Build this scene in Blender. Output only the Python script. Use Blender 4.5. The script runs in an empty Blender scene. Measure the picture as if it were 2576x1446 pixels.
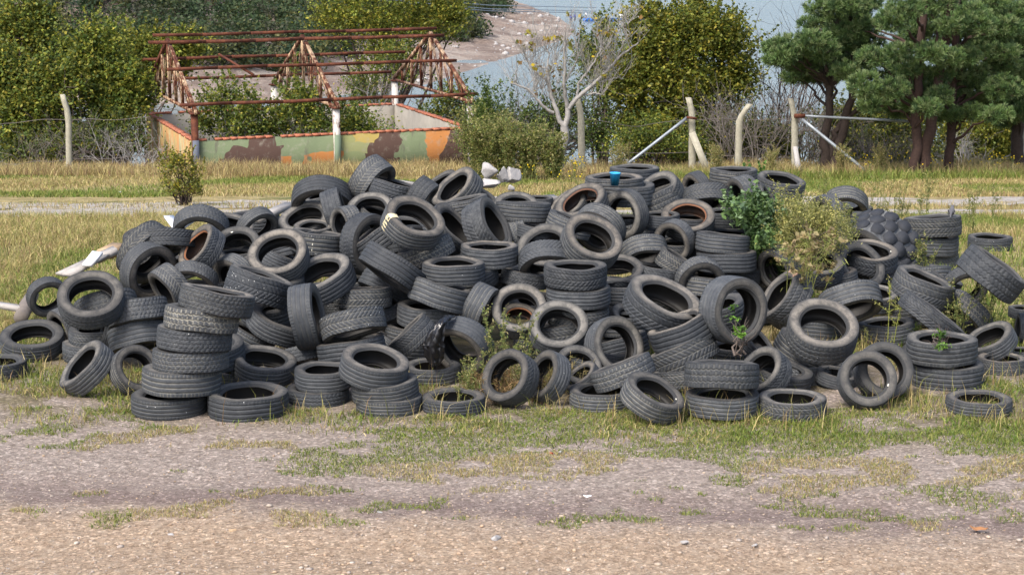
import bpy, math, random
import numpy as np
from mathutils import Vector, Matrix
SC = bpy.context.scene
COL = SC.collection
R = math.radians
rng = np.random.default_rng(7)
random.seed(7)

# ------------------------------------------------------------------ camera, sky, sun, exposure
FPX, CX, CY, CAM_H = 4600.0, 1288.0, 723.0, 4.4        # focal length in pixels of a 2576 px wide frame
PITCH = math.atan(956 / FPX)
cam_d = bpy.data.cameras.new('camera'); cam = bpy.data.objects.new('camera', cam_d); COL.objects.link(cam)
cam_d.sensor_width = 36.0; cam_d.lens = 36.0 * FPX / 2576.0
cam_d.clip_start = 0.5; cam_d.clip_end = 6000
cam.location = (0, 0, CAM_H); cam.rotation_euler = (math.pi / 2 - PITCH, 0, 0)
SC.camera = cam
SUN_EL, SUN_AZ = 52.0, 215.0       # azimuth of the sun, clockwise from +Y (behind the camera, to its left)
world = bpy.data.worlds.new('World'); SC.world = world; world.use_nodes = True
wn = world.node_tree.nodes; wl = world.node_tree.links
sky = wn.new('ShaderNodeTexSky'); sky.sky_type = 'NISHITA'; sky.sun_disc = False
sky.sun_elevation = R(SUN_EL); sky.sun_rotation = R(SUN_AZ); sky.altitude = 300
sky.air_density = 1.0; sky.dust_density = 5.0; sky.ozone_density = 1.0
bg = wn['Background']; bg.inputs['Strength'].default_value = 0.15
wl.new(sky.outputs['Color'], bg.inputs['Color'])
sun_d = bpy.data.lights.new('sun', 'SUN'); sun = bpy.data.objects.new('sun', sun_d); COL.objects.link(sun)
sun_d.energy = 2.0; sun_d.angle = R(20); sun_d.color = (1.0, .95, .88)
sdir = Vector((math.sin(R(SUN_AZ)) * math.cos(R(SUN_EL)), math.cos(R(SUN_AZ)) * math.cos(R(SUN_EL)), math.sin(R(SUN_EL))))
sun.rotation_euler = sdir.to_track_quat('Z', 'Y').to_euler()
SC.view_settings.view_transform = 'Standard'; SC.view_settings.look = 'None'
SC.view_settings.gamma = 1.0; SC.view_settings.exposure = 0.95
SC.cycles.max_bounces = 6; SC.cycles.transparent_max_bounces = 8

# ------------------------------------------------------------------ helpers
GP = [(-60, 0), (17, 0), (18.6, -.03), (20.4, -.20), (23.5, -.36), (28, -.64), (39, -1.97), (56, -3.63), (62, -4.3), (75, -6.6), (110, -13), (180, -24), (400, -30)]
GX = np.array([a for a, b in GP]); GZ = np.array([b for a, b in GP])
def gz(y): return np.interp(y, GX, GZ)
def ray(px, py):
    a, b = (px - CX) / FPX, (py - CY) / FPX
    return np.array([a, math.cos(PITCH) - b * math.sin(PITCH), -math.sin(PITCH) - b * math.cos(PITCH)])
def at(px, py, Y):
    """world point at distance Y along the picture ray through (px, py)"""
    v = ray(px, py); return np.array([0, 0, CAM_H]) + v * (Y / v[1])
def on_ground(px, py):
    v = ray(px, py); lo, hi = 8.0, 75.0
    for _ in range(50):
        m = (lo + hi) / 2
        if CAM_H + v[2] / v[1] * m > gz(m): lo = m
        else: hi = m
    return at(px, py, lo)

_perm = rng.random((256, 256))
def vnoise(x, y, s=1.0, o=0):
    x = np.asarray(x, float) * s + 37.3 * o + 1000; y = np.asarray(y, float) * s + 91.7 * o + 1000
    xi, yi = np.floor(x).astype(int), np.floor(y).astype(int); fx, fy = x - xi, y - yi
    fx = fx * fx * (3 - 2 * fx); fy = fy * fy * (3 - 2 * fy)
    g = lambda a, b: _perm[a % 256, b % 256]
    return (g(xi, yi) * (1 - fx) + g(xi + 1, yi) * fx) * (1 - fy) + (g(xi, yi + 1) * (1 - fx) + g(xi + 1, yi + 1) * fx) * fy
def fbm(x, y, s=1.0, n=4, o=0):
    t = 0; a = .5
    for k in range(n): t = t + a * vnoise(x, y, s * 2 ** k, o + k); a *= .5
    return t / (1 - .5 ** n)

def link(o, parent=None):
    COL.objects.link(o)
    if parent is not None: o.parent = parent
    return o
def tag(o, label=None, cat=None, group=None, kind=None):
    if label: o['label'] = label
    if cat: o['category'] = cat
    if group: o['group'] = group
    if kind: o['kind'] = kind
    return o
def empty(name, loc=(0, 0, 0), rz=0):
    o = bpy.data.objects.new(name, None); o.location = loc; o.rotation_euler = (0, 0, rz); o.empty_display_size = .1
    return link(o)
def me_np(name, V, faces, mat=None, tint=None, smooth=False):
    """mesh from numpy arrays; faces: list of (n,3)/(n,4) int arrays; tint: per-vertex rgb"""
    V = np.asarray(V, np.float32); me = bpy.data.meshes.new(name)
    faces = [np.asarray(f, np.int32) for f in faces if len(f)]
    me.vertices.add(len(V)); me.vertices.foreach_set('co', V.ravel())
    nl = sum(f.size for f in faces); npoly = sum(len(f) for f in faces)
    me.loops.add(nl); me.polygons.add(npoly)
    me.loops.foreach_set('vertex_index', np.concatenate([f.ravel() for f in faces]))
    tot = np.concatenate([np.full(len(f), f.shape[1], np.int32) for f in faces])
    st = np.concatenate([[0], np.cumsum(tot)[:-1]]).astype(np.int32)
    me.polygons.foreach_set('loop_start', st)
    if smooth: me.polygons.foreach_set('use_smooth', np.ones(npoly, bool))
    if tint is not None:
        a = me.attributes.new('tint', 'FLOAT_COLOR', 'POINT')
        c = np.ones((len(V), 4), np.float32); c[:, :3] = tint
        a.data.foreach_set('color', c.ravel())
    me.update(calc_edges=True); me.validate()
    if mat: me.materials.append(mat)
    return me
def ob(name, me, parent=None, loc=None):
    o = bpy.data.objects.new(name, me); link(o, parent)
    if loc is not None: o.location = loc
    return o
class MB:
    """collects simple shapes into one mesh"""
    def __init__(s): s.V = []; s.Q = []; s.T = []; s.n = 0; s.C = []
    def add(s, V, Q=None, T=None, c=None):
        V = np.asarray(V, float)
        if Q is not None and len(Q): s.Q.append(np.asarray(Q) + s.n)
        if T is not None and len(T): s.T.append(np.asarray(T) + s.n)
        s.V.append(V); s.C.append(np.tile(np.asarray(c if c is not None else (1, 1, 1), float), (len(V), 1)) if c is None or np.ndim(c) == 1 else np.asarray(c)); s.n += len(V)
    def box(s, p, q, w, h, up=(0, 0, 1), c=None, jit=0, taper=1.0):
        """bar from p to q, w wide, h high"""
        p, q, up = np.array(p, float), np.array(q, float), np.array(up, float)
        d = q - p; d /= np.linalg.norm(d); a = np.cross(d, up)
        if np.linalg.norm(a) < 1e-3: a = np.cross(d, [1, 0, 0])
        a /= np.linalg.norm(a); b = np.cross(a, d)
        V = []
        for e, k in ((p, 1), (q, taper)):
            for i, j in ((-1, -1), (1, -1), (1, 1), (-1, 1)): V.append(e + a * i * w / 2 * k + b * j * h / 2 * k)
        V = np.array(V)
        if jit: V = V + (rng.random(V.shape) - .5) * jit
        s.add(V, [(0, 3, 2, 1), (4, 5, 6, 7), (0, 1, 5, 4), (1, 2, 6, 5), (2, 3, 7, 6), (3, 0, 4, 7)], c=c)
    def tube(s, P, rad, n=6, c=None, cap=True):
        P = np.array(P, float); m = len(P); rad = np.broadcast_to(np.asarray(rad, float), (m,))
        T = np.gradient(P, axis=0); T /= np.linalg.norm(T, axis=1)[:, None] + 1e-9
        ref = np.array([0, 0, 1.0]) if abs(T[:, 2]).mean() < .8 else np.array([1.0, 0, 0])
        A = np.cross(T, ref); A /= np.linalg.norm(A, axis=1)[:, None] + 1e-9; B = np.cross(T, A)
        t = np.linspace(0, 2 * np.pi, n, endpoint=False)
        V = (P[:, None] + rad[:, None, None] * (np.cos(t)[None, :, None] * A[:, None] + np.sin(t)[None, :, None] * B[:, None])).reshape(-1, 3)
        i = np.arange(m - 1)[:, None] * n; j = np.arange(n)[None]; k = (j + 1) % n
        Q = np.stack([i + j, i + k, i + n + k, i + n + j], -1).reshape(-1, 4)
        Tq = []
        if cap:
            V = np.concatenate([V, P[:1], P[-1:]])
            Tq = [(m * n, (a + 1) % n, a) for a in range(n)] + [(m * n + 1, (m - 1) * n + a, (m - 1) * n + (a + 1) % n) for a in range(n)]
        s.add(V, Q, Tq, c)
    def mesh(s, name, mat=None, smooth=False, tint=False):
        return me_np(name, np.concatenate(s.V), ([np.concatenate(s.Q)] if s.Q else []) + ([np.concatenate(s.T)] if s.T else []), mat, np.concatenate(s.C) if tint else None, smooth)

# ------------------------------------------------------------------ materials
def nodes(name, rough=.7, spec=.3):
    m = bpy.data.materials.new(name); m.use_nodes = True
    n = m.node_tree.nodes; b = n['Principled BSDF']
    b.inputs['Roughness'].default_value = rough; b.inputs['Specular IOR Level'].default_value = spec
    return m, n, m.node_tree.links, b
def mth(n, l, op, a, b=None, clamp=False):
    x = n.new('ShaderNodeMath'); x.operation = op; x.use_clamp = clamp
    for i, v in enumerate((a, b)):
        if v is None: continue
        if isinstance(v, (int, float)): x.inputs[i].default_value = v
        else: l.new(v, x.inputs[i])
    return x.outputs[0]
def mix(n, l, f, a, b, mode='MIX'):
    x = n.new('ShaderNodeMix'); x.data_type = 'RGBA'; x.blend_type = mode
    for i, v in ((0, f), (6, a), (7, b)):
        if isinstance(v, (int, float)): x.inputs[i].default_value = v
        elif isinstance(v, (tuple, list)): x.inputs[i].default_value = (*v[:3], 1)
        else: l.new(v, x.inputs[i])
    return x.outputs[2]
def noise(n, l, co, scale, detail=4, rough=.55, dist=0, stretch=None):
    t = n.new('ShaderNodeTexNoise'); t.inputs['Scale'].default_value = scale; t.inputs['Detail'].default_value = detail
    t.inputs['Roughness'].default_value = rough; t.inputs['Distortion'].default_value = dist
    if stretch:
        mp = n.new('ShaderNodeMapping'); mp.inputs['Scale'].default_value = stretch; l.new(co, mp.inputs['Vector']); co = mp.outputs[0]
    l.new(co, t.inputs['Vector']); return t.outputs['Fac']
def ramp(n, l, f, stops, const=False):
    r = n.new('ShaderNodeValToRGB'); e = r.color_ramp.elements
    if const: r.color_ramp.interpolation = 'CONSTANT'
    while len(e) < len(stops): e.new(.5)
    for k, (p, c) in zip(e, stops): k.position = p; k.color = (*c, 1) if len(c) == 3 else c
    l.new(f, r.inputs[0]); return r.outputs[0]
def step(n, l, f, a, b):
    m = n.new('ShaderNodeMapRange'); m.inputs[1].default_value = a; m.inputs[2].default_value = b; m.interpolation_type = 'SMOOTHSTEP'
    l.new(f, m.inputs[0]); return m.outputs[0]
def bump(n, l, b, h, strength=.4, dist=.02):
    x = n.new('ShaderNodeBump'); x.inputs['Strength'].default_value = strength; x.inputs['Distance'].default_value = dist
    l.new(h, x.inputs['Height']); l.new(x.outputs[0], b.inputs['Normal'])
def coord(n, kind='Object'): return n.new('ShaderNodeTexCoord').outputs[kind]
def offset_co(n, l):
    """object coordinates shifted by a random amount per object"""
    oi = n.new('ShaderNodeObjectInfo'); a = n.new('ShaderNodeVectorMath'); a.operation = 'ADD'
    l.new(coord(n), a.inputs[0])
    c = n.new('ShaderNodeCombineXYZ'); v = mth(n, l, 'MULTIPLY', oi.outputs['Random'], 50.0)
    for i in range(3): l.new(v, c.inputs[i])
    l.new(c.outputs[0], a.inputs[1]); return a.outputs[0], oi
def leaf_mat(name, trans=.35, rough=.55):
    m, n, l, b = nodes(name, rough, .25)
    a = n.new('ShaderNodeAttribute'); a.attribute_name = 'tint'
    l.new(a.outputs['Color'], b.inputs['Base Color'])
    t = n.new('ShaderNodeBsdfTranslucent'); l.new(a.outputs['Color'], t.inputs['Color'])
    s = n.new('ShaderNodeMixShader'); s.inputs[0].default_value = trans
    l.new(b.outputs[0], s.inputs[1]); l.new(t.outputs[0], s.inputs[2]); l.new(s.outputs[0], n['Material Output'].inputs['Surface'])
    return m
def simple(name, col, rough=.6, var=.25, scale=6, bumpy=0, metal=0, spec=.3):
    m, n, l, b = nodes(name, rough, spec); co, oi = offset_co(n, l)
    f = noise(n, l, co, scale, 5)
    c = mix(n, l, f, tuple(x * (1 - var) for x in col), tuple(min(1, x * (1 + var)) for x in col))
    l.new(c, b.inputs['Base Color']); b.inputs['Metallic'].default_value = metal
    if bumpy: bump(n, l, b, noise(n, l, co, scale * 4, 5), bumpy, .01)
    return m
def rust_mat(name, paint, amount):
    """flaking paint over rust"""
    m, n, l, b = nodes(name, .8, .25); co, oi = offset_co(n, l)
    r = ramp(n, l, noise(n, l, co, 6, 7, .65), [(.3, (.045, .016, .012)), (.52, (.105, .034, .019)), (.68, (.17, .062, .03)), (.78, (.30, .15, .08))])
    k = noise(n, l, co, 3.2, 7, .75, 0, (1, 1, .45))
    k = step(n, l, k, amount - .06, amount + .06)
    l.new(mix(n, l, k, r, paint), b.inputs['Base Color'])
    bump(n, l, b, noise(n, l, co, 40, 4), .35, .01)
    return m
M = {}
M['leaf'] = leaf_mat('leaf')
M['needle'] = leaf_mat('needle', .15, .6)
M['grass'] = leaf_mat('grass_blade', .3, .6)
M['bark_dark'] = simple('bark_dark', (.05, .036, .03), .9, .5, 14, .8)
M['bark_red'] = simple('bark_red', (.052, .031, .025), .9, .6, 12, .9)
M['bark_pale'] = simple('bark_pale', (.30, .285, .27), .85, .3, 9, .4)
M['bark_grey'] = simple('bark_grey', (.16, .14, .125), .9, .4, 9, .4)
M['twig'] = simple('twig', (.12, .095, .08), .9, .4, 9)
M['concrete'] = simple('concrete_post', (.34, .32, .25), .9, .35, 11, .6)
M['steel'] = simple('galvanised_pipe', (.30, .33, .36), .5, .3, 5, .1, .5)
M['wire'] = simple('rusty_wire', (.14, .12, .11), .7, .3, 5)
M['rust'] = rust_mat('rusty_steel', (.50, .33, .20), .70)
M['rust_paint'] = rust_mat('flaking_truss_paint', (.46, .33, .21), .53)
M['post_paint'] = rust_mat('flaking_post_paint', (.60, .57, .52), .44)
M['wood_grey'] = simple('weathered_board', (.33, .31, .29), .85, .45, 7, .5)
M['wood_tan'] = simple('split_log', (.40, .28, .17), .85, .4, 7, .5)
M['stone'] = simple('broken_stone', (.36, .345, .335), .9, .35, 5, .6)
M['brick'] = simple('broken_brick', (.36, .13, .075), .9, .4, 14, .6)
M['white_litter'] = simple('white_litter', (.75, .75, .77), .6, .15, 9)
# ------------------------------------------------------------------ ground and water
def grid(xs, ys, zf):
    X, Y = np.meshgrid(xs, ys); V = np.stack([X, Y, zf(X, Y)], -1).reshape(-1, 3)
    nx, ny = len(xs), len(ys); i = np.arange(ny - 1)[:, None] * nx; j = np.arange(nx - 1)[None]
    Q = np.stack([i + j, i + j + 1, i + nx + j + 1, i + nx + j], -1).reshape(-1, 4)
    return V, Q
def ground_mat():
    m, n, l, b = nodes('ground', .95, .15); co = coord(n)
    sp = n.new('ShaderNodeSeparateXYZ'); l.new(co, sp.inputs[0]); x, y = sp.outputs[0], sp.outputs[1]
    big = noise(n, l, co, .35, 5, .6); mid = noise(n, l, co, 1.7, 6, .65); fine = noise(n, l, co, 13, 8, .82); spk = noise(n, l, co, 60, 4, .7)
    grey = ramp(n, l, fine, [(.30, (.16, .125, .105)), (.48, (.29, .24, .205)), (.60, (.36, .305, .265)), (.72, (.54, .47, .42))])
    tan = ramp(n, l, fine, [(.30, (.20, .135, .09)), (.48, (.36, .265, .185)), (.60, (.43, .335, .245)), (.72, (.62, .53, .42))])
    vo = n.new('ShaderNodeTexVoronoi'); vo.inputs['Scale'].default_value = 48; l.new(co, vo.inputs['Vector']); vs_ = n.new('ShaderNodeSeparateColor'); l.new(vo.outputs['Color'], vs_.inputs[0])
    wob = mth(n, l, 'ADD', mth(n, l, 'MULTIPLY', mth(n, l, 'SUBTRACT', big, .5), 1.4), mth(n, l, 'MULTIPLY', mth(n, l, 'SUBTRACT', mid, .5), 1.0))
    yy = mth(n, l, 'ADD', y, mth(n, l, 'ADD', wob, mth(n, l, 'MULTIPLY', x, .09)))
    c = mix(n, l, step(n, l, yy, 12.1, 13.3), tan, grey)
    # dark wheel-worn band
    band = mth(n, l, 'MULTIPLY', step(n, l, yy, 12.7, 13.0), mth(n, l, 'SUBTRACT', 1.0, step(n, l, yy, 13.2, 13.9)))
    band = mth(n, l, 'MULTIPLY', band, step(n, l, mid, .3, .6))
    c = mix(n, l, mth(n, l, 'MULTIPLY', band, .75), c, (.185, .135, .12))
    # soil under the grass in front of and around the pile
    soil = ramp(n, l, fine, [(.3, (.10, .085, .05)), (.7, (.23, .19, .115))])
    c = mix(n, l, mth(n, l, 'MULTIPLY', step(n, l, yy, 14.4, 16.0), step(n, l, mid, .38, .62)), c, soil)
    dry = ramp(n, l, mid, [(.3, (.17, .145, .06)), (.5, (.29, .235, .11)), (.75, (.42, .34, .19))])
    c = mix(n, l, step(n, l, y, 17.2, 20.0), c, dry)
    grn = ramp(n, l, fine, [(.3, (.06, .075, .025)), (.7, (.13, .15, .05))])
    c = mix(n, l, mth(n, l, 'MULTIPLY', step(n, l, y, 17.5, 19.5), step(n, l, noise(n, l, co, .5, 5, .65), .52, .68)), c, grn)
    dark = ramp(n, l, fine, [(.3, (.05, .045, .025)), (.7, (.14, .115, .07))])
    c = mix(n, l, step(n, l, y, 56, 59), c, dark)
    c = mix(n, l, mth(n, l, 'MULTIPLY', step(n, l, spk, .60, .72), mth(n, l, 'SUBTRACT', 1.0, step(n, l, y, 17, 20))), c, (.58, .52, .46))
    gk = mth(n, l, 'SUBTRACT', 1.0, step(n, l, y, 16, 19)); gr = ramp(n, l, vs_.outputs[0], [(0, (.62,) * 3), (.5, (.95,) * 3), (.85, (1.12,) * 3), (1, (1.75,) * 3)])
    c = mix(n, l, mth(n, l, 'MULTIPLY', gk, .9), c, gr, 'MULTIPLY')
    l.new(c, b.inputs['Base Color'])
    h = mth(n, l, 'ADD', mth(n, l, 'MULTIPLY', fine, 1.0), mth(n, l, 'MULTIPLY', spk, .5))
    bump(n, l, b, h, .9, .03)
    return m
def ground_bump(X, Y):
    near = np.clip((60 - Y) / 10, 0, 1)
    return near * ((fbm(X, Y, .5, 3) - .5) * .07 + (fbm(X, Y, 3, 3, 5) - .5) * .03 - .035 * np.exp(-((Y + .09 * X - 13.25 - .5 * (vnoise(X, X * 0, .5, 3) - .5)) / .35) ** 2) * (Y < 16) - .03 * np.exp(-((Y + .06 * X - 12.0) / .3) ** 2))
xs = np.concatenate([np.linspace(-220, -16, 40)[:-1], np.arange(-16, 16, .14), np.linspace(16, 220, 40)])
ys = np.concatenate([np.arange(4, 34, .14), np.arange(34, 62, .4), np.linspace(62, 400, 60)])
V, Q = grid(xs, ys, lambda X, Y: gz(Y) + ground_bump(X, Y))
tag(ob('ground', me_np('ground', V, [Q], ground_mat(), smooth=True)), kind='structure')
def gh(x, y): return gz(y) + ground_bump(np.asarray(x, float), np.asarray(y, float))

def gravel_mat():
    m, n, l, b = nodes('gravel_road', .95, .15); co = coord(n)
    f = noise(n, l, co, 7, 6, .8)
    c = ramp(n, l, f, [(.28, (.17, .145, .115)), (.46, (.31, .28, .245)), (.58, (.42, .39, .355)), (.72, (.60, .57, .53))])
    l.new(mix(n, l, step(n, l, noise(n, l, co, 1.3, 6, .7), .50, .66), c, (.27, .22, .115)), b.inputs['Base Color'])
    bump(n, l, b, f, .9, .05); return m
ROAD = gravel_mat()
def strip(name, x0, x1, yc, wid, o):
    """strip of gravel with a ragged edge lying on the terrain"""
    xx = np.arange(x0, x1, .25); V = []; 
    lo = yc(xx) - wid * (.5 + .55 * (fbm(xx, xx * 0, 1.4, 5, o) - .5) * 1.8); hi = yc(xx) + wid * (.5 + .99 * (fbm(xx, xx * 0, .9, 4, o + 9) - .5))
    t = np.linspace(0, 1, 9); Y = lo[None] + (hi - lo)[None] * t[:, None]; X = np.tile(xx, (9, 1))
    V = np.stack([X, Y, gh(X, Y) + .025 * np.sin(np.pi * t)[:, None] + .012], -1).reshape(-1, 3)
    nx = len(xx); i = np.arange(8)[:, None] * nx; j = np.arange(nx - 1)[None]
    Q = np.stack([i + j, i + j + 1, i + nx + j + 1, i + nx + j], -1).reshape(-1, 4)
    return tag(ob(name, me_np(name, V, [Q], ROAD, smooth=True)), kind='structure')
strip('gravel_track', -60, 60, lambda x: 41.6 + np.clip(-x, 0, 8) * -.28, 3.0, 3)
strip('gravel_track', -60, 60, lambda x: 37.0 + np.clip(-x, 0, 8) * -.04, 2.2, 13)

m, n, l, b = nodes('lake_water', .22, .5); co = coord(n)
l.new(mix(n, l, noise(n, l, co, .02, 3), (.15, .18, .18), (.20, .235, .23)), b.inputs['Base Color'])
bump(n, l, b, noise(n, l, co, .6, 5, .6, 0, (1, 2.2, 1)), .55, .5)
V, Q = grid(np.linspace(-1500, 1800, 30), np.linspace(150, 4000, 30), lambda X, Y: X * 0 - 22)
tag(ob('lake_water', me_np('lake_water', V, [Q], m)), kind='structure')

# bare shore and wooded hill across the inlet
SH = np.array([(225, -200), (240, -80), (256, -30), (275, -14), (305, -6.5), (321, -2.7), (348, 4), (381, 12), (405, 14), (450, 11.5), (505, 5), (538, 0), (700, -40), (900, -90)], float)
def shore_x(d): return np.interp(d, SH[:, 0], SH[:, 1])
def inside(X, Y): return np.minimum((shore_x(Y) - X) * .9, (Y - 232) * .8)
def hill_z(X, Y):
    t = inside(X, Y); e = np.clip(t, 0, None)
    z = -22 + np.where(t < 0, t * .15, e * .10 + np.clip(e - 16, 0, None) * .16 + np.clip(e - 40, 0, None) * .20)
    return z + (fbm(X, Y, .08, 4, 2) - .5) * np.clip(e, 0, 12) * .35
m, n, l, b = nodes('bare_shore', .95, .1); co = coord(n)
f = noise(n, l, co, .11, 9, .7, .5, (1, 1, 4)); g = noise(n, l, co, .9, 6, .7)
c = ramp(n, l, f, [(.3, (.13, .095, .08)), (.47, (.23, .18, .15)), (.62, (.36, .31, .265)), (.72, (.20, .15, .125))])
c = mix(n, l, step(n, l, g, .6, .68), c, (.52, .47, .42))
l.new(c, b.inputs['Base Color']); bump(n, l, b, g, .9, .8)
V, Q = grid(np.linspace(-220, 20, 170), np.concatenate([np.linspace(215, 440, 190), np.linspace(442, 800, 110)]), hill_z)
tag(ob('hill', me_np('hill', V, [Q], m, smooth=True)), kind='structure')

# ------------------------------------------------------------------ tyres
def tread_depth(u, v, kind):
    """groove depth 0..1 over the tread: u around 0..1, v across -1..1"""
    fr = lambda a: a - np.floor(a)
    tri = lambda a: np.abs(fr(a) * 2 - 1)
    d = np.zeros_like(u)
    def groove(c, w):
        nonlocal d; d = np.maximum(d, np.clip(1.5 - np.abs(v - c) / w * 1.5, 0, 1))
    def cut(mask, depth): 
        nonlocal d; d = np.maximum(d, mask * depth)
    if kind == 'rib':
        for c in (-.62, -.21, .21, .62): groove(c, .075)
        cut((fr(u * 64) < .2) & (np.abs(v) > .68), .6)
        cut((fr(u * 64 + v * 1.5) < .16) & (np.abs(v) < .55), .18)
    elif kind == 'zig':
        for c in (-.5, 0, .5): groove(c + .07 * (tri(u * 44 + (c > 0) * .5) * 2 - 1), .07)
        cut((fr(u * 44) < .22) & (np.abs(v) > .6), .8)
        cut((fr(u * 44 + .5 + v * .5) < .18) & (np.abs(v) < .45), .7)
    elif kind == 'chev':
        groove(.0, .06)
        for c in (-.6, .6): groove(c, .06)
        cut(fr(u * 42 + np.abs(v) * 2.2) < .26, .85)
    elif kind == 'block':
        row = np.floor((v + 1) * 2.5)
        cut(fr(u * 46 + row * .5 + .12 * np.sin(v * 20)) < .24, .9)
        cut(np.abs(fr((v + 1) * 2.5 + .10 * (tri(u * 46) - .5)) - .5) > .41, .9)
    return np.clip(d, 0, 1)
def tyre_meshes(kind, seed, lug=False):
    """unit tyre, outside diameter 1, width .33 along Z: carcass, tread, two sidewalls"""
    r_ = np.random.default_rng(seed); NS = 224
    u = np.arange(NS) / NS; t = u * 2 * np.pi
    oval = 1 + .012 * np.sin(2 * t + r_.random() * 6) + .006 * np.sin(3 * t + r_.random() * 6); sag = .008 * np.sin(2 * t + r_.random() * 6) + .004 * np.sin(5 * t)
    def ring(prof, extra=None):
        P = np.array(prof); m = len(P); rr = np.tile(P[:, :1], (1, NS)) 
        hh = np.tile(P[:, 1:2], (1, NS)) + sag[None] * 1.0
        if extra is not None: rr = rr - extra
        rr = rr * oval[None]
        V = np.stack([rr * np.cos(t)[None], rr * np.sin(t)[None], hh], -1).reshape(-1, 3)
        i = np.arange(m - 1)[:, None] * NS; j = np.arange(NS)[None]; k = (j + 1) % NS
        return V, np.stack([i + j, i + k, i + NS + k, i + NS + j], -1).reshape(-1, 4)
    out = {}
    hs = np.linspace(-.156, .156, 41); rho = .5 - .011 * np.abs(hs / .156) ** 3
    U, W = np.meshgrid(u, hs / .156); dep = tread_depth(U, W, kind) if not lug else 0 * U
    V, Q = ring(np.stack([rho, hs], 1), dep * .014 + .0015 * vnoise(U * 60, W * 6, 1, seed))
    wear = np.clip(fbm(U * 12, W * 3, 1, 3, seed + 3), 0, 1)
    out['tread'] = me_np('tread', V, [Q], M['tread'], np.stack([dep.ravel(), wear.ravel(), np.abs(W).ravel()], 1), True)
    sw = [(.489, .156), (.4825, .1595), (.470, .162), (.462, .1645), (.45, .1675), (.43, .170), (.418, .1705), (.414, .1675), (.410, .1702), (.395, .1665), (.376, .160), (.362, .154), (.357, .1475), (.353, .153), (.345, .150), (.338, .140), (.329, .128), (.318, .120)]
    for sgn, nm in ((1, 'side_a'), (-1, 'side_b')):
        P = np.array(sw); V, Q = ring(np.stack([P[:, 0], P[:, 1] * sgn], 1) if sgn > 0 else np.stack([P[::-1, 0], -P[::-1, 1]], 1))
        if sgn > 0: Q = Q[:, ::-1]
        else: Q = Q[:, ::-1]
        q = (P[:, 0] - .318) / .171; q = q if sgn > 0 else q[::-1]
        TT = np.stack([np.repeat(q, NS), np.tile(u, len(q)), np.zeros(len(q) * NS)], 1)
        if sgn > 0 and False: pass
        out[nm] = me_np('sidewall', V, [Q], M['sidewall'], TT, True)
    inner = [(.318, .120), (.316, .110), (.324, .106), (.345, .128), (.375, .146), (.41, .153), (.44, .15), (.462, .135), (.472, .10), (.475, .04)]
    inner = inner + [(a, -b) for a, b in inner[::-1]]
    V, Q = ring(inner); out['carcass'] = me_np('carcass', V, [Q], M['liner'], None, True)
    return out
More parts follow.
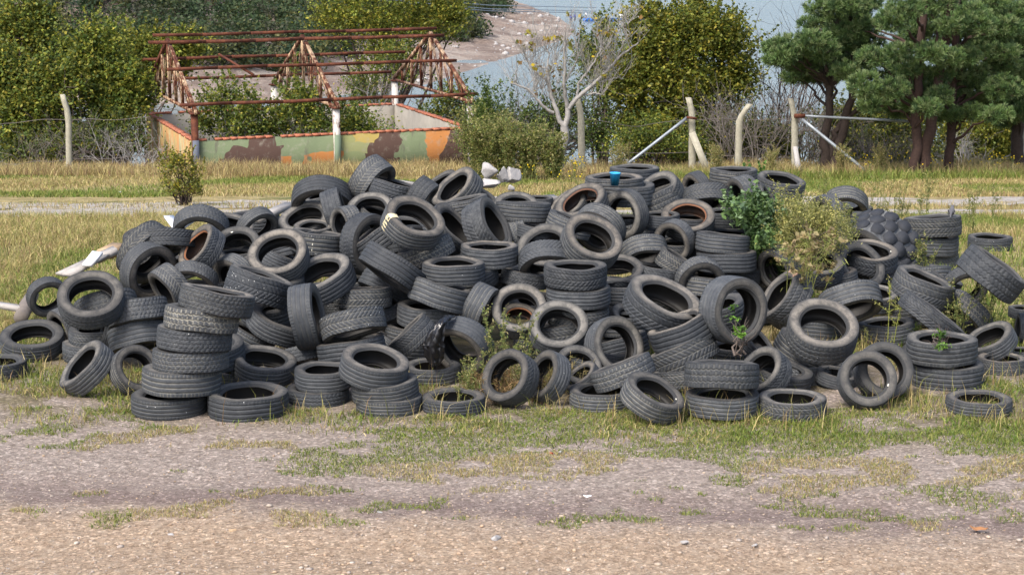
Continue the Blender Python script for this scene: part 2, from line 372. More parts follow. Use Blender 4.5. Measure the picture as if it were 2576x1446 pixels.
def rubber():
    # tread: tint.r groove, tint.g wear noise ; object colour r dust on top, g dust in grooves, b paint specks
    m, n, l, b = nodes('tread_rubber', .72, .38); co, oi = offset_co(n, l)
    a = n.new('ShaderNodeAttribute'); a.attribute_name = 'tint'; s = n.new('ShaderNodeSeparateColor'); l.new(a.outputs['Color'], s.inputs[0])
    oc = n.new('ShaderNodeSeparateColor'); l.new(oi.outputs['Color'], oc.inputs[0])
    base = mix(n, l, oi.outputs['Random'], (.022, .026, .032), (.042, .048, .057))
    dust = mix(n, l, noise(n, l, co, 3, 4), (.13, .138, .145), (.23, .233, .228))
    k = mth(n, l, 'MULTIPLY', step(n, l, noise(n, l, co, 7, 7, .75), .32, .75), oc.outputs[0], True)
    c = mix(n, l, k, base, dust)
    gk = mth(n, l, 'MULTIPLY', mth(n, l, 'MULTIPLY', s.outputs[0], oc.outputs[1]), step(n, l, noise(n, l, co, 9, 4), .25, .6), True)
    c = mix(n, l, gk, c, (.34, .32, .26))
    v = n.new('ShaderNodeTexVoronoi'); v.inputs['Scale'].default_value = 26; l.new(co, v.inputs['Vector'])
    vs = n.new('ShaderNodeSeparateColor'); l.new(v.outputs['Color'], vs.inputs[0])
    sp = mth(n, l, 'MULTIPLY', mth(n, l, 'LESS_THAN', v.outputs['Distance'], .16), mth(n, l, 'LESS_THAN', vs.outputs[0], oc.outputs[2]))
    c = mix(n, l, sp, c, (.62, .63, .62))
    l.new(c, b.inputs['Base Color']); bump(n, l, b, noise(n, l, co, 60, 5, .7), .35, .004)
    M['tread'] = m
    m, n, l, b = nodes('sidewall_rubber', .78, .3); co, oi = offset_co(n, l)
    a = n.new('ShaderNodeAttribute'); a.attribute_name = 'tint'; s = n.new('ShaderNodeSeparateColor'); l.new(a.outputs['Color'], s.inputs[0])
    oc = n.new('ShaderNodeSeparateColor'); l.new(oi.outputs['Color'], oc.inputs[0])
    base = mix(n, l, oi.outputs['Random'], (.020, .022, .025), (.038, .040, .042))
    dust = mix(n, l, noise(n, l, co, 2.5, 5), (.125, .120, .110), (.225, .216, .197))
    brown = mix(n, l, noise(n, l, co, 1.6, 3), (.19, .155, .115), (.29, .225, .16))
    dust = mix(n, l, oc.outputs[1], dust, brown)
    bandk = ramp(n, l, s.outputs[0], [(.02, (.04,) * 3), (.17, (.10,) * 3), (.20, (.45,) * 3), (.235, (.08,) * 3), (.29, (.95,) * 3), (.60, (1,) * 3), (.80, (.62,) * 3), (.93, (.18,) * 3)])
    k = mth(n, l, 'MULTIPLY', bandk, mth(n, l, 'ADD', .25, step(n, l, noise(n, l, co, 5, 8, .78), .30, .66)))
    k = mth(n, l, 'MULTIPLY', k, oc.outputs[0], True)
    c = mix(n, l, k, base, dust)
    c = mix(n, l, mth(n, l, 'MULTIPLY', mth(n, l, 'LESS_THAN', s.outputs[0], .13), oc.outputs[2]), c, (.20, .085, .04))
    l.new(c, b.inputs['Base Color'])
    # moulded radial fins and ring ribs
    w = mth(n, l, 'SINE', mth(n, l, 'MULTIPLY', s.outputs[0], 70.0)); w2 = mth(n, l, 'SINE', mth(n, l, 'MULTIPLY', s.outputs[1], 900.0))
    h = mth(n, l, 'ADD', mth(n, l, 'MULTIPLY', w, .35), mth(n, l, 'MULTIPLY', mth(n, l, 'MULTIPLY', w2, step(n, l, s.outputs[0], .55, .62)), .25))
    bump(n, l, b, mth(n, l, 'ADD', h, noise(n, l, co, 40, 5, .7)), .3, .004)
    M['sidewall'] = m
    m, n, l, b = nodes('inner_liner', .6, .35); co, oi = offset_co(n, l)
    oc = n.new('ShaderNodeSeparateColor'); l.new(oi.outputs['Color'], oc.inputs[0])
    c = mix(n, l, noise(n, l, co, 5, 5), (.009, .009, .0095), (.026, .024, .022))
    c = mix(n, l, mth(n, l, 'MULTIPLY', oc.outputs[2], step(n, l, noise(n, l, co, 4, 5), .3, .7)), c, (.085, .042, .024))
    l.new(c, b.inputs['Base Color']); M['liner'] = m
rubber()
KIND = {k: tyre_meshes(k, i + 3) for i, k in enumerate(('rib', 'zig', 'chev', 'block'))}
KIND['rib2'] = tyre_meshes('rib', 21); KIND['chev2'] = tyre_meshes('chev', 31); KIND['lug'] = tyre_meshes('rib', 41, True)
M['paint_mark'] = simple('white_paint_mark', (.72, .70, .60), .6, .25, 20)
M['paint_yellow'] = simple('yellow_white_band', (.66, .58, .36), .6, .4, 14)
def arc_patch(name, prof, a0, a1, mat, n=14, lift=.004):
    """patch lying on the tyre's surface between two angles"""
    P = np.array(prof, float); t = np.linspace(a0, a1, n); m = len(P)
    d = np.gradient(P, axis=0); nn = np.stack([-d[:, 1], d[:, 0]], 1); nn /= np.linalg.norm(nn, axis=1)[:, None]; c = np.array([.40, 0.0])
    nn *= np.sign(((P - c) * nn).sum(1))[:, None]; P = P + nn * lift
    V = np.stack([P[:, :1] * np.cos(t)[None], P[:, :1] * np.sin(t)[None], np.tile(P[:, 1:2], (1, n))], -1).reshape(-1, 3)
    i = np.arange(m - 1)[:, None] * n; j = np.arange(n - 1)[None]
    return me_np(name, V, [np.stack([i + j, i + j + 1, i + n + j + 1, i + n + j], -1).reshape(-1, 4)], mat, None, True)
BAND_PROF = [(.318, .133), (.33, .146), (.345, .152), (.372, .160), (.40, .169), (.44, .168), (.465, .163), (.487, .151), (.495, .12), (.499, .06), (.5, 0), (.499, -.06), (.495, -.12)]
def axis_matrix(ax, spin, front):
    z = Vector(ax).normalized(); x = Vector(front) - z * Vector(front).dot(z); x.normalize(); y = z.cross(x)
    m = Matrix((x, y, z)).transposed(); return m @ Matrix.Rotation(spin, 3, 'Z')
def make_tyre(name, rec, opt, label, group, front=None):
    x, y, z, ax, ay, az, D, w = rec
    kd = opt.get('t') or random.choice(['rib', 'rib2', 'chev', 'chev2', 'zig', 'rib'])
    ms = KIND[kd]
    o = ob('tyre' if kd != 'lug' else 'tractor_tyre', ms['carcass'])
    special = front is not None
    m3 = axis_matrix((ax, ay, az), 0 if special else random.random() * 6.28, front if special else (1, .3, .2))
    o.matrix_world = Matrix.Translation((x, y, z)) @ m3.to_4x4() @ Matrix.Diagonal((D, D, D * w / .33, 1))
    tr = ob('tread', ms['tread'], o); sa = ob('sidewall', ms['side_a'], o); sb = ob('sidewall', ms['side_b'], o)
    rs = random.random(); dt = opt.get('dt'); s = opt.get('s', .30 + .35 * rs)
    tr.color = (.14 + .30 * random.random() ** 1.5 if dt is None else .12 + dt * .55, (dt if dt is not None else (.5 * random.random() ** 2)), .22 if opt.get('sp') else (.018 if rs > .55 else 0), 1)
    if kd == 'lug': tr.color = (1, 0, 0, 1)
    ru = opt.get('rust', 0)
    for q in (sa, sb): q.color = (s, min(1, .05 + .35 * random.random() ** 2 + .4 * ru), ru, 1)
    o.color = (.1, .1, ru, 1)
    tag(o, label, 'tyre', group)
    return o
# each tyre: key, (centre x y z, axis x y z, diameter, width / diameter), look, label, group
TYRES = [
('a1',[-3.842,18.876,0.852,0.754,-0.498,-0.428,0.668,0.31],{},'open tyre turned to the lower right above right of the large open left tyre','old tyres dumped in the heap'),
('a2',[-3.608,18.877,0.984,0.007,-0.315,-0.949,0.584,0.31],{'t': 'chev'},'arrow treaded tyre on edge, tread to the viewer, above left of the tall leaning stack','old tyres dumped in the heap'),
('a3',[-3.769,18.6,0.713,0.702,-0.681,-0.209,0.608,0.31],{'s': 0.7},'open tyre turned to the lower right right of the large open left tyre','old tyres dumped in the heap'),
('a4',[-3.209,18.615,0.932,-0.66,-0.414,0.626,0.535,0.36],{'s': 0.6, 'rust': 1},'leaning tyre with rusty brown inside at upper left','old tyres dumped in the heap'),
('a5',[-3.316,19.219,1.046,0.039,-0.773,-0.633,0.594,0.31],{'s': 0.5},'open tyre turned to the bottom above the tall leaning stack','old tyres dumped in the heap'),
('a7',[-3.271,18.448,0.636,-0.141,-0.773,-0.619,0.491,0.31],{'rust': 1},'tyre with an orange rusted rim edge above the tall stack','old tyres dumped in the heap'),
('a8',[-3.498,18.338,0.585,-0.712,-0.557,-0.428,0.499,0.42],{},'tilted tyre opening to the lower left just left of the tall leaning stack','old tyres dumped in the heap'),
('a9',[-4.043,17.181,0.709,0.075,-0.576,0.814,0.631,0.31],{'s': 0.5},'large open tyre facing up at the left of the heap','old tyres dumped in the heap'),
('a10',[-4.761,18.317,0.498,0.504,-0.803,-0.318,0.417,0.31],{'s': 0.5},'open tyre turned to the lower right just above right of the far left ground tyre','old tyres dumped in the heap'),
('b_in',[-4.008,17.673,0.523,0.27,-0.441,-0.856,0.63,0.31],{},'tilted tyre opening to the bottom just below right of the large open left tyre','old tyres dumped in the heap'),
('b_l1',[-4.138,17.762,0.214,0.0,0.0,1.0,0.565,0.31],{},'tyre lying flat just below the large open left tyre','old tyres dumped in the heap'),
('b_l2',[-4.191,17.759,0.072,0.0,0.0,1.0,0.586,0.31],{},'tyre lying flat below the large open left tyre','old tyres dumped in the heap'),
('b_e',[-4.014,17.695,0.276,-0.928,-0.252,0.273,0.435,0.25],{},'tyre on edge, tread to the viewer, just below right of the large open left tyre','old tyres dumped in the heap'),
('b_s2a',[-3.657,17.439,0.52,0.208,-0.319,-0.925,0.602,0.36],{'t': 'block'},'block treaded tyre on edge, tread to the viewer, left of the tall leaning stack','old tyres dumped in the heap'),
('b_s2b',[-3.651,17.434,0.281,0.21,-0.331,-0.92,0.609,0.36],{'t': 'rib'},'straight grooved tyre on edge, tread to the viewer, below left of the tall leaning stack','old tyres dumped in the heap'),
('b_fl',[-4.804,17.82,0.15,0.042,-0.273,0.961,0.627,0.28],{'s': 0.3},'dark tyre lying tilted on the ground at the far left','old tyres dumped in the heap'),
('b_ed',[-4.925,16.98,0.071,0.0,0.0,1.0,0.552,0.33],{'s': 0.2},'flat tyre cut off by the left edge of the frame','old tyres dumped in the heap'),
('b_x',[-4.544,18.059,0.227,-0.723,-0.655,-0.218,0.433,0.31],{},'tilted tyre opening to the left just right of the far left ground tyre','old tyres dumped in the heap'),
('b_lean',[-3.917,16.343,0.239,-0.631,-0.327,0.704,0.55,0.33],{'t': 'rib', 's': 0.7},'tyre leaning open to the upper left beside the tall stack','old tyres dumped in the heap'),
('b_beh',[-3.476,16.341,0.222,0.624,-0.577,0.527,0.476,0.31],{'s': 0.5},'open tyre turned to the upper right below right of the large open left tyre','old tyres dumped in the heap'),
('s1',[-2.605,15.761,1.005,0.195,0.138,0.971,0.653,0.3],{'t': 'block', 's': 0.8},'tilted block tread tyre topping the tall leaning stack','old tyres dumped in the heap'),
('s2',[-2.744,15.76,0.848,0.117,0.138,0.984,0.667,0.29],{'t': 'zig', 'dt': 0.8},'pale dusty zigzag tread tyre second from top of the tall stack','old tyres dumped in the heap'),
('s3',[-2.812,15.758,0.67,0.066,0.121,0.99,0.667,0.29],{'t': 'block', 's': 0.6},'block tread tyre third from top of the tall leaning stack','old tyres dumped in the heap'),
('s4',[-2.847,15.754,0.481,0.013,0.124,0.992,0.677,0.28],{'t': 'block'},'block tread tyre fourth from top of the tall leaning stack','old tyres dumped in the heap'),
('s5',[-2.936,15.747,0.294,0.034,0.098,0.995,0.711,0.3],{'t': 'rib', 's': 0.7},'wide tyre second from bottom of the tall leaning stack','old tyres dumped in the heap'),
('s6',[-3.053,15.751,0.086,0.0,0.0,1.0,0.673,0.26],{'t': 'rib', 's': 0.3},'flat dark tyre at the bottom of the tall leaning stack','old tyres dumped in the heap'),
('d_big',[-2.339,15.678,0.103,0.0,0.0,1.0,0.719,0.29],{'t': 'rib', 's': 0.5},'large flat tyre on the ground right of the tall stack','old tyres dumped in the heap'),
('d_bh',[-2.557,16.714,0.062,0.0,0.0,1.0,0.525,0.31],{},'tyre lying flat just above the large flat front tyre','old tyres dumped in the heap'),
('d_bl',[-2.619,17.389,0.292,0.451,0.121,0.884,0.622,0.31],{},'tyre on edge, tread to the viewer, just below right of the tall leaning stack','old tyres dumped in the heap'),
('d_fa',[-2.257,17.334,0.438,0.396,-0.16,0.904,0.638,0.31],{'t': 'rib', 's': 0.35},'straight grooved tilted tyre opening to the upper right below the pale upper left tyre','old tyres dumped in the heap'),
('c_spk',[-2.452,17.318,0.814,0.326,0.117,0.938,0.639,0.4],{'t': 'chev', 'sp': 1},'sloping tyre with white specks across its tread','old tyres dumped in the heap'),
('c1',[-3.063,19.636,0.962,0.202,-0.323,0.924,0.498,0.31],{'s': 0.6},'tilted tyre opening to the top above left of the pale upper left tyre','old tyres dumped in the heap'),
('c2',[-2.744,19.4,1.03,0.586,-0.666,-0.462,0.46,0.31],{'s': 0.4},'open tyre turned to the lower right just above left of the pale upper left tyre','old tyres dumped in the heap'),
('c3',[-2.242,19.658,1.036,-0.168,-0.432,0.886,0.585,0.31],{'s': 0.9},'open tyre turned to the top just above right of the pale upper left tyre','old tyres dumped in the heap'),
('c4',[-2.085,19.934,1.222,0.005,-0.721,-0.693,0.702,0.31],{'s': 0.4},'big arched tyre at the left of the top ridge','old tyres dumped in the heap'),
('c4b',[-2.132,20.391,1.172,-0.247,-0.076,0.966,0.448,0.31],{},'tilted tyre opening to the top just left of the topmost tyre','old tyres dumped in the heap'),
('c5',[-1.906,19.505,1.176,0.952,0.061,0.301,0.515,0.4],{'t': 'rib'},'straight grooved tyre on edge, tread to the viewer, just below left of the topmost tyre','old tyres dumped in the heap'),
('c6',[-1.526,19.462,1.174,0.008,-0.578,0.816,0.514,0.31],{'s': 0.9},'open tyre turned to the top just below the topmost tyre','old tyres dumped in the heap'),
('c6b',[-1.473,19.638,1.099,0.336,-0.123,0.934,0.411,0.31],{'t': 'chev'},'arrow treaded tilted tyre opening to the top just below the topmost tyre','old tyres dumped in the heap'),
('c7',[-1.748,19.079,1.113,-0.802,-0.594,-0.064,0.41,0.45],{'s': 0.7},'tilted tyre opening to the left just below left of the topmost tyre','old tyres dumped in the heap'),
('c8',[-1.515,18.752,0.965,0.779,-0.627,0.022,0.642,0.31],{'s': 0.35},'open tyre turned to the right below left of the white banded tyre','old tyres dumped in the heap'),
('c9',[-1.38,18.693,1.039,-0.586,0.0,0.81,0.578,0.36],{'t': 'rib'},'straight grooved tyre on edge, tread to the viewer, below the topmost tyre','old tyres dumped in the heap'),
('c9b',[-1.217,19.2,0.856,-0.587,0.01,0.81,0.509,0.31],{'t': 'rib'},'straight grooved tyre on edge, tread to the viewer, above right of the white flecked tyre','old tyres dumped in the heap'),
('c10',[-1.005,18.266,1.265,0.37,-0.421,0.828,0.644,0.33],{'t': 'rib', 's': 0.7, 'band': 1},'tilted tyre with a white and yellow band on its tread','old tyres dumped in the heap'),
('c11',[-1.308,19.9,1.371,0.254,0.062,0.965,0.612,0.26],{},'tyre on edge, tread to the viewer, just right of the topmost tyre','old tyres dumped in the heap'),
('c12',[-1.554,19.996,1.451,0.742,-0.406,-0.533,0.549,0.45],{'t': 'chev'},'topmost tyre of the heap, tread facing left','old tyres dumped in the heap'),
('c13',[-0.998,19.709,1.323,0.821,-0.194,-0.537,0.422,0.5],{'t': 'zig'},'zigzag treaded tyre on edge, tread to the viewer, just above the white banded tyre','old tyres dumped in the heap'),
('c14',[-0.605,20.21,1.289,-0.608,-0.337,0.719,0.6,0.33],{'s': 0.8},'tilted tyre opening to the upper left just above right of the white banded tyre','old tyres dumped in the heap'),
('c14b',[-0.792,20.711,1.253,-0.578,-0.312,0.754,0.478,0.31],{},'tilted tyre opening to the upper left right of the topmost tyre','old tyres dumped in the heap'),
('c15',[-0.527,19.66,1.205,-0.225,0.051,0.973,0.563,0.31],{},'tyre on edge, tread to the viewer, just right of the white banded tyre','old tyres dumped in the heap'),
('c15b',[-0.394,20.255,1.159,0.44,-0.367,0.82,0.468,0.31],{},'tilted tyre opening to the upper right right of the white banded tyre','old tyres dumped in the heap'),
('c16',[-0.668,19.107,1.029,0.722,-0.231,0.652,0.633,0.36],{'s': 0.45},'tilted tyre opening to the upper right just right of the white banded tyre','old tyres dumped in the heap'),
('c17',[-0.268,19.061,1.08,0.819,-0.294,0.492,0.62,0.42],{'t': 'chev', 's': 0.3},'arrow treaded tilted tyre opening to the upper right right of the white banded tyre','old tyres dumped in the heap'),
('c18',[-2.322,17.903,0.989,-0.105,-0.629,0.771,0.604,0.33],{'s': 1.0},'pale sidewall tyre facing the viewer at upper left centre','old tyres dumped in the heap'),
('c18i',[-2.46,18.779,0.807,0.458,0.076,0.886,0.52,0.31],{},'tyre on edge, tread to the viewer, just below the pale upper left tyre','old tyres dumped in the heap'),
('c19a',[-2.119,19.234,1.017,0.017,-0.151,0.988,0.435,0.31],{'s': 0.7},'tilted tyre opening to the top just above right of the pale upper left tyre','old tyres dumped in the heap'),
('c19b',[-2.032,18.84,0.965,0.129,0.092,0.987,0.583,0.38],{'t': 'rib', 'mark': 1},'edge on tyre with white paint dabs on its tread','old tyres dumped in the heap'),
('c20',[-1.891,17.812,0.772,-0.317,-0.318,0.894,0.682,0.32],{'s': 0.9, 't': 'rib'},'straight grooved tilted tyre opening to the upper left just above the upright edge on tyre','old tyres dumped in the heap'),
('c21',[-1.193,17.838,0.886,-0.538,-0.294,-0.79,0.682,0.33],{'t': 'rib'},'straight grooved tyre on edge, tread to the viewer, below left of the white banded tyre','old tyres dumped in the heap'),
('c22',[-1.275,18.408,0.56,-0.505,-0.325,-0.8,0.624,0.33],{'t': 'rib'},'straight grooved tyre on edge, tread to the viewer, below the white banded tyre','old tyres dumped in the heap'),
('c23',[-0.894,18.548,0.908,-0.377,0.074,0.923,0.616,0.33],{'t': 'zig', 'dt': 0.7},'zigzag treaded tyre on edge, tread to the viewer, just below the white banded tyre','old tyres dumped in the heap'),
('c24',[-0.232,18.513,0.899,0.0,0.0,1.0,0.604,0.33],{'t': 'rib', 's': 0.8},'straight grooved tyre lying flat below right of the white banded tyre','old tyres dumped in the heap'),
('c25',[-0.586,18.018,0.822,0.0,0.0,1.0,0.634,0.31],{'t': 'rib', 's': 0.8},'straight grooved tyre lying flat above the black sack','old tyres dumped in the heap'),
('c26',[-0.716,17.715,0.649,0.287,0.111,0.952,0.61,0.38],{'t': 'rib', 's': 0.6},'straight grooved tyre on edge, tread to the viewer, above left of the black sack','old tyres dumped in the heap'),
('c27',[-0.314,17.719,0.516,0.871,-0.364,-0.33,0.473,0.46],{'t': 'rib'},'straight grooved tilted tyre opening to the lower right just above right of the black sack','old tyres dumped in the heap'),
('c28',[-1.497,17.908,0.576,-0.012,0.149,0.989,0.594,0.33],{'t': 'chev', 'dt': 0.4},'arrow treaded tyre on edge, tread to the viewer, just above the white flecked tyre','old tyres dumped in the heap'),
('c29',[-1.947,16.946,0.595,0.983,-0.054,0.177,0.633,0.36],{'t': 'rib'},'tyre standing upright edge on left of centre','old tyres dumped in the heap'),
('c30',[-1.806,18.264,0.399,0.0,0.0,1.0,0.468,0.31],{'t': 'block'},'block treaded tyre lying flat just above left of the white flecked tyre','old tyres dumped in the heap'),
('c31',[-1.286,18.086,0.371,-0.347,0.081,0.934,0.423,0.31],{},'tyre on edge, tread to the viewer, just right of the white flecked tyre','old tyres dumped in the heap'),
('c32',[-1.501,16.804,0.555,0.237,-0.341,-0.91,0.623,0.33],{'t': 'chev', 'sp': 1},'white flecked tyre resting tilted left of the black sack','old tyres dumped in the heap'),
('c33',[-1.515,16.803,0.305,-0.167,0.12,0.979,0.648,0.32],{'t': 'rib'},'straight grooved tyre on edge, tread to the viewer, just below the white flecked tyre','old tyres dumped in the heap'),
('c34',[-0.843,17.865,0.41,0.067,0.021,0.998,0.617,0.33],{'s': 0.6},'tilted tyre opening to the top just above left of the black sack','old tyres dumped in the heap'),
('c35',[-0.966,17.906,0.206,0.0,0.0,1.0,0.62,0.31],{},'tyre lying flat just left of the black sack','old tyres dumped in the heap'),
('c36',[-0.975,17.336,0.305,-0.684,0.051,0.728,0.503,0.38],{},'tyre on edge, tread to the viewer, just left of the black sack','old tyres dumped in the heap'),
('c36b',[-1.229,17.641,0.172,0.489,0.137,0.861,0.394,0.31],{},'tyre on edge, tread to the viewer, just below right of the white flecked tyre','old tyres dumped in the heap'),
('c37',[-0.466,16.876,0.331,-0.446,-0.785,-0.43,0.575,0.38],{'t': 'rib', 's': 0.6},'arched tyre with a torn black sack hanging over it','old tyres dumped in the heap'),
('c38',[-0.752,16.832,0.07,0.0,0.0,1.0,0.543,0.33],{'t': 'rib'},'straight grooved tyre lying flat just below left of the black sack','old tyres dumped in the heap'),
('c39',[-1.234,15.858,0.374,0.203,-0.18,0.963,0.613,0.33],{'s': 0.7},'tilted tyre opening to the top just below right of the white flecked tyre','old tyres dumped in the heap'),
('c40',[-1.135,15.848,0.176,-0.102,0.009,0.995,0.601,0.28],{'t': 'rib'},'straight grooved tilted tyre opening to the top below right of the white flecked tyre','old tyres dumped in the heap'),
('c41',[-1.096,15.811,0.057,0.0,0.0,1.0,0.592,0.26],{'t': 'rib'},'straight grooved tyre lying flat below right of the white flecked tyre','old tyres dumped in the heap'),
('c42',[-1.709,16.147,0.215,0.0,0.0,1.0,0.557,0.3],{'t': 'rib'},'straight grooved tyre lying flat below left of the white flecked tyre','old tyres dumped in the heap'),
('c43',[-1.767,16.106,0.056,0.0,0.0,1.0,0.579,0.26],{},'tyre lying flat right of the large flat front tyre','old tyres dumped in the heap'),
('c44',[-2.323,16.602,0.199,0.15,-0.153,0.977,0.614,0.3],{'t': 'rib', 's': 0.7},'straight grooved tilted tyre opening to the top just above the large flat front tyre','old tyres dumped in the heap'),
('c45',[-2.033,17.073,0.161,0.219,-0.402,-0.889,0.497,0.31],{},'tilted tyre opening to the bottom just below the upright edge on tyre','old tyres dumped in the heap'),
('c46',[-0.521,15.803,0.057,0.0,0.0,1.0,0.565,0.27],{'t': 'rib', 's': 0.4},'flat tyre alone in front under the hanging pale weed','old tyres dumped in the heap'),
('f1',[0.075,17.65,0.493,-0.091,-0.732,0.675,0.56,0.31],{'s': 0.9},'open tyre turned to the top just left of the pale round centre tyre','old tyres dumped in the heap'),
('f1b',[0.075,18.324,0.233,0.122,-0.529,0.84,0.429,0.31],{'s': 0.6, 'rust': 1},'small red rimmed tyre seen inside a larger ring','old tyres dumped in the heap'),
('f2',[0.452,17.275,0.398,0.004,-0.647,0.763,0.583,0.33],{'s': 1.0, 't': 'rib'},'pale round tyre facing the viewer above the front centre','old tyres dumped in the heap'),
('f2i',[0.472,17.743,0.239,-0.118,0.131,0.984,0.634,0.31],{'t': 'chev'},'arrow treaded tyre on edge, tread to the viewer, just below the pale round centre tyre','old tyres dumped in the heap'),
('f2j',[0.546,18.278,0.25,0.09,0.119,0.989,0.469,0.31],{},'tyre on edge, tread to the viewer, just right of the pale round centre tyre','old tyres dumped in the heap'),
('f3',[0.63,17.781,0.837,0.0,0.0,1.0,0.631,0.32],{'t': 'chev', 's': 0.4},'arrow treaded tyre lying flat just above the pale round centre tyre','old tyres dumped in the heap'),
('f4',[0.661,17.778,0.626,-0.034,0.009,0.999,0.637,0.29],{'t': 'rib', 's': 0.8},'straight grooved tilted tyre opening to the top left of the dusty tilted tyre','old tyres dumped in the heap'),
('f5',[0.66,17.774,0.425,0.0,0.0,1.0,0.614,0.28],{'t': 'chev', 's': 0.7},'arrow treaded tyre lying flat just right of the pale round centre tyre','old tyres dumped in the heap'),
('f6',[1.128,18.519,0.506,0.0,0.0,1.0,0.576,0.3],{'t': 'rib'},'straight grooved tyre lying flat above left of the dusty tilted tyre','old tyres dumped in the heap'),
('f6b',[1.125,18.525,0.363,0.0,0.0,1.0,0.557,0.31],{},'tyre lying flat left of the dusty tilted tyre','old tyres dumped in the heap'),
('f7',[1.439,17.145,0.659,0.352,-0.304,0.885,0.744,0.33],{'s': 0.9, 't': 'chev'},'arrow treaded tilted tyre opening to the upper right just above the dusty tilted tyre','old tyres dumped in the heap'),
('f8',[1.201,18.035,0.278,0.41,-0.352,0.841,0.483,0.31],{'s': 0.8},'tilted tyre opening to the upper right just left of the dusty tilted tyre','old tyres dumped in the heap'),
('f9',[0.969,16.879,0.318,0.498,-0.787,0.364,0.576,0.33],{'s': 0.8},'open tyre turned to the right below left of the dusty tilted tyre','old tyres dumped in the heap'),
('f9i',[1.076,17.552,0.163,-0.25,0.123,0.96,0.549,0.35],{'t': 'rib'},'straight grooved tyre on edge, tread to the viewer, below left of the dusty tilted tyre','old tyres dumped in the heap'),
('f10',[1.595,16.777,0.483,-0.412,0.018,0.911,0.604,0.4],{'t': 'rib', 's': 1.0},'dusty tilted tyre resting on a coarse tread tyre, right centre','old tyres dumped in the heap'),
('f11',[1.609,16.738,0.278,-0.439,0.157,0.885,0.665,0.34],{'t': 'chev', 's': 0.7},'coarse chevron tread tyre sloping under the dusty tilted one','old tyres dumped in the heap'),
('f12',[1.572,16.496,0.118,-0.158,0.164,0.974,0.518,0.31],{},'tyre on edge, tread to the viewer, just left of the yellow lined tyre','old tyres dumped in the heap'),
('f13',[1.006,16.073,0.272,-0.362,0.195,0.911,0.581,0.33],{'t': 'zig'},'zigzag treaded tyre on edge, tread to the viewer, below left of the dusty tilted tyre','old tyres dumped in the heap'),
('f14',[0.815,15.995,0.063,0.0,0.0,1.0,0.607,0.27],{'t': 'rib', 's': 0.4},'straight grooved tyre lying flat below right of the pale round centre tyre','old tyres dumped in the heap'),
('f15',[1.228,15.486,0.194,0.405,-0.245,0.881,0.557,0.33],{'s': 0.5, 'mark': 2},'tilted tyre opening to the upper right left of the yellow lined tyre','old tyres dumped in the heap'),
('f16',[-0.015,15.959,0.252,-0.56,-0.657,0.504,0.515,0.38],{'s': 0.4},'front tyre with brown dead grass in its hole','old tyres dumped in the heap'),
('f17',[0.326,16.077,0.232,-0.766,-0.428,0.48,0.478,0.36],{'s': 0.4},'open tyre turned to the upper left just right of the grass filled front tyre','old tyres dumped in the heap'),
('f18',[0.61,16.578,0.188,0.276,-0.658,0.701,0.446,0.31],{},'open tyre turned to the upper right just below the pale round centre tyre','old tyres dumped in the heap'),
('f18b',[0.648,16.358,0.14,-0.597,-0.187,0.78,0.367,0.31],{},'tilted tyre opening to the upper left below right of the pale round centre tyre','old tyres dumped in the heap'),
('f19',[0.277,17.936,0.081,0.0,0.0,1.0,0.521,0.31],{},'tyre lying flat just below left of the pale round centre tyre','old tyres dumped in the heap'),
('e1',[0.043,19.995,1.116,0.069,-0.466,0.882,0.517,0.31],{'s': 0.7},'open tyre turned to the top left of the blue cup','old tyres dumped in the heap'),
('e2',[0.12,19.568,1.173,0.036,0.113,0.993,0.603,0.33],{},'tyre on edge, tread to the viewer, left of the blue cup','old tyres dumped in the heap'),
('e2b',[0.287,20.354,1.149,0.0,0.0,1.0,0.358,0.31],{},'tyre lying flat left of the blue cup','old tyres dumped in the heap'),
('e3',[0.103,19.419,0.963,0.896,-0.08,0.438,0.429,0.45],{'t': 'zig'},'zigzag treaded tyre on edge, tread to the viewer, below left of the blue cup','old tyres dumped in the heap'),
('e3b',[0.257,19.306,0.988,0.174,0.07,0.982,0.447,0.31],{},'tyre on edge, tread to the viewer, below left of the blue cup','old tyres dumped in the heap'),
('e4',[0.64,20.177,1.105,-0.508,-0.366,0.78,0.5,0.31],{'s': 0.8},'tilted tyre opening to the upper left just left of the blue cup','old tyres dumped in the heap'),
('e5',[0.78,19.84,1.183,-0.407,-0.358,0.84,0.611,0.33],{'s': 0.7, 'rust': 0.5},'tilted tyre opening to the upper left well left of the rusty rimmed open tyre','old tyres dumped in the heap'),
('e6',[1.141,20.244,1.358,0.0,0.0,1.0,0.667,0.3],{'s': 0.7},'flat tyre with a blue cup standing on it','old tyres dumped in the heap'),
('e6b',[1.238,20.268,1.264,0.0,0.0,1.0,0.713,0.3],{'t': 'rib'},'straight grooved tyre lying flat just below right of the blue cup','old tyres dumped in the heap'),
('e7',[1.438,21.296,1.321,0.0,0.0,1.0,0.584,0.33],{'t': 'rib'},'flat tyre just behind the blue cup tyre','old tyres dumped in the heap'),
('e8',[1.667,20.417,1.236,-0.553,-0.456,0.697,0.55,0.31],{'s': 0.7},'open tyre turned to the upper left just above left of the rusty rimmed open tyre','old tyres dumped in the heap'),
('e9',[1.627,20.378,1.151,-0.368,0.076,0.927,0.583,0.42],{'t': 'zig', 'dt': 0.3},'zigzag treaded tyre on edge, tread to the viewer, just right of the blue cup','old tyres dumped in the heap'),
('e10',[2.208,21.515,1.101,-0.865,-0.453,-0.217,0.473,0.31],{'s': 0.8},'tilted tyre opening to the left just above right of the rusty rimmed open tyre','old tyres dumped in the heap'),
('e10b',[2.072,21.644,1.081,0.0,0.0,1.0,0.452,0.31],{},'tyre lying flat just above the rusty rimmed open tyre','old tyres dumped in the heap'),
('e11',[2.297,21.231,1.039,-0.026,-0.538,-0.843,0.578,0.36],{'t': 'chev'},'arrow treaded tilted tyre opening to the bottom right of the blue cup','old tyres dumped in the heap'),
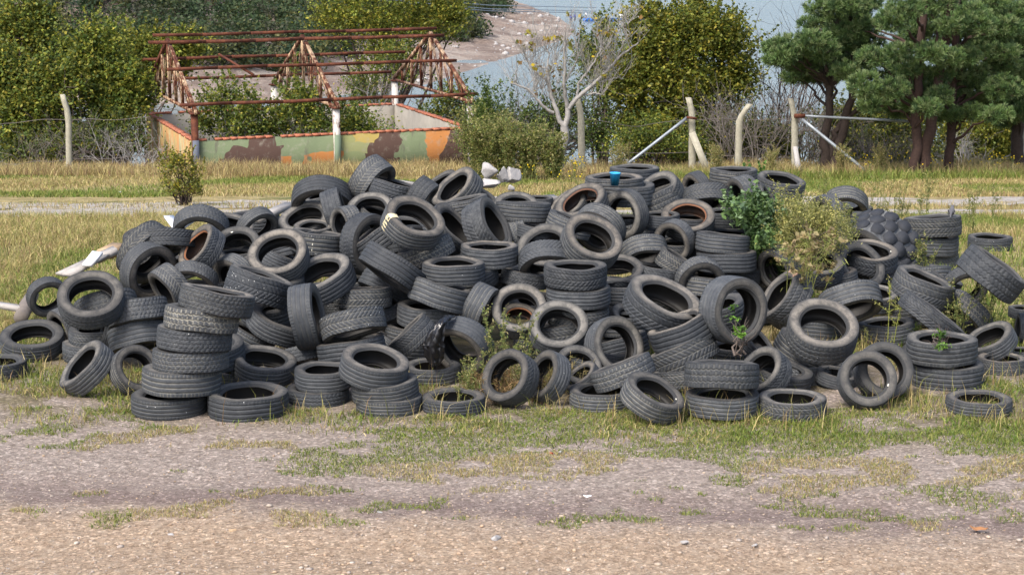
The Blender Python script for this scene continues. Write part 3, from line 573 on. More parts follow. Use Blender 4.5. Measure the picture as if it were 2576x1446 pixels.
('e12',[2.703,21.119,1.074,-0.897,-0.418,-0.144,0.534,0.4],{'t': 'zig'},'zigzag treaded tilted tyre opening to the left right of the rusty rimmed open tyre','old tyres dumped in the heap'),
('e13',[2.669,21.84,1.223,0.0,0.0,1.0,0.575,0.33],{'s': 0.5},'tyre lying flat above right of the rusty rimmed open tyre','old tyres dumped in the heap'),
('e14',[3.297,22.256,1.039,0.145,-0.16,0.976,0.611,0.36],{'t': 'rib', 's': 0.5},'straight grooved tilted tyre opening to the top right of the rusty rimmed open tyre','old tyres dumped in the heap'),
('e14b',[3.055,21.802,0.936,0.823,-0.238,0.515,0.432,0.31],{},'tilted tyre opening to the upper right right of the rusty rimmed open tyre','old tyres dumped in the heap'),
('e15',[1.24,19.722,1.124,-0.661,-0.751,-0.001,0.543,0.31],{'s': 1.0, 'dt': 0.2},'open tyre turned to the left just below the blue cup','old tyres dumped in the heap'),
('e15i',[1.299,20.379,0.901,0.0,0.0,1.0,0.472,0.31],{},'tyre lying flat just below the blue cup','old tyres dumped in the heap'),
('e16',[0.942,19.487,1.0,-0.488,-0.746,-0.452,0.586,0.31],{'t': 'rib'},'straight grooved open tyre turned to the lower left just below the blue cup','old tyres dumped in the heap'),
('e17',[0.803,18.332,1.061,0.284,-0.566,0.773,0.628,0.33],{'s': 0.75, 'dt': 0.3},'open tyre turned to the upper right below the blue cup','old tyres dumped in the heap'),
('e18',[0.614,19.32,1.066,0.342,0.05,0.938,0.511,0.35],{'t': 'rib'},'straight grooved tyre on edge, tread to the viewer, below left of the blue cup','old tyres dumped in the heap'),
('e19',[0.357,18.923,0.87,-0.238,-0.619,0.749,0.596,0.31],{'s': 0.6},'open tyre turned to the top above the pale round centre tyre','old tyres dumped in the heap'),
('e20',[0.369,18.419,0.834,0.062,-0.656,-0.752,0.612,0.33],{},'tilted tyre opening to the bottom above the pale round centre tyre','old tyres dumped in the heap'),
('e21',[1.121,18.96,0.611,-0.022,-0.379,0.925,0.547,0.3],{'s': 0.5},'open tyre turned to the top above left of the dusty tilted tyre','old tyres dumped in the heap'),
('e22',[1.431,19.986,0.789,0.119,-0.564,-0.817,0.53,0.36],{'t': 'rib'},'straight grooved tilted tyre opening to the bottom below left of the rusty rimmed open tyre','old tyres dumped in the heap'),
('e23',[1.422,19.379,0.757,0.177,-0.59,-0.788,0.52,0.4],{'t': 'rib', 'dt': 0.4},'straight grooved tilted tyre opening to the bottom below right of the blue cup','old tyres dumped in the heap'),
('e24',[1.764,19.534,0.858,-0.561,-0.814,-0.153,0.464,0.33],{'s': 0.6},'open tyre turned to the lower left just below left of the rusty rimmed open tyre','old tyres dumped in the heap'),
('e24i',[1.774,19.722,0.726,0.0,0.0,1.0,0.48,0.31],{},'tyre lying flat just below the rusty rimmed open tyre','old tyres dumped in the heap'),
('e25',[1.947,19.981,1.004,-0.02,-0.484,0.875,0.595,0.3],{'s': 0.6, 'rust': 0.8},'wide open tyre with a rusty rim below the green vine','old tyres dumped in the heap'),
('e25i',[1.972,20.29,0.916,0.0,0.0,1.0,0.537,0.31],{},'tyre lying flat below right of the blue cup','old tyres dumped in the heap'),
('e25j',[1.63,19.873,1.032,0.0,0.0,1.0,0.438,0.31],{},'tyre lying flat just left of the rusty rimmed open tyre','old tyres dumped in the heap'),
('e26',[2.265,19.381,0.861,0.101,0.117,0.988,0.591,0.33],{'t': 'rib'},'straight grooved tyre on edge, tread to the viewer, above the large upright tyre','old tyres dumped in the heap'),
('e26b',[2.476,20.303,0.738,0.0,0.0,1.0,0.527,0.31],{'s': 0.3, 'mark': 3},'tyre lying flat just below right of the rusty rimmed open tyre','old tyres dumped in the heap'),
('e27',[2.312,19.371,0.672,-0.026,0.072,0.997,0.646,0.32],{},'tyre on edge, tread to the viewer, above the large upright tyre','old tyres dumped in the heap'),
('e28',[2.444,20.553,0.934,0.0,0.0,1.0,0.532,0.31],{},'tyre lying flat just right of the rusty rimmed open tyre','old tyres dumped in the heap'),
('e28b',[2.733,20.688,0.917,-0.96,-0.271,0.066,0.376,0.31],{'s': 0.9},'tilted tyre opening to the left right of the rusty rimmed open tyre','old tyres dumped in the heap'),
('e29',[2.438,19.555,0.476,0.0,0.0,1.0,0.542,0.31],{},'tyre lying flat just above the large upright tyre','old tyres dumped in the heap'),
('e30',[1.552,19.089,0.57,0.18,0.08,0.98,0.561,0.31],{'s': 0.6},'tyre on edge, tread to the viewer, just above the dusty tilted tyre','old tyres dumped in the heap'),
('e31',[1.752,19.215,0.664,0.501,0.02,0.865,0.458,0.4],{'t': 'chev'},'arrow treaded tyre on edge, tread to the viewer, just below the rusty rimmed open tyre','old tyres dumped in the heap'),
('g1',[1.976,18.821,0.555,0.164,-0.947,-0.276,0.533,0.31],{'s': 0.5},'open tyre turned to the lower right just above right of the dusty tilted tyre','old tyres dumped in the heap'),
('g1i',[2.138,19.288,0.464,0.0,0.0,1.0,0.428,0.31],{'t': 'rib'},'straight grooved tyre lying flat just above left of the large upright tyre','old tyres dumped in the heap'),
('g1j',[2.108,19.181,0.356,0.0,0.0,1.0,0.448,0.31],{},'tyre lying flat just above left of the large upright tyre','old tyres dumped in the heap'),
('g2',[2.071,16.747,0.705,0.528,-0.845,0.078,0.643,0.4],{'t': 'rib', 's': 0.5},'large upright tyre with a green sprig growing before it','old tyres dumped in the heap'),
('g2i',[2.354,18.807,0.253,0.913,-0.189,0.362,0.44,0.4],{},'tyre on edge, tread to the viewer, just left of the large upright tyre','old tyres dumped in the heap'),
('g2j',[2.278,18.227,0.084,0.0,0.0,1.0,0.509,0.31],{},'tyre lying flat just below the large upright tyre','old tyres dumped in the heap'),
('g3',[2.889,19.358,0.581,-0.743,-0.612,-0.271,0.515,0.36],{'s': 0.5, 't': 'chev'},'arrow treaded open tyre turned to the lower left just above the mud patched tyre','old tyres dumped in the heap'),
('g4',[2.849,18.582,0.414,-0.792,-0.129,0.597,0.62,0.4],{'s': 0.6, 'mud': 1},'leaning tyre with a reddish dried mud patch','old tyres dumped in the heap'),
('g5',[2.712,19.773,0.41,-0.331,-0.4,0.855,0.461,0.31],{'s': 0.6},'open tyre turned to the top just above left of the mud patched tyre','old tyres dumped in the heap'),
('g6',[3.308,19.459,0.583,0.004,-0.336,0.942,0.582,0.3],{'s': 0.6},'tilted tyre opening to the top just left of the huge lugged tyre','old tyres dumped in the heap'),
('g7',[3.526,19.629,0.422,-0.119,0.015,0.993,0.523,0.31],{},'tilted tyre opening to the top just above the big pale sidewall tyre','old tyres dumped in the heap'),
('g8',[3.805,19.725,0.519,0.364,-0.698,0.617,0.59,0.31],{'s': 0.45},'open tyre turned to the upper right just above the huge lugged tyre','old tyres dumped in the heap'),
('g9',[4.011,20.062,0.571,0.033,-0.241,0.97,0.6,0.33],{'s': 0.8, 'mark': 2},'tilted tyre opening to the top just above right of the huge lugged tyre','old tyres dumped in the heap'),
('g10',[4.084,20.171,0.404,0.0,0.0,1.0,0.604,0.31],{'s': 0.6},'tyre lying flat just right of the huge lugged tyre','old tyres dumped in the heap'),
('g12',[5.704,24.453,0.17,-0.069,0.084,0.994,0.769,0.33],{},'tyre on which the small bird perches','old tyres dumped in the heap'),
('g13',[5.707,24.474,-0.085,0.0,0.0,1.0,0.717,0.33],{},'tyre lying flat just below the small bird','old tyres dumped in the heap'),
('g14',[5.769,24.552,-0.313,-0.037,-0.008,0.999,0.666,0.31],{},'tilted tyre opening to the top just below the small bird','old tyres dumped in the heap'),
('g15',[7.079,26.639,-0.459,0.0,0.0,1.0,0.648,0.3],{'sp': 1},'flat tyre sunk in grass alone at the right rear','old tyres dumped in the heap'),
('g16',[4.832,26.141,0.182,-0.131,-0.706,-0.696,0.64,0.36],{'t': 'rib'},'straight grooved open tyre turned to the bottom above the huge lugged tyre','old tyres dumped in the heap'),
('g16b',[5.214,27.648,-0.172,0.0,0.0,1.0,0.609,0.31],{},'tyre lying flat above the huge lugged tyre','old tyres dumped in the heap'),
('g17',[4.41,25.256,0.161,-0.85,-0.498,-0.172,0.64,0.31],{},'open tyre turned to the left above left of the huge lugged tyre','old tyres dumped in the heap'),
('g17b',[5.123,27.625,-0.283,-0.931,0.028,0.363,0.639,0.42],{},'tilted tyre opening to the left just above the huge lugged tyre','old tyres dumped in the heap'),
('g18',[3.653,20.431,0.639,0.0,0.0,1.0,0.452,0.31],{},'tyre lying flat just above left of the huge lugged tyre','old tyres dumped in the heap'),
('big',[4.198,20.744,0.441,-0.64,-0.71,-0.292,0.976,0.56],{'t': 'lug', 'dt': 0.9, 's': 0.3},'huge lugged tractor tyre leaning at the right rear of the heap','old tyres dumped in the heap'),
('j1',[4.239,18.483,0.554,0.33,-0.068,0.942,0.647,0.38],{'s': 0.6, 't': 'chev'},'arrow treaded tilted tyre opening to the top right of the huge lugged tyre','old tyres dumped in the heap'),
('j2',[4.536,19.935,0.314,0.346,-0.431,0.833,0.465,0.31],{},'tilted tyre opening to the upper right right of the huge lugged tyre','old tyres dumped in the heap'),
('j3',[4.763,19.804,0.374,0.469,-0.145,0.871,0.44,0.31],{},'tilted tyre opening to the upper right below the small bird','old tyres dumped in the heap'),
('j4',[4.933,19.516,0.35,0.111,-0.904,-0.412,0.488,0.31],{'s': 0.4},'open tyre turned to the lower right above right of the creeper filled tyre','old tyres dumped in the heap'),
('j5',[4.855,18.15,0.772,0.572,-0.074,0.817,0.704,0.38],{'t': 'zig'},'zigzag treaded tyre on edge, tread to the viewer, below right of the small bird','old tyres dumped in the heap'),
('j6',[4.067,17.316,0.503,0.587,-0.008,0.81,0.695,0.24],{'t': 'chev'},'arrow treaded tyre on edge, tread to the viewer, just above the creeper filled tyre','old tyres dumped in the heap'),
('j7',[4.748,18.613,0.258,-0.681,-0.293,-0.672,0.549,0.36],{'t': 'zig'},'zigzag treaded tilted tyre opening to the lower left below the small bird','old tyres dumped in the heap'),
('j8',[4.685,18.943,0.055,0.0,0.0,1.0,0.507,0.31],{},'tyre lying flat just above right of the creeper filled tyre','old tyres dumped in the heap'),
('j9',[4.031,16.686,0.348,0.0,0.0,1.0,0.67,0.32],{'t': 'rib', 's': 0.7},'flat tyre with a green creeper in its hole','old tyres dumped in the heap'),
('j10',[4.096,16.689,0.107,0.0,0.0,1.0,0.679,0.32],{'t': 'rib', 's': 0.6},'flat tyre under the creeper filled tyre on the right','old tyres dumped in the heap'),
('j11',[4.754,17.657,0.174,-0.501,-0.165,0.85,0.513,0.33],{'s': 0.6},'tilted tyre opening to the upper left just right of the creeper filled tyre','old tyres dumped in the heap'),
('j12',[4.769,17.287,0.046,0.0,0.0,1.0,0.474,0.3],{'s': 0.7},'tyre lying flat right of the creeper filled tyre','old tyres dumped in the heap'),
('j13',[4.16,15.749,0.056,0.0,0.0,1.0,0.581,0.26],{'s': 0.5, 't': 'rib'},'lone flat tyre on the ground at the far right','old tyres dumped in the heap'),
('j14',[3.183,15.887,0.248,0.028,-0.847,0.532,0.531,0.3],{'s': 0.45, 'mark': 2},'small tyre standing face on in front of another at right','old tyres dumped in the heap'),
('j15',[3.387,16.175,0.256,0.16,-0.857,0.49,0.54,0.3],{'s': 0.3},'tyre standing right behind the face on tyre at right','old tyres dumped in the heap'),
('j16',[2.911,16.724,0.501,0.038,-0.52,0.853,0.677,0.36],{'s': 1.0, 't': 'zig'},'big tyre with a broad pale sidewall facing up','old tyres dumped in the heap'),
('j16b',[2.823,17.166,0.202,0.455,-0.066,0.888,0.615,0.31],{'t': 'rib'},'straight grooved tilted tyre opening to the upper right below right of the mud patched tyre','old tyres dumped in the heap'),
('j17',[2.769,16.914,0.068,0.0,0.0,1.0,0.569,0.31],{'t': 'chev'},'arrow treaded tyre lying flat below left of the big pale sidewall tyre','old tyres dumped in the heap'),
('j18',[2.532,16.663,0.055,0.0,0.0,1.0,0.486,0.31],{'s': 0.3},'tyre lying flat right of the yellow lined tyre','old tyres dumped in the heap'),
('h1',[2.311,16.2,0.232,-0.647,-0.426,0.632,0.495,0.38],{'s': 0.7},'open tyre turned to the upper left just right of the yellow lined tyre','old tyres dumped in the heap'),
('h2',[1.857,15.71,0.349,0.022,0.188,0.982,0.67,0.33],{'t': 'zig', 'dt': 0.2},'edge on tyre with yellowish lines in its tread','old tyres dumped in the heap'),
('h3',[1.869,15.708,0.095,-0.014,0.025,1.0,0.65,0.28],{'t': 'rib'},'flat tyre beneath the yellow lined tyre','old tyres dumped in the heap'),
('h4',[2.489,15.701,0.066,0.0,0.0,1.0,0.614,0.28],{'t': 'chev', 's': 0.8},'flat tyre alone in front, right of the yellow lined tyre','old tyres dumped in the heap'),
('h5',[2.215,17.692,0.053,0.0,0.0,1.0,0.554,0.31],{'t': 'rib'},'straight grooved tyre lying flat just above right of the yellow lined tyre','old tyres dumped in the heap'),
('h5b',[2.411,17.616,0.158,0.61,-0.324,0.723,0.414,0.31],{},'tilted tyre opening to the upper right just below the large upright tyre','old tyres dumped in the heap'),
('h6',[3.049,16.646,0.074,0.152,-0.087,0.984,0.392,0.31],{},'tilted tyre opening to the top just left of the face on right tyre','old tyres dumped in the heap'),
('h6b',[3.238,17.33,0.037,0.0,0.0,1.0,0.408,0.31],{'t': 'rib'},'straight grooved tyre lying flat just above left of the face on right tyre','old tyres dumped in the heap'),
('h7',[3.898,18.58,0.08,-0.066,0.015,0.998,0.591,0.33],{},'tilted tyre opening to the top just above the face on right tyre','old tyres dumped in the heap'),
('h8',[3.452,18.223,0.457,0.152,-0.577,-0.802,0.639,0.36],{'t': 'rib'},'straight grooved tilted tyre opening to the bottom just below the huge lugged tyre','old tyres dumped in the heap'),
('h9',[3.885,19.222,0.282,0.034,-0.16,0.986,0.524,0.31],{'s': 0.9, 't': 'rib'},'straight grooved tilted tyre opening to the top just below the huge lugged tyre','old tyres dumped in the heap'),
('j20',[5.107,17.843,0.011,0.0,0.0,1.0,0.3,0.31],{},'tyre lying flat well right of the face on right tyre','old tyres dumped in the heap'),
('j21',[5.438,18.944,0.196,0.0,0.0,1.0,0.338,0.31],{},'tyre lying flat above right of the creeper filled tyre','old tyres dumped in the heap'),
('j22',[5.288,18.456,0.125,-0.996,0.082,0.043,0.34,0.31],{},'tilted tyre opening to the left right of the creeper filled tyre','old tyres dumped in the heap'),
('c_l1',[-2.866,18.605,0.64,-0.544,-0.77,-0.332,0.506,0.31],{'s': 0.6},'open tyre turned to the lower left just above right of the tall leaning stack','old tyres dumped in the heap'),
('c_l2',[-2.901,19.001,0.871,0.051,-0.679,0.732,0.504,0.31],{'s': 0.4, 'mark': 3},'open tyre turned to the top just left of the pale upper left tyre','old tyres dumped in the heap'),
('c_l3',[-2.919,19.132,0.75,0.0,0.0,1.0,0.402,0.31],{},'tyre lying flat just left of the pale upper left tyre','old tyres dumped in the heap'),
('c_m1',[-1.657,18.692,0.533,0.0,0.0,1.0,0.477,0.31],{'t': 'chev'},'arrow treaded tyre lying flat just above the white flecked tyre','old tyres dumped in the heap'),
('e_m1',[-0.203,18.872,0.581,0.0,0.0,1.0,0.523,0.31],{'t': 'block'},'block treaded tyre lying flat above right of the black sack','old tyres dumped in the heap'),
('e_m2',[0.13,18.519,0.647,0.139,0.097,0.986,0.493,0.31],{'t': 'chev', 's': 0.6},'arrow treaded tyre on edge, tread to the viewer, above right of the black sack','old tyres dumped in the heap'),
('infill',[1.896,20.647,0.527,0.004,0.226,0.974,0.603,0.32],{'t': 'rib', 's': 0.25},'tyre deep inside the heap, glimpsed only through gaps between other tyres','tyres buried inside the heap'),
('infill',[-3.915,20.712,0.314,-0.141,-0.043,0.989,0.61,0.32],{'t': 'rib', 's': 0.25},'tyre deep inside the heap, glimpsed only through gaps between other tyres','tyres buried inside the heap'),
('infill',[-0.171,21.028,0.088,0.111,0.029,0.993,0.65,0.32],{'t': 'rib', 's': 0.25},'tyre deep inside the heap, glimpsed only through gaps between other tyres','tyres buried inside the heap'),
('infill',[-1.611,19.827,-0.036,0.103,0.073,0.992,0.612,0.32],{'t': 'rib', 's': 0.25},'tyre deep inside the heap, glimpsed only through gaps between other tyres','tyres buried inside the heap'),
('infill',[2.82,20.989,0.51,0.108,-0.29,0.951,0.625,0.32],{'t': 'rib', 's': 0.25},'tyre deep inside the heap, glimpsed only through gaps between other tyres','tyres buried inside the heap'),
('infill',[-2.381,17.705,0.517,-0.054,-0.249,0.967,0.649,0.32],{'t': 'rib', 's': 0.25},'tyre deep inside the heap, glimpsed only through gaps between other tyres','tyres buried inside the heap'),
('infill',[2.09,19.591,0.196,-0.178,-0.247,0.952,0.624,0.32],{'t': 'rib', 's': 0.25},'tyre deep inside the heap, glimpsed only through gaps between other tyres','tyres buried inside the heap'),
('infill',[0.939,22.021,0.036,-0.319,0.164,0.933,0.625,0.32],{'t': 'rib', 's': 0.25},'tyre deep inside the heap, glimpsed only through gaps between other tyres','tyres buried inside the heap'),
('infill',[2.09,18.872,0.474,0.123,0.159,0.98,0.601,0.32],{'t': 'rib', 's': 0.25},'tyre deep inside the heap, glimpsed only through gaps between other tyres','tyres buried inside the heap'),
('infill',[-0.704,21.068,-0.124,-0.021,0.119,0.993,0.62,0.32],{'t': 'rib', 's': 0.25},'tyre deep inside the heap, glimpsed only through gaps between other tyres','tyres buried inside the heap'),
('infill',[2.225,19.738,0.393,-0.095,-0.142,0.985,0.625,0.32],{'t': 'rib', 's': 0.25},'tyre deep inside the heap, glimpsed only through gaps between other tyres','tyres buried inside the heap'),
('infill',[3.862,20.304,0.339,-0.04,-0.234,0.971,0.631,0.32],{'t': 'rib', 's': 0.25},'tyre deep inside the heap, glimpsed only through gaps between other tyres','tyres buried inside the heap'),
('infill',[-3.115,21.854,0.675,-0.027,0.006,1.0,0.612,0.32],{'t': 'rib', 's': 0.25},'tyre deep inside the heap, glimpsed only through gaps between other tyres','tyres buried inside the heap'),
('infill',[1.999,17.385,0.523,-0.305,-0.022,0.952,0.619,0.32],{'t': 'rib', 's': 0.25},'tyre deep inside the heap, glimpsed only through gaps between other tyres','tyres buried inside the heap'),
('infill',[4.097,17.222,0.106,-0.023,-0.182,0.983,0.63,0.32],{'t': 'rib', 's': 0.25},'tyre deep inside the heap, glimpsed only through gaps between other tyres','tyres buried inside the heap'),
('infill',[-0.881,20.378,0.332,-0.117,-0.009,0.993,0.626,0.32],{'t': 'rib', 's': 0.25},'tyre deep inside the heap, glimpsed only through gaps between other tyres','tyres buried inside the heap'),
('infill',[-1.038,19.05,0.878,-0.006,0.324,0.946,0.654,0.32],{'t': 'rib', 's': 0.25},'tyre deep inside the heap, glimpsed only through gaps between other tyres','tyres buried inside the heap'),
('infill',[0.36,21.406,0.698,-0.138,-0.108,0.985,0.597,0.32],{'t': 'rib', 's': 0.25},'tyre deep inside the heap, glimpsed only through gaps between other tyres','tyres buried inside the heap'),
('infill',[-2.202,21.693,0.683,0.08,-0.082,0.993,0.619,0.32],{'t': 'rib', 's': 0.25},'tyre deep inside the heap, glimpsed only through gaps between other tyres','tyres buried inside the heap'),
('infill',[-4.101,20.615,0.109,-0.318,-0.081,0.945,0.65,0.32],{'t': 'rib', 's': 0.25},'tyre deep inside the heap, glimpsed only through gaps between other tyres','tyres buried inside the heap'),
('infill',[-0.447,18.413,0.714,-0.094,-0.245,0.965,0.617,0.32],{'t': 'rib', 's': 0.25},'tyre deep inside the heap, glimpsed only through gaps between other tyres','tyres buried inside the heap'),
('infill',[-4.171,19.128,0.03,0.131,0.04,0.991,0.634,0.32],{'t': 'rib', 's': 0.25},'tyre deep inside the heap, glimpsed only through gaps between other tyres','tyres buried inside the heap'),
('infill',[-0.429,20.144,0.564,-0.07,-0.049,0.996,0.582,0.32],{'t': 'rib', 's': 0.25},'tyre deep inside the heap, glimpsed only through gaps between other tyres','tyres buried inside the heap'),
('infill',[-1.432,18.378,0.504,-0.415,0.108,0.904,0.59,0.32],{'t': 'rib', 's': 0.25},'tyre deep inside the heap, glimpsed only through gaps between other tyres','tyres buried inside the heap'),
('infill',[-1.419,18.5,0.292,-0.17,0.223,0.96,0.644,0.32],{'t': 'rib', 's': 0.25},'tyre deep inside the heap, glimpsed only through gaps between other tyres','tyres buried inside the heap'),
('infill',[1.705,20.931,0.303,0.024,0.083,0.996,0.604,0.32],{'t': 'rib', 's': 0.25},'tyre deep inside the heap, glimpsed only through gaps between other tyres','tyres buried inside the heap'),
('infill',[-0.992,22.344,0.65,0.069,-0.108,0.992,0.652,0.32],{'t': 'rib', 's': 0.25},'tyre deep inside the heap, glimpsed only through gaps between other tyres','tyres buried inside the heap'),
('infill',[1.197,18.515,0.292,0.116,0.17,0.979,0.627,0.32],{'t': 'rib', 's': 0.25},'tyre deep inside the heap, glimpsed only through gaps between other tyres','tyres buried inside the heap'),
('infill',[3.149,18.662,0.074,0.104,0.145,0.984,0.619,0.32],{'t': 'rib', 's': 0.25},'tyre deep inside the heap, glimpsed only through gaps between other tyres','tyres buried inside the heap'),
('infill',[2.767,20.684,0.105,0.012,0.03,0.999,0.611,0.32],{'t': 'rib', 's': 0.25},'tyre deep inside the heap, glimpsed only through gaps between other tyres','tyres buried inside the heap'),
('infill',[1.189,20.021,0.576,-0.163,-0.087,0.983,0.626,0.32],{'t': 'rib', 's': 0.25},'tyre deep inside the heap, glimpsed only through gaps between other tyres','tyres buried inside the heap'),
('infill',[0.515,20.732,0.523,-0.077,0.172,0.982,0.627,0.32],{'t': 'rib', 's': 0.25},'tyre deep inside the heap, glimpsed only through gaps between other tyres','tyres buried inside the heap'),
('infill',[-0.925,17.585,0.099,-0.023,0.127,0.992,0.58,0.32],{'t': 'rib', 's': 0.25},'tyre deep inside the heap, glimpsed only through gaps between other tyres','tyres buried inside the heap'),
('infill',[-3.078,19.443,0.63,0.002,-0.324,0.946,0.601,0.32],{'t': 'rib', 's': 0.25},'tyre deep inside the heap, glimpsed only through gaps between other tyres','tyres buried inside the heap'),
('infill',[-0.422,21.722,0.682,0.079,0.049,0.996,0.62,0.32],{'t': 'rib', 's': 0.25},'tyre deep inside the heap, glimpsed only through gaps between other tyres','tyres buried inside the heap'),
('infill',[-2.359,19.079,0.875,-0.245,0.186,0.952,0.632,0.32],{'t': 'rib', 's': 0.25},'tyre deep inside the heap, glimpsed only through gaps between other tyres','tyres buried inside the heap'),
('infill',[3.362,21.742,0.051,-0.142,-0.011,0.99,0.647,0.32],{'t': 'rib', 's': 0.25},'tyre deep inside the heap, glimpsed only through gaps between other tyres','tyres buried inside the heap'),
('infill',[0.251,20.588,-0.1,0.081,-0.153,0.985,0.59,0.32],{'t': 'rib', 's': 0.25},'tyre deep inside the heap, glimpsed only through gaps between other tyres','tyres buried inside the heap'),
('infill',[-1.073,22.448,0.224,-0.105,-0.308,0.945,0.638,0.32],{'t': 'rib', 's': 0.25},'tyre deep inside the heap, glimpsed only through gaps between other tyres','tyres buried inside the heap'),
('infill',[2.083,22.172,0.029,0.129,-0.044,0.991,0.621,0.32],{'t': 'rib', 's': 0.25},'tyre deep inside the heap, glimpsed only through gaps between other tyres','tyres buried inside the heap'),
('infill',[-1.088,18.262,0.086,-0.074,-0.212,0.974,0.587,0.32],{'t': 'rib', 's': 0.25},'tyre deep inside the heap, glimpsed only through gaps between other tyres','tyres buried inside the heap'),
('infill',[-3.889,19.424,0.842,0.011,-0.21,0.978,0.628,0.32],{'t': 'rib', 's': 0.25},'tyre deep inside the heap, glimpsed only through gaps between other tyres','tyres buried inside the heap'),
('infill',[-1.655,17.307,0.104,-0.265,-0.049,0.963,0.629,0.32],{'t': 'rib', 's': 0.25},'tyre deep inside the heap, glimpsed only through gaps between other tyres','tyres buried inside the heap'),
('infill',[1.857,20.28,0.131,-0.241,0.08,0.967,0.655,0.32],{'t': 'rib', 's': 0.25},'tyre deep inside the heap, glimpsed only through gaps between other tyres','tyres buried inside the heap'),
('infill',[-3.095,20.344,0.545,-0.171,0.197,0.965,0.611,0.32],{'t': 'rib', 's': 0.25},'tyre deep inside the heap, glimpsed only through gaps between other tyres','tyres buried inside the heap'),
('infill',[-0.811,21.081,0.295,0.129,-0.206,0.97,0.611,0.32],{'t': 'rib', 's': 0.25},'tyre deep inside the heap, glimpsed only through gaps between other tyres','tyres buried inside the heap'),
('infill',[-1.191,21.748,0.26,0.069,0.137,0.988,0.641,0.32],{'t': 'rib', 's': 0.25},'tyre deep inside the heap, glimpsed only through gaps between other tyres','tyres buried inside the heap'),
('infill',[2.761,21.25,-0.134,0.019,0.231,0.973,0.582,0.32],{'t': 'rib', 's': 0.25},'tyre deep inside the heap, glimpsed only through gaps between other tyres','tyres buried inside the heap'),
('infill',[1.922,22.03,0.456,-0.035,0.287,0.957,0.627,0.32],{'t': 'rib', 's': 0.25},'tyre deep inside the heap, glimpsed only through gaps between other tyres','tyres buried inside the heap'),
('infill',[-3.435,21.732,0.261,-0.22,-0.083,0.972,0.658,0.32],{'t': 'rib', 's': 0.25},'tyre deep inside the heap, glimpsed only through gaps between other tyres','tyres buried inside the heap'),
('infill',[-0.79,18.728,0.488,-0.115,-0.081,0.99,0.6,0.32],{'t': 'rib', 's': 0.25},'tyre deep inside the heap, glimpsed only through gaps between other tyres','tyres buried inside the heap'),
('infill',[4.035,20.808,-0.111,0.02,0.034,0.999,0.589,0.32],{'t': 'rib', 's': 0.25},'tyre deep inside the heap, glimpsed only through gaps between other tyres','tyres buried inside the heap'),
('infill',[-3.226,18.603,0.5,0.026,0.131,0.991,0.581,0.32],{'t': 'rib', 's': 0.25},'tyre deep inside the heap, glimpsed only through gaps between other tyres','tyres buried inside the heap'),
('infill',[-2.711,20.931,0.093,-0.112,-0.151,0.982,0.65,0.32],{'t': 'rib', 's': 0.25},'tyre deep inside the heap, glimpsed only through gaps between other tyres','tyres buried inside the heap'),
('infill',[1.103,21.701,-0.157,0.094,0.173,0.98,0.648,0.32],{'t': 'rib', 's': 0.25},'tyre deep inside the heap, glimpsed only through gaps between other tyres','tyres buried inside the heap'),
('infill',[-2.743,22.083,0.243,0.146,0.007,0.989,0.649,0.32],{'t': 'rib', 's': 0.25},'tyre deep inside the heap, glimpsed only through gaps between other tyres','tyres buried inside the heap'),
('infill',[2.13,20.756,0.732,0.119,0.113,0.986,0.641,0.32],{'t': 'rib', 's': 0.25},'tyre deep inside the heap, glimpsed only through gaps between other tyres','tyres buried inside the heap'),
('infill',[3.005,19.869,0.38,0.148,-0.113,0.983,0.594,0.32],{'t': 'rib', 's': 0.25},'tyre deep inside the heap, glimpsed only through gaps between other tyres','tyres buried inside the heap'),
('infill',[1.508,19.652,0.191,0.064,-0.089,0.994,0.622,0.32],{'t': 'rib', 's': 0.25},'tyre deep inside the heap, glimpsed only through gaps between other tyres','tyres buried inside the heap'),
('infill',[4.471,19.194,0.234,0.155,0.047,0.987,0.596,0.32],{'t': 'rib', 's': 0.25},'tyre deep inside the heap, glimpsed only through gaps between other tyres','tyres buried inside the heap'),
('infill',[2.767,20.072,-0.059,0.061,0.132,0.989,0.613,0.32],{'t': 'rib', 's': 0.25},'tyre deep inside the heap, glimpsed only through gaps between other tyres','tyres buried inside the heap'),
('infill',[-2.159,21.204,-0.132,0.12,-0.128,0.984,0.61,0.32],{'t': 'rib', 's': 0.25},'tyre deep inside the heap, glimpsed only through gaps between other tyres','tyres buried inside the heap'),
('infill',[-2.37,17.867,0.724,0.083,-0.126,0.989,0.6,0.32],{'t': 'rib', 's': 0.25},'tyre deep inside the heap, glimpsed only through gaps between other tyres','tyres buried inside the heap'),
('infill',[-1.257,21.025,0.718,0.064,-0.09,0.994,0.584,0.32],{'t': 'rib', 's': 0.25},'tyre deep inside the heap, glimpsed only through gaps between other tyres','tyres buried inside the heap'),
('infill',[-1.218,20.835,0.098,0.099,-0.16,0.982,0.583,0.32],{'t': 'rib', 's': 0.25},'tyre deep inside the heap, glimpsed only through gaps between other tyres','tyres buried inside the heap'),
('infill',[1.094,17.898,0.303,-0.012,0.062,0.998,0.587,0.32],{'t': 'rib', 's': 0.25},'tyre deep inside the heap, glimpsed only through gaps between other tyres','tyres buried inside the heap'),
('infill',[3.62,20.18,-0.069,0.132,0.042,0.99,0.594,0.32],{'t': 'rib', 's': 0.25},'tyre deep inside the heap, glimpsed only through gaps between other tyres','tyres buried inside the heap'),
('infill',[0.819,17.311,0.104,0.17,0.057,0.984,0.63,0.32],{'t': 'rib', 's': 0.25},'tyre deep inside the heap, glimpsed only through gaps between other tyres','tyres buried inside the heap'),
('infill',[4.571,20.008,0.367,-0.062,0.197,0.978,0.66,0.32],{'t': 'rib', 's': 0.25},'tyre deep inside the heap, glimpsed only through gaps between other tyres','tyres buried inside the heap'),
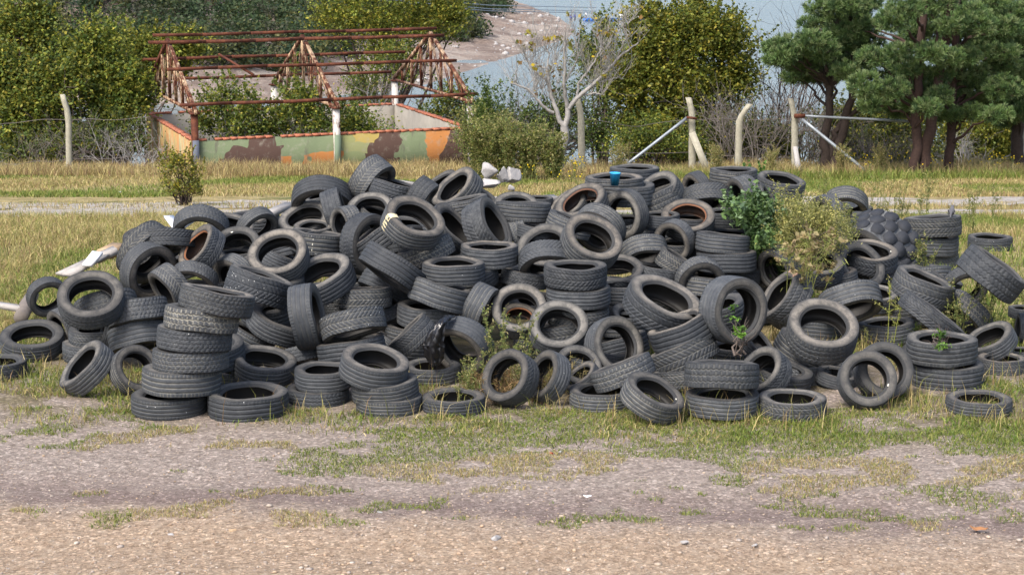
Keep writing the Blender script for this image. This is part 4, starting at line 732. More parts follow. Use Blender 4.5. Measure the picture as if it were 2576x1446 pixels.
('infill',[4.266,22.142,0.03,0.124,-0.145,0.982,0.642,0.32],{'t': 'rib', 's': 0.25},'tyre deep inside the heap, glimpsed only through gaps between other tyres','tyres buried inside the heap'),
('infill',[4.561,19.794,-0.033,-0.101,0.224,0.969,0.657,0.32],{'t': 'rib', 's': 0.25},'tyre deep inside the heap, glimpsed only through gaps between other tyres','tyres buried inside the heap'),
('infill',[2.505,16.546,0.11,0.149,-0.125,0.981,0.601,0.32],{'t': 'rib', 's': 0.25},'tyre deep inside the heap, glimpsed only through gaps between other tyres','tyres buried inside the heap'),
('infill',[-0.158,22.325,0.021,0.177,-0.083,0.981,0.657,0.32],{'t': 'rib', 's': 0.25},'tyre deep inside the heap, glimpsed only through gaps between other tyres','tyres buried inside the heap'),
('infill',[1.217,20.356,0.124,0.107,-0.089,0.99,0.607,0.32],{'t': 'rib', 's': 0.25},'tyre deep inside the heap, glimpsed only through gaps between other tyres','tyres buried inside the heap'),
('infill',[-1.953,19.162,0.657,0.025,0.118,0.993,0.631,0.32],{'t': 'rib', 's': 0.25},'tyre deep inside the heap, glimpsed only through gaps between other tyres','tyres buried inside the heap'),
('infill',[4.382,21.769,0.679,0.137,0.131,0.982,0.589,0.32],{'t': 'rib', 's': 0.25},'tyre deep inside the heap, glimpsed only through gaps between other tyres','tyres buried inside the heap'),
('infill',[-1.814,21.081,0.085,-0.03,0.062,0.998,0.581,0.32],{'t': 'rib', 's': 0.25},'tyre deep inside the heap, glimpsed only through gaps between other tyres','tyres buried inside the heap'),
('infill',[-0.957,20.038,0.784,0.186,-0.007,0.983,0.582,0.32],{'t': 'rib', 's': 0.25},'tyre deep inside the heap, glimpsed only through gaps between other tyres','tyres buried inside the heap'),
('infill',[-3.294,17.935,0.302,-0.146,0.057,0.988,0.588,0.32],{'t': 'rib', 's': 0.25},'tyre deep inside the heap, glimpsed only through gaps between other tyres','tyres buried inside the heap'),
('infill',[-2.822,16.632,0.32,-0.026,-0.119,0.993,0.641,0.32],{'t': 'rib', 's': 0.25},'tyre deep inside the heap, glimpsed only through gaps between other tyres','tyres buried inside the heap'),
]
def build_tyres():
    objs = {}
    for rec in TYRES:
        nm, vals, opt, label, group = rec
        fr = None
        toward = Vector((0, 0, CAM_H)) - Vector(vals[:3]); 
        if opt.get('band'): fr = Vector((-.75, 0, -.55))
        if opt.get('mark') or opt.get('mud'): fr = {2: Vector((1, 0, -.45)), 3: Vector((-.25, 0, 1)), 1: Vector((-.1, -1, 0))}.get(opt.get('mark'), Vector((.6, 0, .5)))
        o = make_tyre(nm, vals, opt, label, group, fr); objs[nm] = o
        if opt.get('band'):
            ob('paint_band', arc_patch('paint_band', BAND_PROF, -.10, .12, M['paint_yellow']), o)
        mk = opt.get('mark')
        sg = 1 if Vector(vals[3:6]).dot(toward) > 0 else -1
        if mk in (2, 3): ob('white_sticker', arc_patch('white_sticker', [(.335, .149 * sg), (.345, .152 * sg), (.352, .150 * sg)], -.07, .07, M['paint_mark'], 8), o)
        if mk == 1:
            for k in range(3): ob('paint_dab', arc_patch('paint_dab', [(.499, .09 - .07 * k), (.5, .06 - .07 * k), (.4985, .045 - .07 * k)], -.012, .012, M['paint_mark'], 4), o)
        if opt.get('mud'):
            ob('dried_mud', arc_patch('dried_mud', [(.40, .169), (.44, .168), (.465, .163), (.487, .151)], -.35, .45, M['mud'], 20, .003), o)
        if opt.get('t') == 'lug':
            mb = MB()
            for row, v in ((0, -.1), (1, 0), (2, .1)):
                for k in range(17):
                    a = (k + .5 * (row % 2)) / 17 * 2 * math.pi
                    hw = .049; aw = .15
                    pts = []
                    for r0, sh in ((.485, 1.0), (.535, .95)):
                        for da, dv in ((-aw, -.6), (-aw * .5, -1), (aw * .5, -1), (aw, -.5), (aw, .5), (aw * .5, 1), (-aw * .5, 1), (-aw, .6)):
                            aa = a + da * sh + .018 * rng.standard_normal(); hh = v + dv * hw * sh
                            rr = r0 - .5 * abs(hh) ** 2
                            pts.append((rr * math.cos(aa), rr * math.sin(aa), hh))
                    i = [(j, (j + 1) % 8, 8 + (j + 1) % 8, 8 + j) for j in range(8)]
                    mb.add(pts, i + [(8, 9, 10, 11), (8, 11, 12, 15), (12, 13, 14, 15)])
            ob('tread_lug_ring', mb.mesh('tread_lug_ring', M['lug']), o)
    return objs
M['mud'] = simple('dried_mud', (.36, .235, .165), .95, .3, 12, .5)
M['lug'] = simple('lug_rubber', (.034, .037, .044), .8, .5, 7, .5)
TY = build_tyres()
# ------------------------------------------------------------------ ruined shed
def shed():
    A = R(21); u = np.array([math.cos(A), math.sin(A), 0]); v = np.array([-math.sin(A), math.cos(A), 0])
    P0 = at(491, 425, 56.0); P0[2] = 0; L, W = 8.98, 7.9
    Pt = lambda a, b_, z: P0 + u * a + v * b_ + np.array([0, 0, z])
    zb = lambda a, b_: float(gz(Pt(a, b_, 0)[1])) - .15
    EA, WT, RD = -1.78, -2.62, .20
    root = empty('ruined_shed', tuple(P0 + np.array([0, 0, -3.6])))
    tag(root, 'roofless shed ruin with rusty roof trusses above camouflage painted low walls', 'ruin')
    inv = Matrix.Translation(-Vector(P0 + np.array([0, 0, -3.6])))
    def part(name, mb, mat, parent=None, smooth=False):
        me = mb.mesh(name, mat, smooth); me.transform(inv); return ob(name, me, parent or root)
    # camouflage paint: bands along the front wall, a different order near its foot
    m, n, l, b = nodes('camouflage_wall', .9, .15); co = coord(n)
    sp = n.new('ShaderNodeSeparateXYZ'); mp = n.new('ShaderNodeMapping'); mp.inputs['Rotation'].default_value = (0, 0, -A); l.new(co, mp.inputs[0]); l.new(mp.outputs[0], sp.inputs[0])
    wv = mth(n, l, 'MULTIPLY', mth(n, l, 'SUBTRACT', noise(n, l, co, 1.1, 2), .5), .16)
    un = mth(n, l, 'ADD', mth(n, l, 'DIVIDE', sp.outputs[0], L), wv); zz = sp.outputs[2]
    G, B, O, Y = (.150, .185, .105), (.080, .050, .040), (.38, .165, .055), (.33, .255, .08)
    up_ = ramp(n, l, un, [(0, G), (.19, B), (.285, G), (.50, (.22, .23, .10)), (.56, Y), (.655, B), (.755, G), (.835, O), (.915, B)], True)
    lo_ = ramp(n, l, un, [(0, G), (.07, B), (.30, O), (.345, G), (.385, O), (.50, (.19, .22, .11)), (.62, B), (.74, G), (.82, O), (.905, B)], True)
    md_ = ramp(n, l, un, [(0, G), (.10, B), (.30, G), (.50, (.22, .23, .11)), (.635, B), (.75, G), (.825, O), (.91, B)], True)
    zw = mth(n, l, 'ADD', zz, mth(n, l, 'MULTIPLY', wv, 2.5))
    c = mix(n, l, mth(n, l, 'GREATER_THAN', zw, .38), lo_, md_); c = mix(n, l, mth(n, l, 'GREATER_THAN', zw, .70), c, up_)
    c = mix(n, l, mth(n, l, 'MULTIPLY', step(n, l, noise(n, l, co, 4, 7, .7), .5, .75), .55), c, (.28, .26, .21))
    c = mix(n, l, step(n, l, noise(n, l, co, 2.6, 5, .6, 0, (1, 1, .25)), .60, .74), c, (.11, .105, .08))
    l.new(c, b.inputs['Base Color']); bump(n, l, b, noise(n, l, co, 14, 5), .4, .02); camo = m
    m, n, l, b = nodes('smeared_side_wall', .9, .15); co = coord(n)
    f = noise(n, l, co, 2.2, 4, .6, .4, (1, 1, .22))
    l.new(ramp(n, l, f, [(.30, (.10, .11, .085)), (.42, (.33, .27, .12)), (.52, (.38, .19, .08)), (.60, (.36, .31, .17)), (.72, (.17, .19, .13))]), b.inputs['Base Color']); smear = m
    plaster = simple('grey_plaster', (.27, .25, .215), .9, .35, 2.2, .3)
    def wall(a0, b0, a1, b1, mat, holes=0, z1=WT):
        mb = MB(); th = .2; N = 40; rr = rng.random(N + 1) * .05
        p, q = Pt(a0, b0, 0), Pt(a1, b1, 0); d = (q - p) / N; nrm = np.cross(d, [0, 0, 1]); nrm /= np.linalg.norm(nrm)
        V = []
        for k in range(N + 1):
            base = p + d * k
            for s_, z in ((-.5, min(zb(a0, b0), zb(a1, b1))), (.5, min(zb(a0, b0), zb(a1, b1))), (.5, z1 - rr[k]), (-.5, z1 - rr[k])):
                V.append(base + nrm * th * s_ + np.array([0, 0, z]))
        Q = []
        for k in range(N):
            for j in range(4): Q.append((4 * k + j, 4 * k + (j + 1) % 4, 4 * k + 4 + (j + 1) % 4, 4 * k + 4 + j))
        Q += [(3, 2, 1, 0), (4 * N, 4 * N + 1, 4 * N + 2, 4 * N + 3)]
        mb.add(V, Q); w = part('wall', mb, mat)
        cb = MB(); k = 0.0; ln = np.linalg.norm(q - p); dd = (q - p) / ln
        while k < ln - .25:                             # broken course of bricks along the top
            wd = .2 + .12 * rng.random()
            if rng.random() < .86:
                s0 = p + dd * (k + .01) + np.array([0, 0, z1 + .012]); cb.box(s0, s0 + dd * (wd - .02), .21, .05 + .025 * rng.random(), jit=.02)
            k += wd
        part('brick_coping', cb, M['brick'], w); return w
    wf = wall(.08, 0, L - .08, 0, camo); tag(wf, 'camouflage painted front wall')
    ws = wall(0, .12, 0, W - .1, smear); tag(ws, 'smeared ochre and grey side wall')
    wall(.1, W, L - .1, W, plaster); wall(L, .12, L, W - .1, plaster, z1=WT)
    posts = [(0, 0), (L / 2, 0), (L, 0), (0, W), (L / 2, W), (L, W)]
    for k, (a, b_) in enumerate(posts):
        mb = MB(); mb.box(Pt(a, b_ - .14 if b_ == 0 else b_ + .14, zb(a, b_)), Pt(a, b_ - .14 if b_ == 0 else b_ + .14, EA - .02), .19, .19, up=v)
        mt = M['rust'] if k == 0 else M['post_paint']
        po = part('post', mb, mt)
        cp = MB(); cp.box(Pt(a, b_ - .3 if b_ == 0 else b_ - .0, EA), Pt(a, b_ + .05 if b_ == 0 else b_ + .32, EA), .3, .04); part('cap_plate', cp, M['rust'], po)
        if k in (0, 1, 2):
            f = MB(); zt = WT if k != 0 else WT + .02
            f.box(Pt(a, -.245, zb(a, b_)), Pt(a, -.245, zt), .2, .012, up=v); part('painted_foot', f, M['blue_paint'] if k != 1 else M['green_paint'], po)
        if k == 0: tag(po, 'rusty brown corner post')
    for a in (0, L / 2, L):
        t = empty('roof_truss'); t.parent = root; t.location = (0, 0, 0)
        def bar(name, p, q, w=.09, h=.11, off=0, mat=None):
            mb = MB(); o = u * off; mb.box(p + o, q + o, w * .35, h, up=(0, 0, 1)); mb.box(p + o + u * .05, q + o + u * .05, w * .35, h * .9); return part(name, mb, mat or M['rust_paint'], t)
        E0, E1, C = Pt(a, -.35, EA + .03), Pt(a, W + .35, EA + .03), Pt(a, W / 2, RD)
        bar('top_chord', E0, C, .16, .12); bar('top_chord', E1, C, .16, .12, .003, M['rust_paint'] if a else M['rust'])
        bar('bottom_chord', E0, E1, .14, .09, .006)
        N = 8
        for k in range(1, N):
            s_ = -.35 + (W + .7) * k / N; top = EA + .03 + (RD - EA - .03) * (1 - abs(s_ - W / 2) / (W / 2 + .35))
            bar('web_bar', Pt(a, s_, EA + .05), Pt(a, s_, top), .055, .06, .009)
            s2 = -.35 + (W + .7) * (k + (1 if k < N / 2 else -1)) / N
            if k != N // 2: 
                tp2 = EA + .03 + (RD - EA - .03) * (1 - abs(s2 - W / 2) / (W / 2 + .35)); bar('web_bar', Pt(a, s_, EA + .05), Pt(a, s2, tp2), .05, .05, .015)
    def purlin(fr, side, x0=-.9, x1=.55):
        s_ = (-.35 + (W / 2 + .35) * fr) if side < 0 else (W + .35 - (W / 2 + .35) * fr); z = EA + .03 + (RD - EA) * fr + .115
        mb = MB(); pts = [Pt(x, s_, z + .012 * math.sin(x * 1.3 + fr * 9)) for x in np.linspace(x0, L + x1, 7)]
        for p, q in zip(pts[:-1], pts[1:]): mb.box(p, q + (q - p) * .004, .07, .10)
        part('purlin', mb, M['rust'])
    purlin(.89, -1, -.45, .35); purlin(.53, -1, -.4, .25); purlin(.06, -1, -.42, .27)
    purlin(.995, 1, -.45, .25); purlin(.86, 1, -.5, -.1); purlin(.53, 1, -.55, -.25); purlin(.10, 1, -.5, -.2)
    mb = MB(); mb.box(Pt(1.5, W / 2 - .9, RD - .45), Pt(2.3, W / 2 - 2.3, EA + .95), .07, .06); part('loose_brace', mb, M['rust'])
M['blue_paint'] = rust_mat('blue_grey_post_paint', (.115, .13, .165), .38)
M['green_paint'] = rust_mat('green_post_paint', (.17, .22, .15), .30)
shed()

# ------------------------------------------------------------------ fence posts, braces, wires
def cpost(label, px, pyb, pyt, Y, wpx, bend=0, lean=0, group='concrete fence posts'):
    """cast concrete post, square in section, its top cranked sideways"""
    b0 = at(px, pyb, Y); t0 = at(px + lean, pyt, Y); w = wpx * .80 * Y / FPX; hgt = t0[2] - b0[2]
    mb = MB(); ks = np.linspace(0, 1, 13); V = []
    for k in ks:
        x = b0[0] + (t0[0] - b0[0]) * k + (max(0, (k - .78) / .22)) * bend * w; wd = w * (1.08 - .2 * k) / 2
        z = b0[2] - .2 + (hgt + .2) * k; j = (rng.random(4) - .5) * .022
        V += [(x - wd + j[0], Y - wd, z), (x + wd + j[1], Y - wd, z), (x + wd + j[2], Y + wd, z), (x - wd + j[3], Y + wd, z)]
    Q = [(4 * k + a, 4 * k + (a + 1) % 4, 4 * k + 4 + (a + 1) % 4, 4 * k + 4 + a) for k in range(12) for a in range(4)] + [(48, 49, 50, 51)]
    mb.add(np.array(V) - np.array([b0[0], Y, b0[2]]), Q)
    o = ob('fence_post', mb.mesh('fence_post', M['concrete']), None, (b0[0], Y, b0[2])); tag(o, label, 'fence post', group); return o
cpost('tall concrete fence post standing alone left of the ruined shed', 174, 445, 238, 55, 17, -1.0, -3)
cpost('concrete fence post standing just behind the white branched tree', 1464, 432, 247, 55, 21, -.5, -3)
p3 = cpost('concrete fence post propped by a leaning concrete strut', 1741, 422, 246, 55, 20, -.6, 0)
mb = MB(); a = at(1782, 437, 54.3); b_ = at(1741, 335, 54.8); mb.box((a[0] - p3.location.x, a[1] - 55, a[2] - p3.location.z), (b_[0] - p3.location.x, b_[1] - 55, b_[2] - p3.location.z), .2, .17, up=(0, 1, 0)); ob('leaning_strut', mb.mesh('leaning_strut', M['concrete']), p3)
mb = MB(); a = at(1727, 295, 54.75); b_ = at(1753, 299, 54.75); mb.box(a - np.array(p3.location), b_ - np.array(p3.location), .06, .07); ob('rusty_clamp', mb.mesh('rusty_clamp', M['rust']), p3)
cpost('concrete fence post with its top cranked to the right', 1857, 420, 262, 55, 20, 1.6, 3)
p5 = cpost('stained concrete fence post carrying a galvanised rail and brace', 2000, 438, 248, 54.5, 19, -.6, -2)
mb = MB(); a = at(1998, 292, 54.3); b_ = at(2025, 292, 54.3); mb.box(a - np.array(p5.location), b_ - np.array(p5.location), .09, .12); ob('rusty_clamp', mb.mesh('rusty_clamp', M['rust']), p5)
cpost('grey fence post at the right edge beside a dark trunk', 2572, 425, 285, 57, 20, 0, 0)
mb = MB(); a, b_ = at(2011, 442, 53.8), at(2000, 370, 54.2); mb.box(a, b_, .16, .14, up=(0, 1, 0), taper=.8)
tag(ob('broken_stake', mb.mesh('broken_stake', M['stone'])), 'short pale broken stake leaning on the stained fence post', 'stake')
def pipe(name, label, cat, p, q, r=.045, mat='steel'):
    mb = MB(); p, q = np.array(p), np.array(q); mb.tube([p + (q - p) * t for t in np.linspace(0, 1, 6)], r, 8); return tag(ob(name, mb.mesh(name, M[mat], True)), label, cat)
pipe('brace_pipe', 'pale galvanised pipe slanting up to the propped concrete post', 'pipe', at(1580, 412, 54), at(1728, 297, 54.8), .05)
pipe('brace_pipe', 'grey pipe slanting down to the right from the stained post', 'pipe', at(2018, 300, 54.3), at(2182, 434, 53.5), .05)
pipe('rail_pipe', 'horizontal grey pipe rail running from post to pine trunk', 'pipe', at(2008, 291, 54.4), at(2292, 306, 54.4), .04)
def wire(label, pts, Y, r=.009):
    P = np.array([at(x, y, Y) for x, y in pts]); mb = MB(); t = np.linspace(0, 1, 40); s_ = np.linspace(0, 1, len(P))
    P = np.stack([np.interp(t, s_, P[:, k]) for k in range(3)], 1); P[:, 2] += .02 * np.sin(t * 21); mb.tube(P, r, 5)
    tag(ob('fence_wire', mb.mesh('fence_wire', M['wire'])), label, 'wire', 'barbed fence wires')
wire('upper fence wire running across the dark bushes to the shed', [(-20, 318), (60, 305), (160, 300), (260, 302), (378, 296)], 55)
wire('lower fence wire just above the dry grass on the left', [(-20, 418), (80, 408), (170, 403), (380, 393)], 55)
wire('slack wire between the cranked post and the stained post', [(1464, 300), (1600, 318), (1741, 300), (1860, 300), (2000, 301)], 55)
wire('low wire stretched between the right hand concrete posts', [(1464, 385), (1741, 384), (1860, 394), (2000, 398)], 55)
for k, (dy) in enumerate((0, 9, 14)):
    P = np.array([at(880, -18 + dy * .6, 120), at(1040, -2 + dy, 130), at(1230, 14 + dy, 150), at(1500, 20 + dy, 190)]); mb = MB(); mb.tube(P, .035, 5)
    tag(ob('power_line', mb.mesh('power_line', M['steel'])), ['topmost power line crossing in front of the wooded hill', 'middle power line crossing in front of the wooded hill', 'lowest power line crossing in front of the wooded hill'][k], 'cable', 'power lines')

# ------------------------------------------------------------------ leaves, bushes, trees
def leaves(C, size, pal, n_per=1, up=.3, seed=0, aspect=.62, jit=.25, grp=0):
    """diamond leaves at the points C"""
    r_ = np.random.default_rng(seed); N = len(C)
    a = r_.standard_normal((N, 3)); a[:, 2] *= .7; a /= np.linalg.norm(a, axis=1)[:, None]
    nrm = r_.standard_normal((N, 3)); nrm[:, 2] += up * 3; b = np.cross(nrm, a); b /= np.linalg.norm(b, axis=1)[:, None] + 1e-9
    s = size * (.6 + .8 * r_.random(N))[:, None]
    V = np.stack([C - a * s * .5, C + b * s * aspect * .5 - a * s * .05, C + a * s * .5, C - b * s * aspect * .5 - a * s * .05], 1).reshape(-1, 3)
    i = np.arange(N)[:, None] * 4; Q = i + np.array([[0, 1, 2, 3]])
    pal = np.array(pal); col = pal[r_.integers(0, len(pal), N)] * (1 + jit * (r_.random((N, 1)) * 2 - 1))
    if grp:                                      # sprays differ a little in leaf colour
        g = np.arange(N) // grp; w = r_.random(g.max() + 1); col = col * (.72 + .62 * w[g])[:, None] * (1 + np.outer(w[g] - .5, [.25, .1, -.1]))
    return V, Q, np.repeat(np.clip(col, 0, 1), 4, axis=0)
def clumps(lobes, n, sig, seed, per=36, shell=.45, shoots=0):
    """leaf positions: clumps spread through ellipsoid lobes (x,y,z,rx,ry,rz)"""
    r_ = np.random.default_rng(seed); L = np.array(lobes, float); vol = (L[:, 3] * L[:, 5]) ; k = r_.choice(len(L), max(1, n // per), p=vol / vol.sum())
    d = r_.standard_normal((len(k), 3)); d /= np.linalg.norm(d, axis=1)[:, None]; rad = r_.random(len(k)) ** shell
    cc = L[k, :3] + d * rad[:, None] * L[k, 3:6]
    sg = sig * (.45 + 1.1 * r_.random(len(k)))
    P = np.repeat(cc, per, 0) + r_.standard_normal((len(k) * per, 3)) * np.repeat(sg, per)[:, None] * np.array([1, 1, .7])
    if shoots:                                   # leafy shoots standing out of the crown
        m = int(len(k) * shoots); c0 = cc[r_.integers(0, len(cc), m)]; dd = r_.standard_normal((m, 3)) * .55; dd[:, 2] = np.abs(dd[:, 2]) * .6 + .7; dd /= np.linalg.norm(dd, axis=1)[:, None]
        ln = sig * (2.2 + 3.2 * r_.random(m)); q = r_.random((m, per)); S = c0[:, None] + dd[:, None] * (ln[:, None] * q)[:, :, None] + r_.standard_normal((m, per, 3)) * (sig * .28) * (1.1 - q)[:, :, None]
        P = np.concatenate([P, S.reshape(-1, 3)])
    return P, cc
def stems(mb, base, cc, seed, r0=.05, n=14, wob=.12):
    r_ = np.random.default_rng(seed); base = np.array(base, float)
    for e in cc[r_.choice(len(cc), min(n, len(cc)), False)]:
        b0 = base + np.array([(r_.random() - .5) * 10 * r0, (r_.random() - .5) * 10 * r0, -.05])
        t = np.linspace(0, 1, 7)[:, None]; mid = b0 + (e - b0) * np.array([.25, .25, .6]); P = (1 - t) ** 2 * b0 + 2 * t * (1 - t) * mid + t ** 2 * e
        P[1:-1] += r_.standard_normal((5, 3)) * wob; rr = np.linspace(r0, r0 * .16, 7); mb.tube(P, rr, 5, cap=False)
        for q in range(4):
            s_ = P[3 + q % 3]; d = r_.standard_normal(3); d[2] = abs(d[2]); d *= .6 / np.linalg.norm(d); d *= min(1, r0 / .05); mb.tube([s_, s_ + d * .5 + r_.standard_normal(3) * wob * .5, s_ + d], [r0 * .28, r0 * .2, r0 * .1], 4, cap=False)
def bush(name, label, cat, group, base, lobes, n, pal, size, seed, bark='twig', sig=.24, r0=.05, nst=14, per=44, shell=.55, up=.3, shoots=.55):
    """lobes in metres relative to the base point"""
    root = empty(name, tuple(base)); tag(root, label, cat, group)
    P, cc = clumps(lobes, n, sig, seed, per, shell, shoots); V, Q, c = leaves(P, size, pal, seed=seed, up=up, grp=per)
    ob('crown', me_np('crown', V, [Q], M['leaf'], c), root)
    mb = MB(); stems(mb, (0, 0, 0), cc, seed + 1, r0, nst, min(.12, r0 * 2.4)); ob('stems' if r0 < .07 else 'trunk', mb.mesh('stems', M[bark], True), root)
    return root
def pxl(base, Y, lst, dy=.8):
    """lobes given as picture (x, y, rx, ry) at distance Y -> metres relative to the base"""
    out = []
    for k, (x, y, rx, ry) in enumerate(lst):
        p = at(x, y, Y + (rng.random() - .5) * dy); s = Y / FPX; out.append((*(p - base), rx * s, max(.5, rx * s * .8), ry * s))
    return out
OLIVE = [(.10, .125, .018), (.145, .16, .026), (.08, .10, .018), (.24, .21, .03)]
YGRN = [(.17, .21, .03), (.23, .24, .04), (.11, .15, .025), (.29, .27, .045)]
DARK = [(.040, .062, .018), (.060, .080, .02), (.03, .045, .015), (.08, .09, .024)]
MID = [(.09, .14, .03), (.12, .17, .04), (.065, .10, .026), (.16, .19, .045)]
AUT = [(.20, .15, .03), (.16, .15, .03), (.10, .11, .025)]
def pbush(name, label, cat, group, px, py, Y, lst, n, pal, size, seed, **k):
    base = at(px, py, Y); base[2] = float(gz(Y)) if k.pop('g', True) else base[2]; return bush(name, label, cat, group, base, pxl(base, Y, lst, k.pop('dy', .8)), n, pal, size, seed, **k)
LG = 'bushes and trees behind the fence'
pbush('dark_tree', 'dark olive tree filling the upper left corner', 'tree', LG, 90, 420, 66, [(60, 60, 80, 60), (40, 150, 70, 60), (110, 120, 50, 60), (100, 50, 45, 40), (20, 230, 60, 60)], 13000, OLIVE + YGRN + MID, .13, 11, bark='bark_dark', r0=.12, nst=10)
pbush('leafy_bush', 'broad yellow green bush behind the lone left fence post', 'bush', LG, 190, 425, 60, [(60, 250, 90, 60), (40, 340, 80, 50), (150, 210, 70, 60), (120, 320, 90, 60), (20, 190, 60, 40)], 17000, YGRN + OLIVE + MID, .12, 12, nst=34)
pbush('leafy_bush', 'tall bright green bush just left of the rusty trusses', 'bush', LG, 270, 425, 61, [(255, 110, 55, 50), (240, 190, 70, 60), (300, 200, 60, 50), (215, 150, 50, 50), (270, 270, 80, 50), (340, 240, 50, 60)], 19000, YGRN + YGRN + MID, .12, 13, nst=34)
pbush('leafy_bush', 'shaded undergrowth bush at the foot of the left hedge', 'bush', LG, 300, 425, 58.5, [(230, 360, 90, 40), (330, 350, 60, 50), (120, 390, 90, 30), (30, 400, 60, 25)], 8000, DARK + OLIVE + MID, .10, 14, nst=40)
pbush('leafy_bush', 'yellowing bush rising behind the left end of the roof frame', 'bush', LG, 380, 400, 70, [(370, 120, 60, 40), (420, 160, 60, 50), (350, 190, 50, 60), (480, 120, 50, 30)], 9000, YGRN + OLIVE, .12, 15)
pbush('slender_tree', 'loose yellow green tree standing behind the roof frame', 'tree', LG, 955, 330, 92, [(940, 60, 130, 60), (1060, 50, 110, 50), (850, 40, 80, 40), (970, 130, 90, 40), (1120, 60, 60, 40), (960, -30, 140, 40), (1130, 20, 60, 40)], 15000, YGRN + OLIVE, .14, 16, bark='bark_dark', r0=.13, nst=16, sig=.4)
pbush('leafy_bush', 'sparse bramble bush growing inside the left half of the shed', 'bush', 'bushes inside the shed', 580, 420, 59.5, [(560, 250, 60, 50), (620, 300, 60, 50), (530, 310, 40, 40), (600, 330, 80, 30)], 5200, MID + YGRN, .10, 17, bark='bark_pale', nst=16)
pbush('leafy_bush', 'green bush filling the middle of the shed behind the wall', 'bush', 'bushes inside the shed', 770, 420, 60, [(750, 265, 60, 60), (790, 310, 60, 40), (700, 315, 60, 35), (880, 315, 70, 40), (930, 330, 40, 25)], 9000, MID + YGRN, .10, 18, bark='bark_pale', nst=18)
pbush('thin_bush', 'thin bare stemmed bush behind the right half of the shed', 'bush', LG, 960, 400, 72, [(930, 220, 70, 70), (900, 300, 60, 50), (1000, 160, 60, 60)], 6000, OLIVE + MID, .09, 19, bark='bark_grey', nst=40)
pbush('juniper', 'narrow pointed green juniper right of the shed', 'shrub', LG, 1218, 430, 58, [(1222, 290, 20, 60), (1235, 330, 35, 50), (1200, 350, 30, 40), (1280, 360, 40, 40)], 9000, MID + [(.05, .09, .02)], .075, 20)
pbush('leafy_bush', 'low tangled bush behind the white branched tree', 'bush', LG, 1350, 430, 60, [(1290, 330, 60, 60), (1380, 330, 60, 60), (1500, 350, 60, 50), (1440, 280, 50, 60)], 9000, DARK + MID, .085, 21, bark='bark_grey', nst=60)
pbush('olive_tree', 'large dense olive green tree in front of the lake', 'tree', LG, 1700, 425, 61, [(1640, 110, 70, 60), (1730, 90, 90, 70), (1830, 110, 80, 60), (1600, 200, 80, 70), (1720, 220, 100, 80), (1840, 210, 80, 70), (1690, 320, 100, 60), (1590, 300, 60, 60), (1790, 310, 70, 50), (1760, 30, 25, 40), (1660, 40, 25, 40), (1620, 30, 15, 30), (1840, 50, 20, 35), (1795, 35, 15, 35), (1590, 60, 30, 40)], 44000, OLIVE + OLIVE + YGRN, .115, 22, bark='bark_dark', r0=.12, nst=20)
pbush('leafy_bush', 'slim green bush rising behind the white branched tree', 'bush', LG, 1510, 430, 63, [(1520, 100, 20, 90), (1500, 170, 40, 60), (1470, 130, 20, 50), (1540, 200, 40, 60)], 7000, OLIVE + MID, .095, 23, nst=14)
pbush('leafy_bush', 'pale leaved bush low beside the slanting pale pipe', 'bush', LG, 1640, 425, 57.5, [(1590, 370, 60, 30), (1650, 350, 50, 35), (1720, 380, 50, 25)], 6500, MID + YGRN, .08, 24, nst=24)
pbush('leafy_bush', 'dark bush in the shade between the right fence posts', 'bush', LG, 1850, 425, 59, [(1800, 370, 60, 40), (1900, 350, 50, 50), (1960, 370, 40, 40)], 8000, DARK + OLIVE, .085, 25, nst=40, bark='bark_grey')
for k, (x, lab) in enumerate(((2140, 'dark undergrowth bush left of the red pine trunks'), (2260, 'dark undergrowth bush behind the red pine trunks'), (2440, 'yellow green undergrowth bush right of the pine trunks'), (2545, 'olive undergrowth bush at the far right edge'))):
    pbush('leafy_bush', lab, 'bush', LG, x, 425, 62 + k, [(x, 360, 85, 50), (x + 30, 310, 70, 45), (x - 40, 320, 60, 45), (x + 50, 385, 60, 30), (x - 50, 390, 60, 25)], 15000, (DARK + OLIVE) if k < 2 else OLIVE + YGRN, .09, 26 + k, bark='bark_grey', nst=44)
pbush('leafy_bush', 'rounded bush at the water edge below the shore', 'bush', LG, 1160, 300, 80, [(1130, 250, 60, 40), (1180, 300, 60, 40), (1090, 300, 60, 40)], 7000, OLIVE + MID, .10, 33, g=True, bark='bark_grey', nst=30)

def thicket(name, label, px, pyb, Y, spread, n, seed, mat='twig', hgt=2.6, r0=.02, group='bare thickets', cat='thicket'):
    """leafless shrub: many forking stems"""
    r_ = np.random.default_rng(seed); base = at(px, pyb, Y); base[2] = float(gz(Y)); mb = MB()
    def grow(p, d, ln, r, lev):
        P = [p]
        for k in range(4):
            d = d + r_.standard_normal(3) * .16; d[2] += .03; d /= np.linalg.norm(d); P.append(P[-1] + d * ln / 4)
        mb.tube(P, np.linspace(r, r * .55, 5), 4, cap=False)
        if lev:
            for k in range(r_.integers(2, 4)):
                e = d + r_.standard_normal(3) * .5; grow(P[2 + k % 3], e / np.linalg.norm(e), ln * .66, r * .55, lev - 1)
    for k in range(n):
        d = np.array([r_.standard_normal() * spread, r_.standard_normal() * spread, 1.0]); d /= np.linalg.norm(d)
        grow(np.array([r_.standard_normal() * .4, r_.standard_normal() * .4, -.1]), d, hgt * (.35 + .25 * r_.random()), r0, 3)
    return tag(ob(name, mb.mesh(name, M[mat]), None, tuple(base)), label, cat, group)
thicket('bare_thicket', 'grey leafless thicket between the olive tree and pines', 1880, 425, 58, .75, 46, 41, 'bark_grey', 3.4, .022)
thicket('bare_thicket', 'tangle of bare stems below the grey pine branches', 2000, 425, 60, .8, 34, 42, 'bark_grey', 3.2, .022)
thicket('bare_thicket', 'bare brown stems behind the lone left fence post', 160, 430, 57.5, 1.0, 26, 43, 'bark_grey', 2.0, .016)
